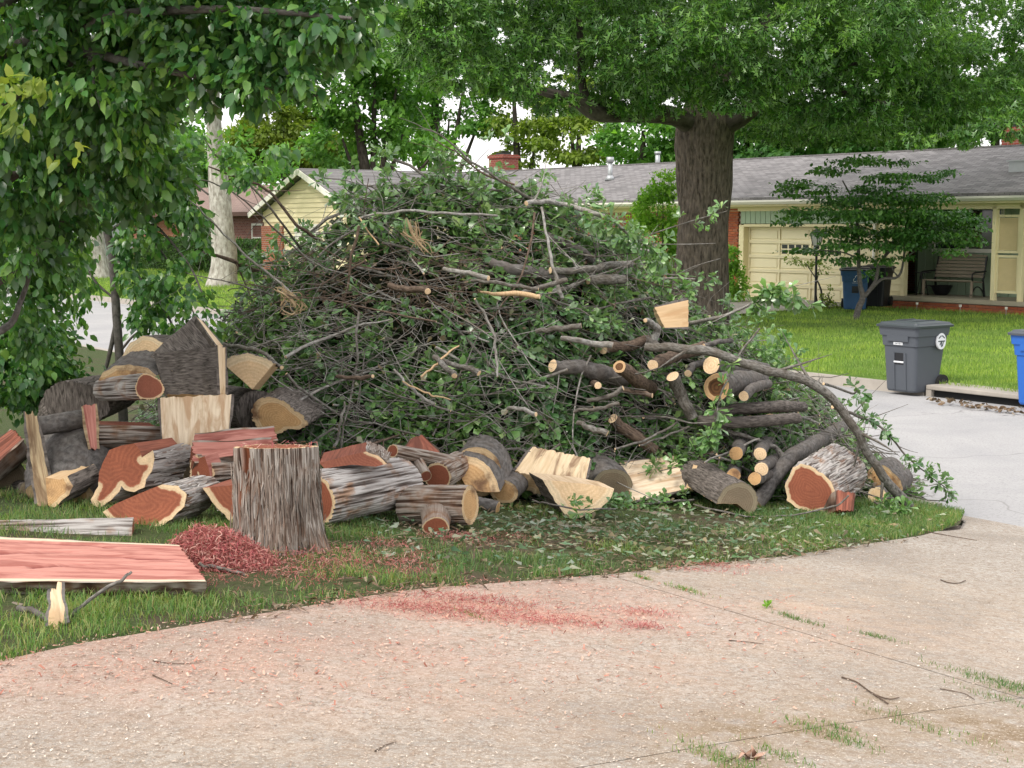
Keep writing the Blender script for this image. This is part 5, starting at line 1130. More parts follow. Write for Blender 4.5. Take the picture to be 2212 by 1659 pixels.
# ---------------------------------------------------------------- logs
_fx = [860, 1000, 1100, 1200, 1240, 1310, 1400, 1480, 1560, 1700, 1800, 1930]
_ff = [1.0, 1.05, 1.07, 1.04, 1.03, 1.08, 1.10, 1.09, 1.065, 1.055, 1.055, 1.09]
def PL(vx, vy, D, raw=0):
    if raw: return P(vx, vy, D)
    return P(vx, vy, D*float(np.interp(vx, _fx, _ff)))
def DL(vx, D): return D*float(np.interp(vx, _fx, _ff))
def world_log(name, label, cat='log', group=None):
    return name, label, cat, group
def strips(o, V, nrow, ncol, count, seed, closed, wr=(.003, .009), lr=(3, 9), lift=.010, mat=None, cols=None):
    """loose fibrous bark strips that follow the bark surface V (nrow, ncol, 3)"""
    rg = np.random.default_rng(seed); Vs, Fs, off = [], [], 0
    ctr = V.mean(axis=1, keepdims=True); N = V - ctr; N /= np.linalg.norm(N, axis=2)[..., None]+1e-9
    for _ in range(count):
        k = int(rg.integers(*lr)); i0 = int(rg.integers(0, max(1, nrow-k))); j = int(rg.integers(0, ncol)) if cols is None else int(rg.choice(cols)); ii = np.arange(i0, min(nrow, i0+k))
        if len(ii) < 3: continue
        p = V[ii, j]; n_ = N[ii, j]; j2 = (j+3) % ncol if closed else min(ncol-1, j+3)
        if j2 == j: continue
        t_ = V[ii, j2]-p; t_ /= np.linalg.norm(t_, axis=1)[:, None]+1e-9
        u = np.linspace(0, 1, len(ii)); w = rg.uniform(*wr)*(1-.6*np.abs(2*u-1)**2); e = rg.uniform(-1, 1)
        h = .0025 + lift*rg.uniform(.1, 1)*np.clip(u if e > 0 else 1-u, 0, 1)**3; dr = (u*rg.normal()*.012)[:, None]*t_
        a = p + n_*h[:, None] + dr - t_*w[:, None]; b = p + n_*h[:, None] + dr + t_*w[:, None]
        q = np.arange(len(ii)-1)*2; Vs.append(np.stack([a, b], 1).reshape(-1, 3)); Fs.append(np.stack([q, q+1, q+3, q+2], -1)+off); off += 2*len(ii)
    if Vs:
        so = link('bark_strips', mesh_np('bark_strips', np.concatenate(Vs)-np.array(o.location), np.concatenate(Fs), [M[mat or 'strips']]), o); so['kind'] = 'stuff'
M['strips'] = m_leaf('loose cedar bark fibres', [(.10,.065,.045),(.34,.30,.26),(.20,.15,.12),(.45,.42,.38),(.15,.09,.06)], .0, .9, .1)
M['strips_grey'] = m_leaf('loose grey bark fibres', [(.16,.13,.11),(.42,.40,.37),(.26,.23,.21),(.52,.50,.47),(.20,.13,.10)], .0, .9, .1)
def L_log(label, front, back, r, bark='cedar', end='end_red', sector=None, name='log', rings=None, rb=None, lobes=(), squash=1.0, roll=0, bark_amp=.010, split='split_red', nseg=None, nlen=None, notch=None, end2=None, group=None, ragged=.0, seed=None, furr=None, end_tilt=(0, 0), bulge=0.0):
    """front/back: (vx, vy, D) of the pith at each end; r: picture radius at the front;
    sector: (a0, a1) degrees seen from the front (0 right, 90 up); notch: list of (angle, width, depth)"""
    seed = seed if seed is not None else abs(hash(label)) % 1000 if False else sum(ord(c) for c in label) % 997
    c0, c1 = PL(*front), PL(*back); df = DL(front[0], front[2]); r0 = r*mpp(df); r1 = (rb if rb is not None else r)*mpp(df)
    o = empty(name, c0); tag(o, label, 'log', group)
    ax = c1 - c0; Lg = ax.length; zv = ax.normalized()
    up = Vector((0, 0, 1)) if abs(zv.z) < .85 else Vector((0, 1, 0)) * (-1 if zv.z > 0 else 1)
    y = (up - zv*up.dot(zv)).normalized(); x = y.cross(zv)      # right-handed, x to the left seen from the front
    cedar = bark.startswith('cedar')
    full = sector is None; a0, a1 = (0, 360) if full else sector
    R0 = max(r0, r1)
    furr = furr or (.015 if cedar else .03)
    n = nseg or int(np.clip(2*math.pi*R0*(a1-a0)/360/(furr/3.2), 24, 220)); m = nlen or int(np.clip(Lg/.022, 8, 40))
    ang = np.radians(np.linspace(a0, a1, n+1)); 
    if full: ang = ang[:-1]
    n_ = len(ang); u = np.linspace(0, 1, m+1)[:, None]
    A = ang[None] + 0*u
    rad = r0 + (r1-r0)*u + 0*A
    for k_, (fr, am, ph) in enumerate(lobes): rad = rad*(1 + am*np.cos(fr*A + ph))
    if notch:
        for na, nw, nd in notch:
            da = np.abs((np.degrees(A)-na+180) % 360 - 180); rad = rad*(1 - nd*np.exp(-(da/nw)**2))
    rad = rad*(1 + .10*(fnoise(np.cos(A)*1.7+7, np.sin(A)*1.7, u*1.2, seed)-.5)) * (1 + bulge*np.sin(np.pi*u))
    base = rad.copy()
    fs = R0/furr
    zz = u*Lg/(.34 if cedar else .07)
    h = fnoise(np.cos(A)*fs, np.sin(A)*fs, zz, seed+3, 3); h = 1-np.abs(2*h-1)*1.9; h = np.clip(h, 0, 1)
    warp = fnoise(np.cos(A)*2.5, np.sin(A)*2.5, u*Lg/.25, seed+5, 2)
    rad = rad + bark_amp*(h-.3)*1.0 + bark_amp*.9*(warp-.5)
    ro = math.radians(roll); ca, sa = np.cos(A+ro), np.sin(A+ro)*squash
    X, Y, Z = np.array(x), np.array(y), np.array(zv)
    jag0 = ragged*(fnoise(np.cos(A[0])*6, np.sin(A[0])*6, 0, seed+9)-.5)
    tz = end_tilt[0]*rad[0]*ca[0] + end_tilt[1]*rad[0]*sa[0]
    def pos(rr, ca_, sa_, zl): return (-ca_*rr)[..., None]*X + (sa_*rr)[..., None]*Y + zl[..., None]*Z
    zl = u*Lg + 0*A; zl = zl + (1-u)*tz[None] + (1-u)*jag0[None]
    V = pos(rad, ca, sa, zl)
    nn = n_ if full else n_-1
    i = np.arange(m)[:, None]*n_; j = np.arange(nn)[None]
    Fq = np.stack([i+j, i+n_+j, i+n_+(j+1) % n_, i+(j+1) % n_], -1).reshape(-1, 4)
    arc = np.cumsum(np.concatenate([[0], np.full(n_-1, 1.0)]))*R0*math.radians(a1-a0)/max(1, n_)
    uv = np.stack([np.broadcast_to(arc[None], rad.shape), zl], -1)
    if full: uv[:, :, 0] = R0*np.abs(A-np.pi)
    link('bark', mesh_np('bark', V.reshape(-1, 3), Fq, [M[bark]], uv=uv.reshape(-1, 2), attrs={'ridge': h.ravel()}, smooth=True), o)
    if cedar: strips(o, V, m+1, n_, int(90 + 900*Lg*R0*4), seed, full, mat='strips_grey' if bark == 'cedar_grey' else 'strips')
    # end faces
    for which, ring_i, z_l, em in ((0, 0, zl[0], end), (1, m, zl[-1], end2 or end)):
        rs = np.array([0, .25, .5, .7, .84, .93, 1.0])
        rr = base[ring_i][None]*rs[:, None]*.997
        rr[-1] = rad[ring_i] - .0005
        cav = np.broadcast_to(ca[ring_i][None], rr.shape); sav = np.broadcast_to(sa[ring_i][None], rr.shape)
        zc = z_l.mean(); zr = zc + (z_l[None]-zc)*rs[:, None] + (.0015 if which == 0 else -.0015)
        V2 = pos(rr, cav, sav, zr)
        k = len(rs); i2 = np.arange(k-1)[:, None]*n_; f2 = np.stack([i2+j, i2+(j+1) % n_, i2+n_+(j+1) % n_, i2+n_+j], -1).reshape(-1, 4)
        if which == 0: f2 = f2[:, ::-1]
        uv2 = np.stack([-cav*rr, sav*rr], -1).reshape(-1, 2) + seed*.37
        link('end_face', mesh_np('end_face', V2.reshape(-1, 3), f2, [M[em]], uv=uv2, attrs={'rim': np.repeat(rs, n_)}), o)
    if not full:           # split faces: pith line to each edge
        for idx in (0, n_-1):
            w = np.linspace(0, 1, 9)[None]; ml = np.linspace(0, 1, 13); ri = np.round(ml*m).astype(int)
            rr = rad[ri, idx][:, None]*w; zz2 = zl[ri, idx][:, None] + 0*w; zz2[0] = z_l_mean0 if False else zl[0].mean() + (zl[0, idx]-zl[0].mean())*w[0]
            off = .012*(fnoise(w*5+idx, ml[:, None]*2, 0, seed+11)-.5)
            ca_, sa_ = ca[0, idx], sa[0, idx]
            V3 = pos(rr, np.full_like(rr, ca_), np.full_like(rr, sa_), zz2) + off[..., None]*np.array([0, 0, 1.0])*np.sin(np.pi*w)[..., None]
            f3 = (np.arange(12)[:, None]*9 + np.arange(8)[None]).ravel(); f3 = np.stack([f3, f3+1, f3+10, f3+9], -1)
            link('split_face', mesh_np('split_face', V3.reshape(-1, 3), f3, [M[split]], uv=np.stack([zz2, rr], -1).reshape(-1, 2)), o)
    return o

def L_slab(label, corners, thick, face='split_pale', bark='bark_dark', grain='u', name='split_log', jag=.012, ends='end_pale', relief=.008, seed=1, prof='round', cracks=(), streak_off=0.0, shift=(0, 0, 0), group=None, face_grid=30):
    """corners: four (vx, vy, D) clockwise from top-left as seen; thickness goes away from the viewer.
    grain 'u' runs left-right, 'v' top-bottom"""
    C = [np.array(PL(*c)) for c in corners]; g = face_grid
    u, v = np.meshgrid(np.linspace(0, 1, g+1), np.linspace(0, 1, g+1), indexing='ij')
    S = C[0]*((1-u)*(1-v))[..., None] + C[1]*(u*(1-v))[..., None] + C[2]*(u*v)[..., None] + C[3]*((1-u)*v)[..., None]
    nrm = np.cross(C[1]-C[0], C[3]-C[0]); nrm /= np.linalg.norm(nrm); 
    camd = (C[0]+C[2])/2 - np.array([0, 0, ZC])
    if nrm.dot(camd) < 0: nrm = -nrm           # away from the viewer
    eu = (C[1]-C[0]); lu = np.linalg.norm(eu); eu = eu/lu; ev = C[3]-C[0]; lv = np.linalg.norm(ev); ev = ev/lv
    a, b, la, lb = (u, v, lu, lv) if grain == 'u' else (v, u, lv, lu)      # a along grain
    h = fnoise(a*la/.22, b*lb/.022, 0, seed, 3) - .5; h2 = fnoise(a*la/.3, b*lb/.09, 0, seed+4, 2)-.5
    Fp = S + nrm*(relief*h + relief*2*h2)[..., None]
    ck = 0*a
    for (cb, slope, a0_, a1_, dep) in cracks:         # long open cracks along the grain
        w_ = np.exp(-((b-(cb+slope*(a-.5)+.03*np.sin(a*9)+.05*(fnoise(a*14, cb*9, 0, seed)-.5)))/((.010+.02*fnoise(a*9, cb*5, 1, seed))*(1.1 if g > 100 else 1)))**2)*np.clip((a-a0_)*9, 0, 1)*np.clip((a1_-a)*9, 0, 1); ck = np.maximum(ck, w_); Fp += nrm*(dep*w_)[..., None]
    # ragged silhouette at the ends of the grain
    jn = jag*(fnoise(b*lb/.018, 0*b, 0, seed+8, 2)-.5)*2; ga = eu if grain == 'u' else ev
    Fp += ga*(jn*((a < 1e-6).astype(float) + (a > 1-1e-6)))[..., None]
    gb = ev if grain == 'u' else eu; jb = .25*jag*(fnoise(a*la/.05, 3+0*a, 0, seed+12, 2)-.5)
    Fp += gb*(jb*((b < 1e-6).astype(float) + (b > 1-1e-6)))[..., None]
    org = Fp.reshape(-1, 3).mean(0) + nrm*thick/2 + np.array(shift)
    o = empty(name, org); tag(o, label, 'log', group)
    i = (np.arange(g)[:, None]*(g+1) + np.arange(g)[None]).ravel(); q = np.stack([i, i+g+1, i+g+2, i+1], -1)
    uv = np.stack([a*la + streak_off, b*lb + seed*.13], -1).reshape(-1, 2)
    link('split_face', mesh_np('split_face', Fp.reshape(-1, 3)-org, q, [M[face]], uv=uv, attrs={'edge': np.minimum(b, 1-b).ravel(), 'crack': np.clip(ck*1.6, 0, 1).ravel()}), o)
    # bark back: rounded across the grain
    pr = {'round': lambda t: np.sqrt(np.clip(1-(2*t-1)**2, 0, 1))*.92+.02, 'slab': lambda t: np.clip(np.minimum(t, 1-t)*9, 0, 1)**.6*.95+.02, 'wedge': lambda t: t*.95+.03, 'wedge_r': lambda t: (1-t)*.95+.03}[prof](b)
    hb = fnoise(a*la/.15, b*lb/.02, 2, seed+20, 3); hb = np.clip(1-np.abs(2*hb-1)*1.9, 0, 1)
    Bp = Fp + nrm*(thick*pr + .008*(hb-.4)*(pr > .05))[..., None]
    arc = b*lb*1.3
    link('bark', mesh_np('bark', Bp.reshape(-1, 3)-org, q[:, ::-1], [M[bark]], uv=np.stack([arc, a*la], -1).reshape(-1, 2), attrs={'ridge': hb.ravel()}, smooth=True), o)
    # closing strips all round (end grain across the ends, bark along the edges)
    I = np.arange((g+1)**2).reshape(g+1, g+1)
    def strip(idx, nm_, mat):
        if nm_ == 'bark_edge':
            k = len(idx); w_ = np.linspace(0, 1, 9)[:, None]; A_, B_ = Fp.reshape(-1, 3)[idx], Bp.reshape(-1, 3)[idx]
            ln = np.concatenate([[0], np.cumsum(np.linalg.norm(np.diff(A_, axis=0), axis=1))])[None]; dd = np.linalg.norm(B_-A_, axis=1)[None]
            ow = (Fp[:, :].reshape(-1, 3)[idx] - S.reshape(-1, 3).mean(0)); gd = (A_[-1]-A_[0]); gd /= np.linalg.norm(gd); ow = ow - (ow@gd)[:, None]*gd - (ow@nrm)[:, None]*nrm; ow /= np.linalg.norm(ow, axis=1)[:, None]+1e-9
            hh_ = fnoise(ln/.25+0*w_, w_*dd/.012, 0, seed+30, 3); hh_ = np.clip(1-np.abs(2*hh_-1)*1.9, 0, 1)
            Vv = A_[None]*(1-w_)[..., None] + B_[None]*w_[..., None] + ow[None]*((.012*(hh_-.2)+.012*np.sin(np.pi*w_))*np.clip(w_*8, 0, 1))[..., None]
            ii = (np.arange(8)[:, None]*k + np.arange(k-1)[None]).ravel(); ff = np.stack([ii, ii+1, ii+k+1, ii+k], -1)
            link(nm_, mesh_np(nm_, Vv.reshape(-1, 3)-org, ff, [M[mat]], uv=np.stack([w_*dd, ln+0*w_], -1).reshape(-1, 2), attrs={'rim': np.repeat(w_.ravel(), k), 'ridge': hh_.ravel()}, smooth=True), o); return
        Vs = np.concatenate([Fp.reshape(-1, 3)[idx], Bp.reshape(-1, 3)[idx]])-org; k = len(idx); f = np.stack([np.arange(k-1), np.arange(1, k), np.arange(1, k)+k, np.arange(k-1)+k], -1)
        rim = np.concatenate([np.full(k, .2), np.full(k, 1.0)]); tt = np.linspace(0, 1, k)*(lb)
        link(nm_, mesh_np(nm_, Vs, f, [M[mat]], uv=np.concatenate([np.stack([tt, 0*tt], -1), np.stack([tt, 0*tt+thick], -1)]), attrs={'rim': rim, 'ridge': rim*.5}), o)
    e0, e1 = (I[0, :], I[-1, :]) if grain == 'u' else (I[:, 0], I[:, -1]); s0, s1 = (I[:, 0], I[:, -1]) if grain == 'u' else (I[0, :], I[-1, :])
    strip(e0, 'end_face', ends); strip(e1, 'end_face', ends); strip(s0, 'bark_edge', bark); strip(s1, 'bark_edge', bark)
    return o
def L_poly(label, poly, D, thick, depth_dir=(0, 1, .1), end='end_pale', bark='bark_dark', bark_edges=None, name='log', rim_from=None, tilt=(0, 0), seed=1, split='split_flat', group=None, amp=.006, tipback=None):
    """a sawn end face of free outline [(vx, vy)], extruded away from the viewer along depth_dir;
    bark_edges: indices of outline edges that are bark (others are split wood); tilt: depth change per metre in x, z"""
    c = np.mean(poly, axis=0); D = DL(c[0], D); pc = P(c[0], c[1], D)
    # resample outline
    pts = []; own = []; k = len(poly)
    for i in range(k):
        a, b = np.array(poly[i], float), np.array(poly[(i+1) % k], float); d = np.linalg.norm(b-a); s = max(2, int(d/(2.0 if bark.startswith('cedar') else 4)))
        for t_ in range(s): pts.append(a+(b-a)*t_/s); own.append(i)
    pts = np.array(pts); own = np.array(own); n = len(pts)
    is_b = np.isin(own, bark_edges) if bark_edges is not None else np.ones(n, bool)
    wob = (vnoise(np.arange(n)*(.2 if bark.startswith('cedar') else .4), 0*np.arange(n), 0, seed)-.5)*(3.0)
    nx = (pts-c); nx /= np.linalg.norm(nx, axis=1)[:, None]; pts = pts + nx*(wob*np.where(is_b, 1, .35))[:, None]
    W = []
    for q in pts:
        w0 = P(q[0], q[1], D); dd = tilt[0]*(w0.x-pc.x) + tilt[1]*(w0.z-pc.z); W.append(np.array(P(q[0], q[1], D+dd)))
    W = np.array(W); o = empty(name, pc); tag(o, label, 'log', group); org = np.array(pc)
    ctr = W.mean(0) if rim_from is None else np.array(P(rim_from[0], rim_from[1], D + tilt[0]*(P(rim_from[0], rim_from[1], D).x-pc.x) + tilt[1]*(P(rim_from[0], rim_from[1], D).z-pc.z)))
    dv = np.array(depth_dir, float); dv /= np.linalg.norm(dv)
    rs = np.array([0, .3, .55, .72, .84, .93, 1.0])
    # distance to the bark outline sets the sapwood band
    Vf = ctr + (W-ctr)[None]*rs[:, None, None]
    bpts = W[is_b]; dist = np.min(np.linalg.norm(Vf[:, :, None]-bpts[None, None], axis=-1), axis=-1) if is_b.any() else np.ones(Vf.shape[:2])
    size = np.linalg.norm(W-ctr, axis=1).max(); rim = 1 - np.clip(dist/size, 0, 1)
    j = np.arange(n)[None]; i2 = np.arange(len(rs)-1)[:, None]*n; f = np.stack([i2+j, i2+(j+1) % n, i2+n+(j+1) % n, i2+n+j], -1).reshape(-1, 4)
    e1 = np.array([1.0, 0, 0]); e2 = np.array([0, .1, 1.0])
    uvf = np.stack([(Vf-ctr)@e1, (Vf-ctr)@e2], -1).reshape(-1, 2) + seed*.31
    link('end_face', mesh_np('end_face', Vf.reshape(-1, 3)-org, f, [M[end]], uv=uvf, attrs={'rim': rim.ravel()}), o)
    m = max(6, int(thick/.02)); u = np.linspace(0, 1, m+1)
    arc = np.concatenate([[0], np.cumsum(np.linalg.norm(np.diff(W, axis=0), axis=1))])
    outw = (W-ctr); outw -= dv*(outw@dv)[:, None]; outw /= np.linalg.norm(outw, axis=1)[:, None]+1e-9
    h = fnoise(arc[None]/.016+0*u[:, None], u[:, None]*thick/(.32 if bark.startswith('cedar') else .08)+0*arc[None], 0, seed+2, 3); h = np.clip(1-np.abs(2*h-1)*1.9, 0, 1)
    V = W[None] + dv*(u*thick)[:, None, None] + outw[None]*(amp*(h-.3)*np.where(is_b, 1, .3)[None])[..., None]
    V[0] = W
    fi = np.arange(m)[:, None]*n + j; F2 = np.stack([fi, fi-j+(j+1) % n, fi-j+(j+1) % n+n, fi+n], -1)
    uvb = np.stack([np.broadcast_to(arc[None], h.shape), np.broadcast_to(u[:, None]*thick, h.shape)], -1)
    if bark.startswith('cedar') and is_b.any(): strips(o, V, m+1, n, int(60+thick*700), seed, True, mat='strips_grey' if bark == 'cedar_grey' else 'strips', cols=np.nonzero(is_b)[0])
    for sel, nm_, mt in ((is_b, 'bark', bark), (~is_b, 'split_face', split)):
        if sel.any():
            ff = F2[:, sel].reshape(-1, 4); used, inv = np.unique(ff, return_inverse=True)
            uvv = uvb.reshape(-1, 2)[used]
            if nm_ == 'split_face': uvv = uvv[:, ::-1]
            link(nm_, mesh_np(nm_, V.reshape(-1, 3)[used]-org, inv.reshape(-1, 4), [M[mt]], uv=uvv, attrs={'ridge': h.ravel()[used]}, smooth=nm_ == 'bark'), o)
    Vb = V[-1]; cb = Vb.mean(0); vb = np.vstack([cb[None], Vb]); fb = np.stack([np.zeros(n, int), 1+(np.arange(n)+1) % n, 1+np.arange(n)], -1)
    link('back_end_face', mesh_np('back_end_face', vb-org, fb, [M[end]], uv=vb[:, [0, 2]], attrs={'rim': np.r_[0, np.full(n, .5)]}), o)
    return o

# --- the upright cedar stump in front
def stump():
    c = hit(582, 1196); c = Vector((c.x, c.y+.21, 0)); c.z = Gs(c.x, c.y); D = c.y
    o = empty('stump', c); tag(o, 'upright cedar stump section with shaggy striped bark and a hollow fold on its left', 'stump')
    Hh = .615; m, n = 36, 460; A = np.linspace(0, 2*np.pi, n, endpoint=False)[None]; u = np.linspace(0, 1, m+1)[:, None]
    r = .205 + .05*np.exp(-u/.22)*(1+.5*np.cos(A*5+1)) + .015*np.cos(3*A+.5) + .012*np.cos(5*A)
    deg = np.degrees(A)      # screen angles: 0 right, 90 away, 180 left, 270 towards the viewer
    fold = np.exp(-(((deg-222)+5*np.sin(u*5))/9)**2); r = r - .06*fold*np.clip(.2+1.3*u, 0, 1)*(.7+.3*np.sin(u*9)) + .022*np.exp(-((deg-205)/12)**2)
    fs = .265/.013; h = fnoise(np.cos(A)*fs, np.sin(A)*fs, u*Hh/.30, 5, 2); h = np.clip(1-np.abs(2*h-1)*1.9, 0, 1)
    wv = fnoise(np.cos(A)*3, np.sin(A)*3, u*3, 9, 2)
    rr = r + .014*(h-.3) + .012*(wv-.5)
    lean = -.05; z = u*Hh - .03 + 0*A
    top = .010*(fnoise(np.cos(A)*9, np.sin(A)*9, 0, 4)-.5); z = z + top*(u > .99)
    cx_, cy_ = .02 - .0*u, lean*u*Hh
    V = np.stack([cx_ + rr*np.cos(A), cy_*1.6 + rr*np.sin(A), z - .09*(rr*np.sin(A))*u], -1)
    i = np.arange(m)[:, None]*n; j = np.arange(n)[None]; f = np.stack([i+j, i+(j+1) % n, i+n+(j+1) % n, i+n+j], -1).reshape(-1, 4)
    uv = np.stack([.27*np.abs(A-np.pi)+0*u, z], -1).reshape(-1, 2)
    hot = np.clip(h - 0*fold, 0, 1); strips(o, V + np.array(c), m+1, n, 900, 8, True, (.0025, .006), (5, 16), .012)
    link('bark', mesh_np('bark', V.reshape(-1, 3), f, [M['cedar_stump']], uv=uv, attrs={'ridge': hot.ravel(), 'fold': (fold*np.clip(u*1.3+.2, 0, 1)).ravel()}, smooth=True), o)
    rs = np.array([0, .3, .6, .8, .9, 1.0]); Rt = rr[-1]; ctr = np.array([.02, cy_[-1, 0]*1.6, Hh-.03]) if np.ndim(cy_) else None
    Vt = ctr + (V[-1]-ctr)[None]*rs[:, None, None]; i2 = np.arange(5)[:, None]*n; f2 = np.stack([i2+j, i2+(j+1) % n, i2+n+(j+1) % n, i2+n+j], -1).reshape(-1, 4)
    link('end_face', mesh_np('end_face', Vt.reshape(-1, 3), f2, [M['end_red']], uv=Vt.reshape(-1, 3)[:, :2], attrs={'rim': np.repeat(rs, n)}), o)
    rg = np.random.default_rng(3); k = 90; a = rg.uniform(0, 2*np.pi, k); q = rg.uniform(.2, 1, k)**.5*.24
    d = rg.normal(size=(k, 3)); d[:, 2] *= .5; v_, f_ = scatter(np.array([(-.5,-.05,0),(.5,-.05,.1),(.5,.05,.12),(-.5,.05,0)]), np.array([(0,1,2),(0,2,3)]), np.stack([.02+q*np.cos(a), -.05+q*np.sin(a)*1.0, Hh-.02-.09*q*np.sin(a)+.005*rg.uniform(size=k)], -1), rot_from(d, np.array([[0,0,1.]]).repeat(k, 0)), rg.uniform(.015, .05, k))
    so = link('shavings', mesh_np('shavings', v_, f_, [M['shavings']]), o); so['kind'] = 'stuff'
def m_stump():
    t = NT('stump cedar bark'); uv = t.coord('UV', (150, 4.5, 1)); n1 = t.noise(uv, 1.0, 4, .6, .3); n2 = t.noise(t.coord('Object'), 5, 4, .6)
    h = t.math('ADD', t.math('MULTIPLY', t.attr('ridge'), .62), t.math('MULTIPLY', n1, .62))
    c = t.ramp(h, [(.30, (.05,.032,.024)), (.52, (.17,.13,.105)), (.80, (.40,.37,.33))])
    c = t.mix(t.ramp(n2, [(.5, (0,0,0)), (.66, (1,1,1))]), c, t.mix(1.0, c, (.72,.52,.42), 'MULTIPLY'))
    c = t.mix(t.ramp(t.attr('fold'), [(.35, (0,0,0)), (.8, (1,1,1))]), c, t.mix(n1, (.12,.045,.025), (.30,.11,.055)))
    return t.done(c, .92, t.bump(h, .8, .008), spec=.12)
M['cedar_stump'] = m_stump(); stump()

# --- left stack, from the front backwards
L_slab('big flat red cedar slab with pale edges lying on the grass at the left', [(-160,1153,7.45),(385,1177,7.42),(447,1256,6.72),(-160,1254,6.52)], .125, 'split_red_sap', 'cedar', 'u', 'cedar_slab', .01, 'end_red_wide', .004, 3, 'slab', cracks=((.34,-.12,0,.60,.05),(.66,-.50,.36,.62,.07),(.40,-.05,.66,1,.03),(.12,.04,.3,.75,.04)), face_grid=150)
L_log('weathered silver cedar half log behind the red slab at the left', (288,1158,8.42), (-190,1165,8.2), 40, 'cedar_grey', 'end_red', (5, 175), rb=36, squash=.95, split='split_redbrown', bark_amp=.014, seed=5)
L_poly('half-moon cedar piece with red sawn face and pale rim, lowest of the left stack', [(222,1106),(250,1088),(300,1066),(352,1046),(385,1050),(402,1068),(398,1094),(372,1120),(338,1142),(300,1152),(262,1142),(236,1122)], 8.75, .36, (.45, 1, .0), 'end_red', 'cedar_grey', [3,4,5,6,7,8,9,10,11], 'log', (310,1085), (-.1, .5), 7, 'split_redbrown')
L_poly('notched cedar piece with red sawn face and cream rim above the half-moon piece', [(236,972),(262,962),(290,958),(302,972),(308,994),(318,985),(331,972),(335,990),(328,1018),(316,1036),(312,1052),(290,1062),(270,1060),(263,1048),(258,1062),(240,1080),(215,1098),(200,1092),(197,1078),(212,1050),(214,1020),(224,996)], 9.3, .34, (.6, 1, -.02), 'end_red', 'cedar_grey', [4,5,6,7,8,9,10,11,12,13,14,15,16,17,18], 'log', (265,1015), (.1, .45), 9, 'split_redbrown')
L_log('cedar half log with shaggy brown bark and red left end, mid left stack', (196,918,9.8), (338,922,10.05), 52, 'cedar', 'end_red_wide', (175, 368), squash=.95, split='split_redbrown', rb=46, seed=12, bark_amp=.012)
L_slab('thin reddish broken edge piece at the left end of the shaggy half log', [(180,880,9.65),(206,875,9.7),(210,972,9.62),(196,972,9.6)], .06, 'split_red', 'split_rotten', 'v', 'split_log', .02, 'end_red', .01, 13, 'slab', face_grid=16)
L_log('cedar round with silvery bark and red right end on the upper left stack', (322,836,9.95), (228,842,10.3), 33, 'cedar_grey', 'end_red_wide', None, rb=30, squash=.9, lobes=((2,.1,.5),(3,.07,1)), seed=14, bark_amp=.010)
L_poly('tan faced wedge lying on top of the silvery cedar round', [(212,822),(222,805),(250,790),(285,788),(318,795),(338,812),(325,818),(260,826)], 10.25, .38, (.15, 1, .25), 'end_tan', 'bark_grey', [1,2,3,4,5], 'log', None, (0, .9), 15, 'split_flat')
L_poly('pale tan wedge leaning against the dark pointed log at the stack top', [(262,772),(280,740),(308,726),(330,730),(352,740),(338,762),(318,778),(290,790),(275,788)], 10.6, .32, (.3, 1, -.05), 'end_pale', 'bark_dark', [0,1,2,3], 'log', None, (0, .5), 16, 'split_flat')
L_slab('large dark log with a pointed top, pitched like a roof', [(326,770,10.5),(424,684,10.9),(486,752,10.7),(372,800,10.3)], .34, 'bark_dark', 'bark_dark', 'u', 'log', .004, 'end_pale', .016, 17, 'round', face_grid=26)
L_slab('dark mottled bark block under the pointed log, with a pale strip at its right side', [(338,762,10.35),(484,748,10.45),(486,855,10.3),(360,852,10.2)], .36, 'bark_dark', 'bark_dark', 'v', 'log', .004, 'end_pale', .02, 18, 'round', face_grid=26)
L_slab('narrow pale split edge on the right side of the dark mottled block', [(470,744,10.28),(487,752,10.3),(487,852,10.2),(476,850,10.18)], .05, 'split_pale', 'bark_dark', 'v', 'split_log', .012, 'end_pale', .006, 19, 'slab', face_grid=14)
L_slab('slim curved pale edge beside the peak of the pointed dark log', [(424,684,10.72),(436,692,10.72),(488,754,10.5),(474,752,10.5)], .05, 'split_pale', 'bark_dark', 'v', 'split_log', .008, 'end_pale', .006, 19, 'slab', face_grid=14)
L_slab('cream split block with long vertical grain in the middle of the left stack', [(346,858,9.95),(500,853,10.05),(492,966,9.85),(352,976,9.75)], .30, 'split_cream', 'bark_dark', 'v', 'split_log', .009, 'end_pale', .010, 21, 'round', face_grid=36)
L_log('tan fan shaped wedge with its point down, right of the pointed dark log', (545,841,10.6), (560,842,11.0), 78, 'bark_dark', 'end_pale', (50, 138), split='split_flat', seed=22, bark_amp=.012, lobes=((2,.08,1.2),))
L_log('dark log with tan hollow underside between the stack and the brush', (600,905,10.55), (640,880,11.1), 62, 'bark_dark', 'end_tan', None, lobes=((2,.16,2.0),(3,.1,.6)), squash=.62, seed=23, bark_amp=.02, notch=[(300,28,.4)])
L_log('dark lumpy log lying under the fan wedge, deep in shadow', (560,890,10.8), (500,880,11.2), 50, 'bark_dark', 'bark_dark', None, seed=24, lobes=((2,.1,1),))
L_log('dark grey log with ridged bark at the back of the left stack', (165,870,10.4), (245,845,11.0), 62, 'bark_dark', 'bark_dark', None, rb=50, lobes=((2,.2,.4),), squash=.85, seed=25, bark_amp=.018)
L_log('dark block leaning at the far left of the back row with a pale scar', (150,868,10.5), (120,900,10.9), 42, 'bark_dark', 'bark_dark', None, lobes=((3,.1,.4),), seed=251, bark_amp=.018)
L_log('big grey knobbly log at the left with a tan cut underside', (132,1062,9.35), (165,955,9.9), 62, 'bark_grey', 'end_tan', None, rb=72, lobes=((2,.14,.3),(3,.10,2.2)), squash=.8, seed=26, bark_amp=.016, furr=.08, bulge=.12)
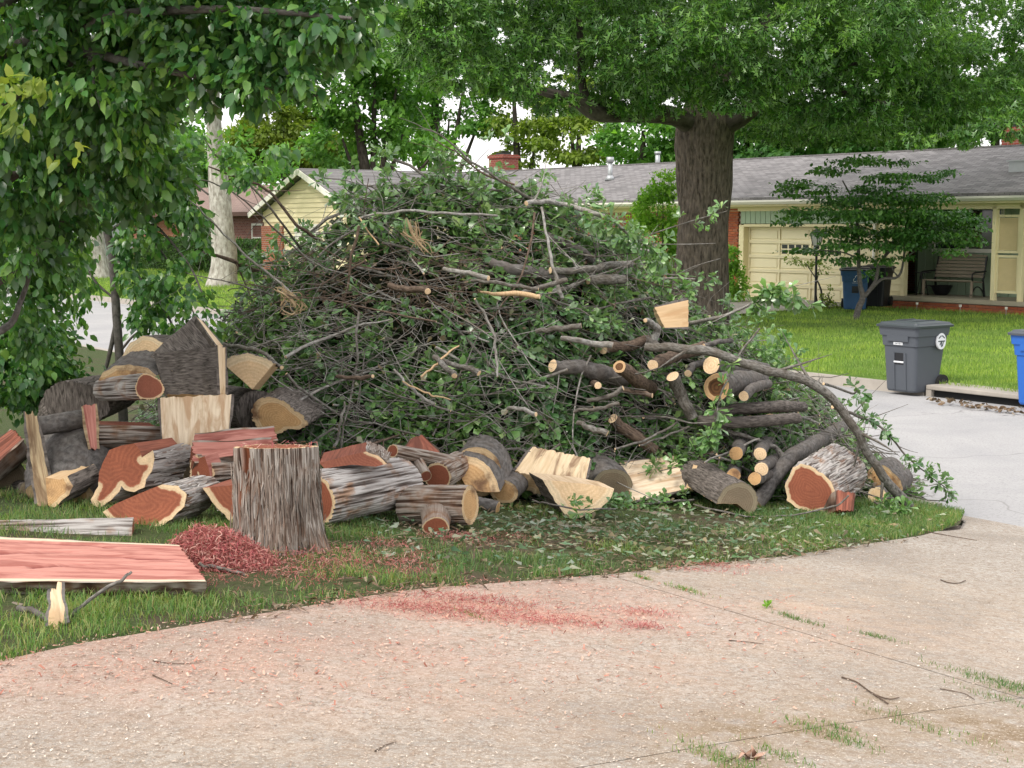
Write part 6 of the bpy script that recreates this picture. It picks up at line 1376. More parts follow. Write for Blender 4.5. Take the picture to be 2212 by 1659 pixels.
L_log('second knobbly grey lump bulging beside the big grey log', (180,1010,9.7), (200,950,10.1), 52, 'bark_grey', 'end_grey', None, lobes=((2,.1,.3),(3,.12,1.2)), seed=27, bark_amp=.014, furr=.08)
L_slab('tall splintered pale slab standing on end at the left front of the stack', [(54,892,9.5),(80,900,9.5),(118,1098,9.1),(80,1092,9.1)], .09, 'split_rotten', 'bark_dark', 'v', 'split_log', .05, 'end_tan', .022, 28, 'slab', face_grid=30)
L_log('short grey limb stub jutting from behind the splintered slab', (74,922,9.55), (196,903,9.85), 20, 'bark_grey', 'end_tan', None, rb=22, seed=29, bark_amp=.004)
L_poly('tan sawn wedge face at the foot of the splintered slab', [(98,1032),(130,1036),(146,1028),(158,1050),(148,1070),(122,1092),(112,1100),(104,1090)], 9.15, .25, (.5, 1, .2), 'end_tan', 'bark_dark', [2,3,4,5], 'log', None, (0, .5), 30, 'split_flat')
L_slab('red brown split piece with dark bark at the far left edge', [(-60,985,9.7),(26,925,9.9),(50,950,9.7),(-50,1040,9.4)], .18, 'split_redbrown', 'cedar', 'u', 'split_log', .015, 'end_red', .014, 31, 'round', face_grid=26)
L_log('dark shadowed log resting at the far left under the red brown piece', (20,1035,9.8), (-80,1000,10.3), 42, 'bark_grey', 'end_grey', None, seed=32)
L_log('small dark log at ground level left of the splintered slab', (62,1065,9.6), (20,1060,10.1), 24, 'bark_dark', 'end_grey', None, seed=33)
L_slab('pink split cedar plank on top, behind the stump', [(420,940,9.55),(592,922,9.75),(598,948,9.6),(418,972,9.4)], .12, 'split_red', 'cedar', 'u', 'split_log', .008, 'end_red_wide', .012, 34, 'slab', cracks=((.5,-.1,0,1,.02),), face_grid=32)
L_slab('pink split cedar plank directly under the top plank, with cracked edges', [(418,958,9.42),(590,950,9.6),(586,978,9.45),(420,995,9.3)], .14, 'split_red', 'cedar', 'u', 'split_log', .02, 'end_red_wide', .014, 35, 'slab', cracks=((.4,.1,0,.8,.02),), face_grid=30)
L_log('knotty cedar log under the pink planks, left of the stump', (434,1022,9.3), (560,1010,9.7), 38, 'cedar', 'end_red', None, rb=36, seed=36, bark_amp=.02, lobes=((3,.1,0),), squash=.95)
L_poly('narrow red cedar wedge tip with pale point, left end of the knotty log', [(430,990),(442,985),(450,1010),(456,1038),(446,1052),(432,1046),(426,1020)], 9.22, .12, (.6, 1, .1), 'end_red', 'cedar', [3,4,5], 'log', None, (0, 0), 37, 'split_red')
L_poly('brown cedar wedge with sawn face and pale rim half hidden behind the stump', [(438,1054),(500,1048),(560,1046),(572,1090),(566,1140),(530,1150),(508,1136),(484,1112),(458,1084)], 8.85, .36, (.3, 1, -.02), 'end_red', 'cedar', [3,4,5,6,7,8], 'log', (530,1070), (.0, .25), 38, 'split_redbrown')
L_log('small pale log end between the notched piece and the planks', (410,1012,9.9), (440,1000,10.4), 26, 'bark_dark', 'end_grey', None, seed=39)
# --- behind and right of the stump
L_log('long cedar log with silver ridged bark lying behind the stump', (672,1078,9.15), (866,1040,9.85), 64, 'cedar_grey', 'end_red', None, rb=60, squash=.95, seed=41, bark_amp=.016, lobes=((2,.07,.5),))
L_poly('splintered red cedar piece lying on the long silver log', [(690,1000),(730,990),(752,984),(790,976),(818,984),(836,1002),(812,1008),(760,1004),(700,1012)], 9.35, .22, (0, 1, .15), 'end_red_wide', 'cedar', [3,4], 'log', None, (0, .8), 42, 'split_redbrown')
L_log('slim cedar branch section lying across the top of the log group', (985,1000,10.2), (848,974,10.0), 15, 'cedar', 'end_red', None, rb=13, seed=43, bark_amp=.006)
L_slab('upright triangular cedar splinter behind the slim branch section', [(888,950,10.35),(910,938,10.35),(950,976,10.2),(868,978,10.2)], .08, 'split_redbrown', 'cedar', 'v', 'split_log', .01, 'end_red', .012, 44, 'slab', face_grid=16)
L_log('curved cedar limb section bending down under the slim branch', (888,1040,9.95), (845,985,10.2), 26, 'cedar', 'end_red', None, rb=22, seed=45, bark_amp=.01)
L_log('small cedar stub with round red end pointing forward', (920,1029,9.85), (896,988,10.15), 13, 'cedar', 'end_red_wide', None, seed=46, bark_amp=.005)
L_log('fat cedar limb curling right of the round red stub', (945,1030,10.0), (990,1005,10.4), 30, 'cedar', 'end_red', None, seed=47, bark_amp=.012)
tl_ = L_log('cedar log on its side with a cut knot stub facing forward, right of the stump', (876,1092,9.62), (1016,1090,9.02), 44, 'cedar', 'end_tan', None, rb=43, seed=48, bark_amp=.010, lobes=((2,.05,0),))
def stub():
    o = tl_; c0 = P(942, 1138, 9.22); c1 = P(944, 1100, 9.55); n = 40; A = np.linspace(0, 2*np.pi, n, endpoint=False)
    z = (c1-c0).normalized(); y = (Vector((0,0,1)) - z*z.z).normalized(); x = y.cross(z); r = 29*mpp(9.3)
    m = 8; u = np.linspace(0, 1, m+1)[:, None]; rr = r*(1+.35*u**2)*(1+.06*np.cos(3*A+1)) + .004*(fnoise(np.cos(A)*7+0*u, np.sin(A)*7+0*u, u*2+0*A, 3))
    V = np.array(c0)[None, None] + (np.cos(A)*rr)[..., None]*np.array(x) + (np.sin(A)*rr*.72)[..., None]*np.array(y) + (u*(c1-c0).length + 0*A)[..., None]*np.array(z)
    j = np.arange(n)[None]; i = np.arange(m)[:, None]*n; f = np.stack([i+j, i+n+j, i+n+(j+1) % n, i+(j+1) % n], -1).reshape(-1, 4); org = np.array(o.location)
    kb = link('knot_stub', mesh_np('knot_stub', V.reshape(-1, 3)-org, f, [M['cedar']], uv=np.stack([.09*A+0*u, u*.3+0*A], -1).reshape(-1, 2), attrs={'ridge': (rr*0+.6).ravel()}, smooth=True), o)
    rs = np.array([0, .4, .7, .85, 1]); Vf = np.array(c0) + (V[0]-np.array(c0))[None]*rs[:, None, None]; i2 = np.arange(4)[:, None]*n; f2 = np.stack([i2+j, i2+(j+1) % n, i2+n+(j+1) % n, i2+n+j], -1).reshape(-1, 4)
    link('end_face', mesh_np('end_face', Vf.reshape(-1, 3)-org, f2, [M['end_red']], uv=(Vf.reshape(-1, 3)-org)[:, [0, 2]], attrs={'rim': np.repeat(rs, n)}), kb)
stub()
L_poly('large grey barked log with an orange tan sawn face, centre front', [(985,992),(1000,984),(1030,988),(1058,1008),(1072,1036),(1080,1062),(1050,1064),(1010,1056),(992,1024)], 10.15, .40, (.25, 1, .30), 'end_tan', 'bark_grey', [0,1,2,3,4], 'log', (1020,1050), (0, .7), 51, 'split_flat', amp=.004)
L_log('rounded grey bark dome behind the orange tan face', (1030,1020,10.3), (1055,1000,10.75), 54, 'bark_grey', 'end_tan', None, seed=52, bark_amp=.008, furr=.1, bulge=.15)
L_log('round tan log end beside the orange tan face', (1088,1062,10.1), (1118,1035,10.5), 29, 'bark_grey', 'end_tan', None, seed=53, bark_amp=.005, lobes=((2,.12,.3),))
L_log('small grey limb section on the ground right of the knot-stub log', (1076,1098,9.85), (1026,1086,10.0), 15, 'bark_grey', 'end_tan', None, seed=54, bark_amp=.004)
L_slab('cream split block with brown streaks lying behind the pale half round', [(1150,966,10.7),(1276,990,10.8),(1262,1046,10.45),(1112,1018,10.35)], .22, 'split_streak', 'bark_dark', 'v', 'split_log', .02, 'end_pale', .010, 55, 'round', face_grid=34)
L_poly('pale half round with flat top and pointed bottom at the pile foot', [(1172,1036),(1215,1040),(1270,1046),(1326,1056),(1320,1076),(1296,1100),(1262,1114),(1240,1122),(1222,1112),(1200,1084),(1184,1058)], 10.15, .30, (-.34, 1, .02), 'end_pale', 'bark_dark', [3,4,5,6,7,8,9,10], 'log', (1245,1050), (0, .35), 56, 'split_pale')
L_log('dark bark log end with a rounded knob, right of the cream block', (1322,1050,10.7), (1290,1010,11.1), 46, 'bark_grey', 'end_grey', None, rb=38, seed=57, bark_amp=.006, furr=.07, lobes=((2,.12,.9),), bulge=.1)
L_slab('clean cream split block with fine level grain, right of centre front', [(1338,1000,10.95),(1460,984,11.05),(1484,1056,10.8),(1366,1082,10.6)], .22, 'split_cream', 'bark_dark', 'u', 'split_log', .012, 'end_pale', .006, 58, 'round', face_grid=34)
L_log('dark furrowed wedge log leaning left of the dark fork limb', (1592,1088,10.75), (1500,1035,11.1), 52, 'bark_dark', 'end_grey', (-40, 175), rb=50, squash=.9, split='split_flat', seed=59, bark_amp=.012)
L_slab('thin pale split side of the dark furrowed wedge log', [(1498,1004,10.95),(1507,1006,10.95),(1494,1056,10.8),(1482,1052,10.8)], .05, 'split_flat', 'bark_dark', 'v', 'split_log', .006, 'end_pale', .005, 60, 'slab', face_grid=12)
L_poly('big round cedar log with red brown sawn face, right end of the row', [(1712,1010),(1728,1002),(1748,1006),(1775,1022),(1796,1040),(1806,1066),(1800,1092),(1782,1104),(1750,1108),(1720,1096),(1700,1080),(1696,1050)], 11.35, .62, (.75, 1, .18), 'end_red', 'cedar_grey', list(range(12)), 'log', (1752,1058), (.05, .2), 61, amp=.02)
L_slab('small crumbly brown cedar chunk beside the big round cedar face', [(1806,1060,11.3),(1846,1066,11.4),(1842,1104,11.2),(1808,1102,11.15)], .16, 'split_redbrown', 'cedar', 'v', 'split_log', .02, 'end_red', .014, 62, 'slab', face_grid=18)
L_log('grey log on end with a tan spot, under the long arching limb at the right', (1912,1040,12.2), (1935,1022,12.55), 34, 'bark_grey', 'end_tan', None, seed=63, lobes=((2,.25,1.4),), bark_amp=.006)
L_log('small tan log end peeping out under the arching limb at the right', (1895,1072,12.0), (1930,1060,12.4), 20, 'bark_grey', 'end_pale', None, seed=64)
# ---------------------------------------------------------------- the brush pile
M['end_hollow'] = m_end('rotten hollow log end', (.05,.028,.016), (.16,.08,.035), (.52,.35,.19), .52, 30)
_px = [-3.1, -2.6, -2.2, -1.9, -1.6, -1.2, -.83, 0, .38, .9, 1.2, 1.5, 1.98, 2.4, 2.8, 3.2, 3.55, 3.8]
_pz = [1.0, 1.72, 2.15, 2.40, 2.62, 2.84, 2.93, 3.0, 2.93, 2.68, 2.30, 1.98, 1.72, 1.45, 1.12, .75, .35, .1]
_fyx = [-3.2, -1.4, 0, .75, 1.1, 2.0, 2.5, 3.1, 3.8]; _fyy = [11.3, 10.75, 11.2, 11.75, 12.0, 12.15, 12.5, 13.0, 13.6]
def pile_h(x, y):
    x = np.asarray(x, float); y = np.asarray(y, float)
    top = np.interp(x, _px, _pz); yf = np.interp(x, _fyx, _fyy); g = G(x, y)
    s = np.clip((y-yf)/1.75, 0, 1); b = np.clip(1-(y-yf-2.1)/1.9, 0, 1)
    pr = s**.62 * np.where(y-yf > 2.1, np.sqrt(b), 1)
    return g + np.maximum(top-g, 0)*pr*(.93+.14*fnoise(x*1.1, y*1.1, 0, 71, 2)) + .10*(fnoise(x*3, y*3, 0, 72, 2)-.5)*(pr > .02)
def pile_D(vx, vy, default=12.8):
    for D in np.arange(10.4, 15.6, .05):
        p = P(vx, vy, D)
        if p.z < float(pile_h(p.x, p.y)): return D
    return default
# inner heap of packed brush, near-black: shade between branches put into its colour
gx, gy = np.meshgrid(np.arange(-3.3, 3.95, .09), np.arange(10.4, 15.9, .09), indexing='ij')
gz_ = pile_h(gx, gy); gg = G(gx, gy); cz = gg + (gz_-gg)*.86 - .16 + .16*(fnoise(gx*5, gy*5, 0, 73)-.5); cz = np.maximum(cz, gg-.06)
r_, c_ = gx.shape; i = (np.arange(r_-1)[:, None]*c_ + np.arange(c_-1)[None]).ravel()
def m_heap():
    t = NT('shade dark packed brush'); b = t.noise(t.coord('Object'), 22, 5, .75)
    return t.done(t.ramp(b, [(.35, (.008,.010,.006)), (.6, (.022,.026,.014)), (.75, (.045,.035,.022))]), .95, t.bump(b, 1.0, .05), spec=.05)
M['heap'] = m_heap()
o = link('brush_heap', mesh_np('brush_heap', np.stack([gx, gy, cz], -1).reshape(-1, 3), np.stack([i, i+c_, i+c_+1, i+1], -1), [M['heap']])); tag(o, 'packed mound inside the big brush pile, with the shade put into its colour', 'brush', kind='stuff')

prng = np.random.default_rng(99)
def surf_pts(n, front=.80, zmin=0.0):
    """random points on the pile's visible skin and their outward normals"""
    out = []
    while len(out) < n:
        x = prng.uniform(-3.15, 3.75, n*2); yf = np.interp(x, _fyx, _fyy)
        # even over the slope: more samples where the face is steep
        s = np.where(prng.uniform(size=len(x)) < front, prng.uniform(0, 1, len(x))**2.1*1.8, prng.uniform(1.5, 3.9, len(x)))
        y = yf + s; z = pile_h(x, y)
        e = .05; nx = -(pile_h(x+e, y)-pile_h(x-e, y))/(2*e); ny = -(pile_h(x, y+e)-pile_h(x, y-e))/(2*e)
        N = np.stack([nx, ny, np.ones_like(nx)], -1); N /= np.linalg.norm(N, axis=1)[:, None]
        k = (z > G(x, y)+.05+zmin)
        out += list(zip(np.stack([x, y, z], -1)[k], N[k]))
    out = out[:n]; return np.array([a for a, b in out]), np.array([b for a, b in out])

# leafy sprigs: a twig with a whorl of leaves; all the unsingled ones are one mass
def sprigs(pos, direc, length, nleaf, lsize, rng, spread=.9):
    """leaf positions and frames for sprigs"""
    m = len(pos); u = rng.uniform(.1, 1.0, (m, nleaf))**.35; d = direc/np.linalg.norm(direc, axis=1)[:, None]
    p = pos[:, None] + d[:, None]*(u*length[:, None])[..., None]
    ld = rng.normal(size=(m, nleaf, 3))*spread; ld -= d[:, None]*np.einsum('mki,mi->mk', ld, d)[..., None]; ld = ld + d[:, None]*.75; ld[..., 2] -= .28
    nm = rng.normal(size=(m, nleaf, 3))*.5; nm[..., 2] += .8
    s = lsize*rng.uniform(.55, 1.25, (m, nleaf))
    return p.reshape(-1, 3), rot_from(ld.reshape(-1, 3), nm.reshape(-1, 3)), s.reshape(-1)
P0, N0_ = surf_pts(6400)
# bare, twiggy band across the upper left middle (dry brown twigs, few leaves)
def bare_w(p):
    v = np.exp(-((p[:, 0]+.75)/1.3)**2 - ((p[:, 2]-2.10)/.25)**2); return v
k = prng.uniform(size=len(P0)) > .45*np.exp(-((P0[:, 0]-1.35)/.9)**2-((P0[:, 2]-1.35)/.45)**2) + .97*bare_w(P0) + .55*((P0[:, 0] < -1.1) & (P0[:, 2] > 2.35)) + .35*(fnoise(P0[:, 0]*1.3, P0[:, 2]*1.6, P0[:, 1], 81, 2) > .60); P1, N1 = P0[k], N0_[k]
d = N1*.45 + prng.normal(size=P1.shape)*.75; d[:, 2] -= .15
pos = P1 + N1*(-.16 + .26*(fnoise(P1[:, 0]*2.3, P1[:, 2]*2.6, P1[:, 1]*2, 83, 2)-.5))[:, None]*prng.uniform(.5, 1.3, (len(P1), 1))
lp_, lR, ls_ = sprigs(pos, d, prng.uniform(.06, .16, len(pos)), 9, .115, prng)
v, f = scatter(LEAF_OBOV[0]*np.array([1, 1.15, 1]), LEAF_OBOV[1], lp_, lR, ls_)
o = link('brush_leaves', mesh_np('brush_leaves', v, f, [M['leaf_pile']])); tag(o, 'dark green leaves on the cut brush all over the pile', 'leaves', kind='stuff')
print('pile leaves', len(lp_))
# deeper leaves, a darker copy: their shade is put into the colour
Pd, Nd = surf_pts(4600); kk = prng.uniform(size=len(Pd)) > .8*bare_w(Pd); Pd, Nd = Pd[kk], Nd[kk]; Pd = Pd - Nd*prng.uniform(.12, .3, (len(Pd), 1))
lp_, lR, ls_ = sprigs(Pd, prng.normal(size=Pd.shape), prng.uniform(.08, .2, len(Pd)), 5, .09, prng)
v, f = scatter(LEAF_QUAD[0], LEAF_QUAD[1], lp_, lR, ls_); o = link('inner_leaves', mesh_np('inner_leaves', v, f, [M['leaf_pile_shaded']])); tag(o, 'shaded leaves deeper inside the brush pile', 'leaves', kind='stuff')
# pale wilted leaf undersides here and there, dead brown leaf clumps
Pw, Nw = surf_pts(420); lp_, lR, ls_ = sprigs(Pw, prng.normal(size=Pw.shape), prng.uniform(.03, .1, len(Pw)), 3, .075, prng)
v, f = scatter(LEAF_OBOV[0]*np.array([1, 1.5, 1]), LEAF_OBOV[1], lp_, lR, ls_); o = link('wilted_leaves', mesh_np('wilted_leaves', v, f, [M['leaf_wilt']])); tag(o, 'pale wilting leaves and brown dead leaves caught in the brush pile', 'leaves', kind='stuff')
def debris():
    Pq, Nq = surf_pts(9000); w = bare_w(Pq); k = prng.uniform(size=len(Pq)) < w; Pq, Nq = Pq[k], Nq[k]
    n = len(Pq); d = prng.normal(size=(n, 3)); d[:, 2] *= .4
    v, f = scatter(LEAF_QUAD[0], LEAF_QUAD[1], Pq - Nq*prng.uniform(-.01, .12, (n, 1)), rot_from(d, Nq + prng.normal(size=(n, 3))*.5), prng.uniform(.02, .07, n))
    o = link('dry_brush', mesh_np('dry_brush', v, f, [M['litter']])); tag(o, 'dry brown leaf and bark scraps in the bare band of the pile', 'litter', kind='stuff')
debris()
# fine twig mass
def twig_mass(n, rmin, rmax, lmin, lmax, mat, label, weight=None, name='brush_twigs', out=.11):
    Pq, Nq = surf_pts(n*3 if weight is not None else n)
    if weight is not None:
        k = prng.uniform(size=len(Pq)) < weight(Pq); Pq, Nq = Pq[k][:n], Nq[k][:n]
    Vs, Fs, Us, off = [], [], [], 0
    for p, nn in zip(Pq, Nq):
        d = prng.normal(size=3)*np.array([1.3, .8, .55]); d = d - nn*d.dot(nn)*.75 + nn*.12; d /= np.linalg.norm(d)
        L = prng.uniform(lmin, lmax); m = 6; u = np.linspace(0, 1, m); b = prng.normal(size=3)*.16*L; kink = prng.normal(size=(m, 3))*.012*L
        pts = p + nn*prng.uniform(-.12, out) + d*((u-.5)*L)[:, None] + b*((u-.5)**2)[:, None]*2 + kink; pts[:, 2] -= .0
        r = prng.uniform(rmin, rmax); v, f, uv = tube_arr(pts, r*(1-.65*u), 4 if rmax < .006 else 6)
        Vs.append(v); Fs.append(f+off); Us.append(uv); off += len(v)
    o = link(name, mesh_np(name, np.concatenate(Vs), np.concatenate(Fs), [M[mat]], uv=np.concatenate(Us), smooth=True)); tag(o, label, 'twigs', kind='stuff')
twig_mass(2100, .002, .0055, .25, .9, 'bark_branch', 'thin grey twigs tangled all over the brush pile')
twig_mass(1200, .002, .006, .25, .9, 'bark_branch_brown', 'thin brown twigs matted in the bare band of the pile', bare_w, out=.10)
twig_mass(620, .002, .005, .3, .9, 'bark_branch_pale', 'pale bare twigs lying over the lower left and middle of the pile')

twig_mass(300, .002, .0045, .4, 1.1, 'bark_branch_pale', 'pale thin twigs sweeping level across the lower left of the pile', lambda p: (p[:, 0] < -.2)*np.exp(-((p[:, 2]-1.6)/.35)**2), out=.12)
# single branches: one thing each, bark and pale sawn ends, some with leaves
def branch_mesh(o, pts, rad, mat, cut0=True, cut1=True, seed=1, sides=9, side_branches=(), cutmat='cut_branch'):
    org = np.array(o.location); v, f, uv = tube_arr(pts, rad, sides, seed, .22)
    Vs, Fs, Us, off = [v], [f], [uv], len(v)
    for sp, sr in side_branches:
        v2, f2, u2 = tube_arr(sp, sr, 6, seed+5, .15); Vs.append(v2); Fs.append(f2+off); Us.append(u2); off += len(v2)
    link('bark', mesh_np('bark', np.concatenate(Vs)-org, np.concatenate(Fs), [M[mat]], uv=np.concatenate(Us), smooth=True), o)
    for is0, on in ((True, cut0), (False, cut1)):
        if not on and rad[0 if is0 else -1] < .007: continue
        ringv = v[:sides] if is0 else v[-sides:]; c = ringv.mean(0); dirv = np.array(pts[0])-np.array(pts[1]) if is0 else np.array(pts[-1])-np.array(pts[-2]); dirv /= np.linalg.norm(dirv)
        rs = np.array([0, .6, .88, 1.0]); Vc = c + (ringv-c)[None]*rs[:, None, None] + dirv*np.array([.0015, .0015, .001, 0])[:, None, None]
        j = np.arange(sides)[None]; i2 = np.arange(3)[:, None]*sides; f2 = np.stack([i2+j, i2+(j+1) % sides, i2+sides+(j+1) % sides, i2+sides+j], -1).reshape(-1, 4)
        link('cut_end', mesh_np('cut_end', Vc.reshape(-1, 3)-org, f2, [M[cutmat]], uv=(Vc.reshape(-1, 3)-c)[:, [0, 2]]+seed*.1, attrs={'rim': np.repeat(rs*.8, sides)}), o)
def put_leaves(o, pts, n, lsize, seed, u0=.3, length=.16, mat='leaf_pile', wide=1.15, per=8, spread=.9):
    rg = np.random.default_rng(seed); pts = np.asarray(pts); u = rg.uniform(u0, 1, n); idx = (u*(len(pts)-1)).astype(int).clip(0, len(pts)-2)
    p = pts[idx] + (pts[idx+1]-pts[idx])*rg.uniform(size=(n, 1)); t_ = pts[idx+1]-pts[idx]; t_ /= np.linalg.norm(t_, axis=1)[:, None]+1e-9
    d = t_*.5 + rg.normal(size=(n, 3))*.7; d[:, 1] -= .25
    lp_, lR, ls_ = sprigs(p, d, rg.uniform(.4, 1, n)*length, per, lsize, rg, spread)
    v, f = scatter(LEAF_OBOV[0]*np.array([1, wide, 1]), LEAF_OBOV[1], lp_, lR, ls_)
    lo_ = link('leaves', mesh_np('leaves', v-np.array(o.location), f, [M[mat]]), o); lo_['kind'] = 'stuff'
def B(label, path, mat='bark_branch', off=.10, c0=False, c1=True, leaves=0, lsize=.085, sides=10, twigs=0, seed=None, D=None, kink=.008, cutmat='cut_branch', lu0=.3, name='branch', llen=.16):
    """path: [(vx, vy, rpx[, D])] laid on the pile's surface, 'off' metres proud of it"""
    seed = seed or sum(ord(c) for c in label) % 991
    rg = np.random.default_rng(seed); ctrl = []
    mr = max(q[2] for q in path); mx = sum(q[0] for q in path)/len(path)
    rs = .58 if (mx < 1265 and 500 < path[0][1] < 880 or mx < 1265 and mr > 3.6 and path[0][1] < 900) else (.8 if mr < 11 else 1.0)
    for q in path:
        d = q[3] if len(q) > 3 else (D if D else pile_D(q[0], q[1]) - off)
        fr_ = len(ctrl)/(len(path)-1)
        if len(q) < 4 and D is None: d -= .38*fr_ if c1 else (.38*(1-fr_) if c0 else 0)
        ctrl.append((*P(q[0], q[1], d), q[2]*rs*mpp(d)))
    n = max(8, 5*len(path)); s = spline(ctrl, n); pts = s[:, :3] + np.stack([vnoise(np.arange(n)*.55, 0*np.arange(n), 0, seed+k_)-.5 for k_ in range(3)], -1)*kink*2.2; rad = s[:, 3].clip(.0015)
    o = empty(name, pts[0]); tag(o, label, 'branch')
    sb = []
    for k_ in range(twigs):
        i = rg.integers(2, n-2); t_ = pts[i+1]-pts[i]; t_ /= np.linalg.norm(t_); d = t_*.7 + rg.normal(size=3)*np.array([.7, .35, .7]); d /= np.linalg.norm(d); L = rg.uniform(.2, .6); u = np.linspace(0, 1, 6)[:, None]
        sp = pts[i] + d*u*L + rg.normal(size=3)*.12*L*u**2; sb.append((sp, np.linspace(rad[i]*.45, .0015, 6)))
    branch_mesh(o, pts, rad, mat, c0, c1, seed, sides, sb, cutmat)
    if leaves: put_leaves(o, pts, leaves, lsize, seed, lu0, llen)
    return o
B('long grey limb arching over the right side of the pile down to the grass', [(1395,748,9,12.1),(1470,752,10,11.95),(1536,762,10,11.85),(1633,793,10,11.9),(1710,812,10,12.0),(1784,848,10,12.1),(1840,915,9.5,12.2),(1878,985,9.5,12.3),(1920,1045,11,12.4),(1962,1094,12,12.55)], 'bark_branch', .22, False, False, twigs=7, sides=14)
B('dark forked limb leaning at the right foot of the pile', [(1633,1092,17),(1668,1040,17),(1707,990,18),(1756,960,17),(1816,924,15)], 'bark_grey', .22, False, False, sides=16)
B('crooked side limb curving up from the dark fork', [(1691,992,9),(1676,968,7),(1640,952,6),(1600,938,6),(1559,926,5)], 'bark_branch', .25, False, False)
B('horizontal grey limb with sawn right end high on the pile', [(1190,584,9),(1260,583,10),(1320,574,10),(1362,569,9.5)], 'bark_branch', .14)
B('grey limb crossing under the high horizontal limb', [(1190,632,8),(1240,616,9),(1280,592,9),(1306,574,8)], 'bark_branch', .12, False, False)
B('short dark log with round pale end, high at the right of the pile', [(1268,606,11),(1310,604,11),(1347,602,10.5)], 'bark_branch', .12)
B('grey limb with pale end just left of the short dark log', [(1110,640,7),(1160,622,9),(1223,604,9.5)], 'bark_branch', .14)
B('straight pale grey pole with sawn end, upper middle of the pile', [(960,580,8),(1000,588,9),(1056,602,9.5)], 'bark_branch_pale', .16)
B('peeled orange tan stick near the middle of the pile top', [(1040,630,4),(1080,637,8),(1125,633,10),(1166,640,9)], 'peeled', .2, True, True)
B('slim brown limb with small pale end under the upper poles', [(1020,605,6),(1080,611,7),(1164,627,6.5)], 'bark_branch', .14)
B('thick dark grey trunk piece buried near the pile top', [(1060,566,18),(1110,582,22),(1165,590,22),(1215,600,18)], 'bark_grey', .04, False, False, sides=16)
B('thin trunk rising to the right, partly under leaves near the pile top', [(1180,510,15),(1230,530,17),(1280,560,16)], 'bark_grey', .04, False, False, sides=14)
B('tall thin branch standing upright at the right of the top', [(1168,447,4.5),(1180,505,5),(1191,565,6),(1203,605,7),(1212,642,8)], 'bark_branch_pale', .3, True, False, twigs=3)
B('arched leafy limb at the upper right of the pile', [(1136,438,7),(1180,436,7),(1223,442,7),(1272,456,6.5),(1314,469,6),(1345,495,4),(1380,517,3.4),(1426,540,2)], 'bark_branch_pale', .25, False, False, leaves=44, twigs=5, lsize=.1)
B('long dark twig sweeping up left above the pile top', [(1150,432,6),(1090,395,5,12.6),(1025,354,4.5,12.5),(960,300,3,12.4),(905,270,2,12.4),(858,252,1.2,12.3)], 'bark_branch', .15, False, False, twigs=6)
B('second dark twig reaching up left beside the longest one', [(1110,400,4,12.6),(1040,372,3.5,12.6),(985,330,2.5,12.5),(935,300,1.6,12.5)], 'bark_branch_brown', .15, False, False, twigs=4)
B('pale bent stick folded across the upper left of the pile', [(818,529,3),(797,500,3),(777,470,3.2)], 'peeled', .35, False, False)
B('long pale straight stick lying across the upper left', [(776,470,3.2),(820,462,3.4),(880,457,3.6),(960,461,3.6),(1076,466,3)], 'bark_branch_pale', .35, False, False)
B('grey log with sawn end jutting right of the pile middle', [(1160,716,9),(1200,710,11),(1255,706,11)], 'bark_branch', .2)
B('long pale pole with cut end beside the hidden dark trunk', [(1211,731,7),(1262,738,8),(1322,747,9)], 'bark_branch_pale', .22)
B('brown log behind the cut end of the long pale pole', [(1300,752,12),(1350,748,12),(1400,735,11)], 'bark_branch_brown', .12, False, False)
B('round grey log with pale end in the lower left middle of the pile', [(955,778,9),(990,790,10),(1036,805,11.5)], 'bark_branch', .25)
B('short log with oval end beside the round grey one', [(940,772,10),(960,790,11),(983,811,11)], 'bark_branch', .3)
B('bright peeled stick pointing up right in the pile middle', [(912,812,3.5),(940,788,4.5),(965,765,4),(992,746,2.5)], 'peeled', .4, False, False)
B('bright peeled stick pointing down right in the lower middle', [(868,826,2.2),(900,838,3.2),(935,855,3.4),(974,864,2)], 'peeled', .4, False, False)
B('pale crooked branch hanging down the middle of the pile', [(1025,644,4),(1045,675,4.5),(1064,715,5),(1072,760,5),(1076,812,4.5)], 'bark_branch_pale', .38, True, False, twigs=3)
B('pale knobbly branch with bulging end under the peeled stick', [(850,800,4.5),(880,830,5.5),(910,856,6),(941,873,7)], 'bark_branch_pale', .3, False, False)
B('large dark trunk lying in the right middle of the pile', [(1195,792,14),(1250,796,17),(1300,806,18),(1348,822,18)], 'bark_grey', .16, False, False, sides=18)
B('brown trunk section in shade low in the right of the pile', [(1322,905,12),(1360,935,13),(1414,972,12)], 'bark_branch_brown', .1, False, False, sides=12)
B('smooth pole with bright round end low in the pile middle', [(1250,912,7),(1275,925,8.5),(1312,935,9)], 'bark_branch', .26)
B('thin pole with ragged pale end above the bright round end', [(1240,888,4.5),(1290,882,5),(1336,874,5.5)], 'bark_branch', .26)
B('curved brown branch ending in a small pale cut, right middle', [(1345,842,6),(1375,848,6.5),(1409,855,7)], 'bark_branch_brown', .28)
B('branch rising to an oval cut end, right middle of the pile', [(1270,866,6),(1310,858,6.5),(1347,838,7)], 'bark_branch', .27)
B('straight grey pole with pale end left of the middle foot', [(1096,880,7),(1125,882,8),(1158,895,9)], 'bark_branch_pale', .3)
B('small brown branch with cut end crossing near the upper left', [(430,545,2.5,11.8),(470,552,6),(520,572,9),(567,590,9)], 'bark_branch_brown', .25, True, False, twigs=3)
B('black bare branch rising from the left of the pile to upper left', [(448,361,2.6,11.6),(505,380,4,11.7),(564,403,5,11.8),(605,440,5.5,11.9),(640,485,6,12.0),(690,520,6)], 'bark_branch_brown', .1, False, False, twigs=3)
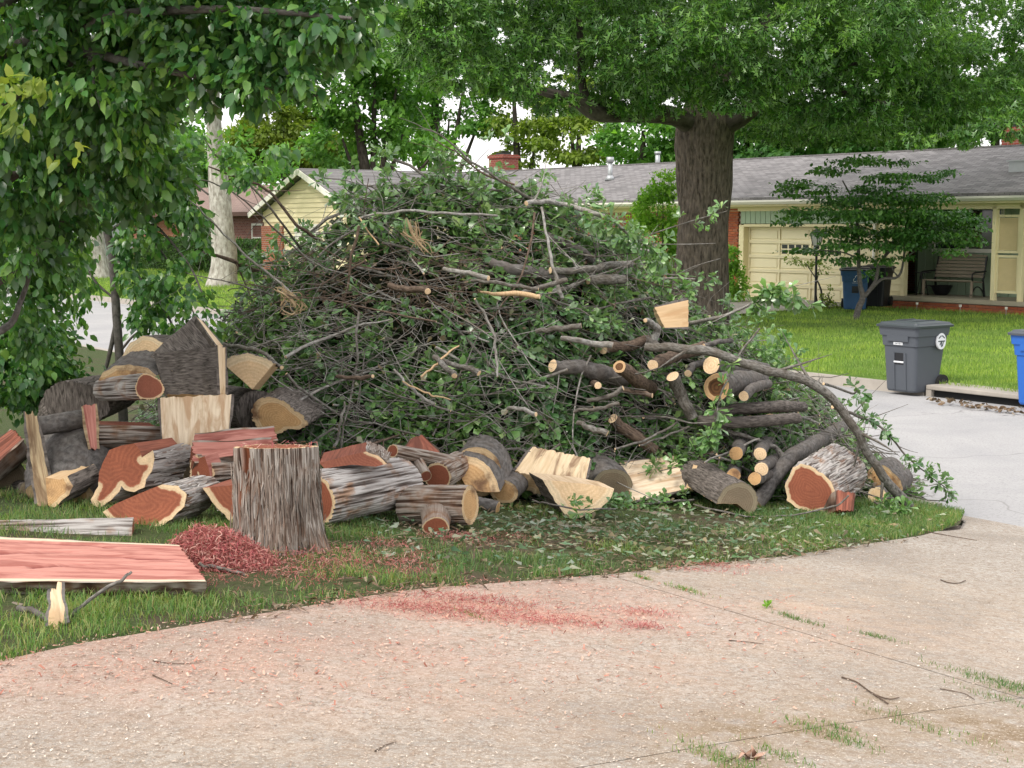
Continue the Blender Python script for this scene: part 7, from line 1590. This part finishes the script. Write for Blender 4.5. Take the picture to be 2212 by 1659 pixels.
B('long straight bare branch leaning far out over the left side', [(364,371,1.5,11.4),(420,385,2.2,11.5),(480,402,2.6,11.6),(545,450,3,11.7),(600,500,3.4,11.9),(680,575,4)], 'bark_branch', .15, False, False, twigs=4)
B('thin bare branch above the long leaning one on the left', [(440,300,1.2,11.5),(480,350,2,11.6),(540,400,2.4,11.7),(600,470,3,11.8),(650,540,3.4)], 'bark_branch', .15, False, False, twigs=4)
B('grey bare branch slanting from the pale trunk to the pile', [(392,420,1.5,11.4),(450,470,2.4,11.5),(520,540,3,11.6),(590,600,3.4,11.7),(640,640,3.6)], 'bark_branch_pale', .2, False, False, twigs=3)
B('low bare branch reaching left across the lawn view', [(400,590,1.5,11.2),(450,600,2,11.3),(520,615,3,11.4),(590,640,3.5)], 'bark_branch', .2, False, False, twigs=3)
B('cut branch with pale end at the upper left edge beside the fan wedge', [(468,741,7),(520,750,8),(552,755,7.5),(580,772,7.5),(608,796,7.5)], 'bark_branch', .28)
B('brown stub in the lower left of the pile', [(730,815,7),(770,816,8),(806,812,7)], 'bark_branch_brown', .25)
B('dark upright branch low in the left of the pile', [(745,870,4),(738,905,5),(730,940,5),(722,968,6)], 'bark_branch', .35, False, False)
B('brown thick stub in the dry band of the pile', [(840,618,12),(880,624,13),(925,628,12)], 'bark_branch_brown', .1, True, True)
B('upright log with oval cut top in the right log cluster', [(1455,812,14),(1465,840,14),(1480,870,13),(1497,905,12)], 'bark_branch', .32, True, False, sides=14)
B('large round log end with rings, upper right log cluster', [(1537,790,20,12.15),(1585,792,20,12.6),(1650,800,18,13.2)], 'bark_grey', .3, True, False, sides=18)
B('hollow rotten log end with dark heart in the right log cluster', [(1550,836,30,12.05),(1590,826,27,12.4),(1640,822,22,12.9)], 'bark_grey', .3, True, False, sides=20, cutmat='end_hollow')
B('small round log end under the hollow log', [(1605,858,11,12.0),(1625,840,11,12.3),(1660,830,10,12.8)], 'bark_grey', .3, True, False, sides=14)
B('small round log end left of the ringed log', [(1487,805,10),(1500,790,10,12.6),(1530,780,9,13)], 'bark_grey', .28, True, False, sides=12)
B('broken splintery log end at the left of the log cluster', [(1337,790,14),(1370,815,16),(1405,840,16,12.4)], 'bark_branch_brown', .34, True, False, sides=14, cutmat='end_hollow')
B('oval log end at the centre left of the log cluster', [(1409,790,12),(1450,770,14,12.4),(1520,750,14,12.8)], 'bark_branch_brown', .32, True, False, sides=14)
B('tiny round log end on top of the log cluster', [(1520,746,7),(1545,740,7,12.8),(1580,735,6,13)], 'bark_grey', .25, True, False)
B('small log end peeking out above the broken splintery end', [(1431,751,9),(1410,740,9,12.6),(1380,730,8,12.9)], 'bark_grey', .28, True, False)
B('small log end with pale face below the broken splintery end', [(1293,832,10),(1270,825,10,12.4),(1240,815,9,12.7)], 'bark_branch_brown', .25, True, False)
B('long bark covered log lying level above the fork, lower of two', [(1510,908,12),(1570,912,13),(1650,908,13),(1723,905,12)], 'bark_dark', .25, False, True, sides=16)
B('long bark covered log lying level above the fork, upper of two', [(1530,896,10),(1600,882,12),(1680,878,13),(1736,878,11)], 'bark_dark', .18, False, True, sides=16)
B('peeled pale splinter along the lower level log', [(1600,903,4),(1660,900,6),(1715,903,4)], 'peeled', .36, False, False)
B('stacked log end low at the right, left of the fork', [(1591,981,15),(1600,960,15,12.4),(1612,940,14,12.8)], 'bark_grey', .2, True, False, sides=14, cutmat='end_tan')
B('stacked log end touching the forked limb from behind', [(1640,978,14),(1650,962,14,12.5),(1665,950,13,12.9)], 'bark_grey', .16, True, False, sides=14)
B('tan log end just above the furrowed wedge', [(1643,1014,15),(1660,1000,15,12.3),(1690,990,14,12.7)], 'bark_grey', .22, True, False, sides=14)
B('second tan log end above the furrowed wedge', [(1630,1036,14),(1650,1028,14,12.1),(1690,1020,13,12.5)], 'bark_grey', .25, True, False, sides=14, cutmat='end_tan')
B('tan log end half buried in leaves left of the fork foot', [(1584,1028,15),(1590,1010,15,12.3),(1600,990,14,12.6)], 'bark_grey', .2, True, False, sides=14, cutmat='end_tan')
B('silvery curved stub beside the pale block on the pile', [(1393,690,6),(1410,700,9),(1420,715,10),(1412,735,9)], 'bark_branch_pale', .25, True, False)
B('thin grey pole slanting across the lower right of the pile', [(1380,964,2.4),(1430,945,3),(1490,920,3)], 'bark_branch', .35, False, False)
B('green grey twig slanting beside the clean cream block', [(1330,972,3),(1400,946,3.4),(1462,914,3)], 'bark_branch', .4, False, False)
B('long twig running up right before the level logs', [(1520,998,2.6),(1570,978,3),(1640,948,3)], 'bark_branch_pale', .4, False, False)
B('leafy bough reaching right in front of the garage view', [(1490,700,6),(1540,688,5,12.9),(1580,675,4,12.8),(1617,660,3.4,12.7),(1650,635,2.6,12.6),(1700,632,2,12.5),(1745,655,1.5,12.5)], 'bark_branch_pale', .1, False, False, leaves=26, lsize=.12, lu0=.5, twigs=2, llen=.08)
B('leafy branch drooping over the right edge toward the street', [(1780,830,4),(1840,850,3,12.9),(1850,845,2,12.9)], 'bark_branch', .3, False, False, leaves=6, lsize=.09)
B('leafy branch trailing right over the concrete street view', [(1800,880,5),(1860,900,4,13.0),(1910,930,3,13.0),(1960,985,2.4,13.0),(2010,1030,1.6,13.0),(2050,1058,1.2,13.05)], 'bark_branch', .3, False, False, leaves=34, lsize=.085, twigs=5, lu0=.2, llen=.1)
B('leafy branch hanging down before the right log cluster', [(1640,708,3,12.0),(1590,780,2.6,11.9),(1560,850,2.6,11.8),(1545,900,2.2,11.75),(1525,960,2,11.7)], 'bark_branch', .3, False, False, leaves=22, lsize=.085, lu0=.2, llen=.08)
B('leafy twig lying on the grass before the cream block', [(1500,1078,3,11.6),(1440,1085,3,11.5),(1380,1092,3,11.4),(1310,1098,2.4,11.2),(1240,1080,2,10.6)], 'bark_branch', .1, False, False, leaves=60, lsize=.065, lu0=.02, llen=.12)
B('bare twig arching over the pale half round at the foot', [(1150,1080,2.4,10.4),(1200,1092,2.4,10.3),(1270,1102,2.2,10.3),(1330,1098,2,10.6)], 'bark_branch', .1, False, False, leaves=8, lsize=.07)
B('long bare twig lying in the grass before the red cedar face', [(1500,1090,2.6,11.5),(1570,1108,2.4,11.3),(1650,1118,2.2,11.3),(1720,1112,2.2,11.4),(1790,1098,2.6,11.6),(1835,1072,2.6,11.7)], 'bark_branch', .1, False, True)
B('leafy tuft at the foot of the long arching limb', [(1890,1085,4,12.4),(1920,1100,3,12.3),(1960,1108,2.4,12.2)], 'bark_branch', .1, False, False, leaves=26, lsize=.085, lu0=.0)
B('stick on the red shavings right of the slab corner', [(428,1220,5,7.4),(470,1227,5,7.4),(532,1240,4,7.35)], 'bark_branch', .1, True, False)
B('grey twig rising in front of the red slab', [(146,1332,5,6.15),(200,1290,5,6.2),(250,1258,5,6.22),(284,1236,3.5,6.25)], 'bark_branch', .1, False, False)
B('fallen branch stub below the red slab at the left', [(40,1310,9,6.2),(80,1325,9,6.15),(115,1345,10,6.05),(125,1362,7,6.0)], 'bark_grey', .1, False, True)
B('dark stick among leaves between the stump and the pile', [(700,1135,4,9.2),(750,1122,5,9.3),(800,1108,4,9.5),(830,1085,2,9.6)], 'bark_branch', .1, False, False, twigs=2)
L_slab('broken pale splinter standing in the grass before the red slab', [(108,1262,6.15),(130,1262,6.15),(142,1352,6.0),(106,1340,6.0)], .035, 'split_pale', 'bark_grey', 'v', 'splinter', .06, 'end_pale', .02, 91, 'slab', face_grid=20)
L_slab('tan sawn block perched high on the right shoulder of the pile', [(1414,664,12.0,1),(1487,648,12.02,1),(1487,706,12.0,1),(1436,708,11.98,1)], .2, 'split_flat', 'bark_grey', 'u', 'split_log', .004, 'end_pale', .004, 92, 'round', face_grid=20)
# knots of split, twisted wood on the pile
for lab, pths in (('twisted splintered wood knot at the left shoulder of the pile', [[(598,628,5),(620,640,7),(640,665,6),(632,680,5),(612,672,4)],[(610,618,3),(618,640,5),(606,660,4)],[(625,635,4),(652,655,5),(648,672,4)]]),
                  ('frayed splintered branch end high in the left middle of the pile', [[(880,472,2),(888,500,6),(905,525,6),(925,545,4)],[(898,478,2),(900,505,5),(898,530,4)],[(870,500,2),(890,515,4),(915,520,3)]])):
    d0 = pile_D(pths[0][1][0], pths[0][1][1]) - .3; o = empty('splintered_wood', P(pths[0][0][0], pths[0][0][1], d0)); tag(o, lab, 'wood')
    rgk = np.random.default_rng(len(lab)); pths = pths + [[(a+rgk.normal()*7, b+rgk.normal()*7, rr_*.4) for a, b, rr_ in q_] for q_ in pths for _ in range(5)]
    for q in pths:
        s = spline([(*P(a, b, d0), r*.45*mpp(d0)) for a, b, r in q], 14); v, f, uv = tube_arr(s[:, :3], s[:, 3].clip(.002), 8, 5, .6)
        link('fibre_strand', mesh_np('fibre_strand', v-np.array(o.location), f, [M['split_rotten']], uv=uv[:, ::-1]), o)

# the many alike branches tangled in the pile
def zone(c):
    """where on the pile, said with things one can find"""
    x, z = c[0], c[2]
    if x < -1.5: h = ['behind the left log stack', 'above the left log stack', 'at the left shoulder'][0 if z < 1.3 else 1 if z < 1.9 else 2]
    elif x < -.6: h = ['above the long silver log', 'over the stump', 'at the left of the top'][0 if z < 1.2 else 1 if z < 2.0 else 2]
    elif x < .4: h = ['above the orange tan face', 'in the very middle', 'at the crest'][0 if z < 1.2 else 1 if z < 2.1 else 2]
    elif x < 1.3: h = ['above the pale half round', 'below the peeled tan stick', 'at the right of the crest'][0 if z < 1.15 else 1 if z < 2.0 else 2]
    elif x < 2.3: h = ['above the furrowed wedge log', 'beside the ringed log end', 'by the perched tan block'][0 if z < .9 else 1 if z < 1.4 else 2]
    else: h = ['near the big red cedar face', 'under the arching limb', 'above the arching limb'][0 if z < .6 else 1 if z < 1.1 else 2]
    return h
def tangled(n, rr, ll, mat, label, group, leaves, face_cut=True, seed=1, weight=None):
    rg = np.random.default_rng(seed); Pq, Nq = surf_pts(n*4); 
    if weight is not None: k = rg.uniform(size=len(Pq)) < weight(Pq); Pq, Nq = Pq[k], Nq[k]
    Pq, Nq = Pq[:n], Nq[:n]
    for p, nn in zip(Pq, Nq):
        d = rg.normal(size=3)*np.array([1.5, .7, .5]); d = d - nn*d.dot(nn)*.8
        if p[0] > .2 and rg.uniform() < .5: d = np.array([1.0, -.55, -.15]) + rg.normal(size=3)*.3
        
        if rr[1] > .02: d = np.array([rg.uniform(-.2, 1.0), -.9, rg.normal()*.2])
        d /= np.linalg.norm(d); L = rg.uniform(*ll); r = rg.uniform(*rr); m = 9; u = np.linspace(0, 1, m)[:, None]
        pts = p + nn*rg.uniform(-.10, .07) + d*(u-(.5 if rr[1] <= .02 else .88))*L + rg.normal(size=3)*.22*L*(u-.5)**2 + rg.normal(size=(m, 3))*.008*L
        # keep it out of the ground
        pts[:, 2] = np.maximum(pts[:, 2], G(pts[:, 0], pts[:, 1]) + r)
        o = empty('branch', pts[0]); lv = leaves and rg.uniform() < leaves; dd_ = pts[-1]-pts[0]
        tl = 'level' if abs(dd_[2]) < .18*L else ('rising right' if dd_[2]*dd_[0] > 0 else 'falling right')
        tag(o, '%s %s %s branch, %s, in the pile %s' % ('long' if L > sum(ll)/2 else 'short', 'leafy' if lv else 'bare', label, tl, zone(pts.mean(0))), 'branch', group)
        sb = []
        for k_ in range(rg.integers(1, 4)):
            i = rg.integers(2, m-2); dd = (d*-.2 + rg.normal(size=3)*np.array([.8, .5, .6])); dd /= np.linalg.norm(dd); Ls = rg.uniform(.12, .5); uu = np.linspace(0, 1, 5)[:, None]
            sb.append((pts[i] + dd*uu*Ls + rg.normal(size=3)*.1*Ls*uu**2, np.linspace(r*.45, .0015, 5)))
        branch_mesh(o, pts[::-1], np.linspace(r*.45, r, m), mat, False, True, int(rg.integers(1, 900)), 7, sb)
        if lv: put_leaves(o, pts, int(rg.integers(6, 16)), .082, int(rg.integers(1, 9999)), .25, .14)
tangled(80, (.006, .015), (.7, 1.8), 'bark_branch', 'grey', 'grey branches tangled in the brush pile', .55, seed=5)
tangled(60, (.006, .014), (.6, 1.5), 'bark_branch_pale', 'pale', 'pale branches tangled in the brush pile', .3, seed=6)
tangled(45, (.007, .015), (.6, 1.6), 'bark_branch_brown', 'brown', 'brown branches in the dry band', .08, seed=7, weight=lambda p: .08+bare_w(p))
tangled(60, (.010, .022), (.5, 1.1), 'bark_grey', 'thick sawn', 'thick limbs sunk in the pile', .1, seed=8, weight=lambda p: (p[:, 0] > .2)*(p[:, 2] < 2.5)*.9)
# leafy shoots that stand out of the outline
def shoots():
    rg = np.random.default_rng(17)
    for i in range(46):
        x = rg.uniform(-1.9, 3.3); yf = float(np.interp(x, _fyx, _fyy)); y = yf + rg.uniform(1.3, 2.3); z = float(pile_h(x, y))
        d = np.array([rg.normal()*.8 + (.5 if x > 1 else -.4 if x < -1 else 0), -.25, rg.uniform(.25, .8)]); d /= np.linalg.norm(d); L = rg.uniform(.3, .75) * (1.0 if x > -1.6 else .8); u = np.linspace(0, 1, 8)[:, None]
        pts = np.array([x, y, z-.12]) + d*u*L + rg.normal(size=3)*.15*L*u**2 - np.array([0, 0, .12])*u**3*L
        o = empty('branch', pts[0]); tag(o, '%s leafy shoot leaning %s on the pile outline, %s' % ('tall' if L > .5 else 'short', 'left' if d[0] < 0 else 'right', zone(pts[0])), 'branch', 'leafy shoots along the top of the pile')
        branch_mesh(o, pts, np.linspace(.006, .0015, 8), 'bark_branch', False, False, i, 5)
        put_leaves(o, pts, int(rg.integers(6, 12)), .085, i+50, .25, .10)
shoots()
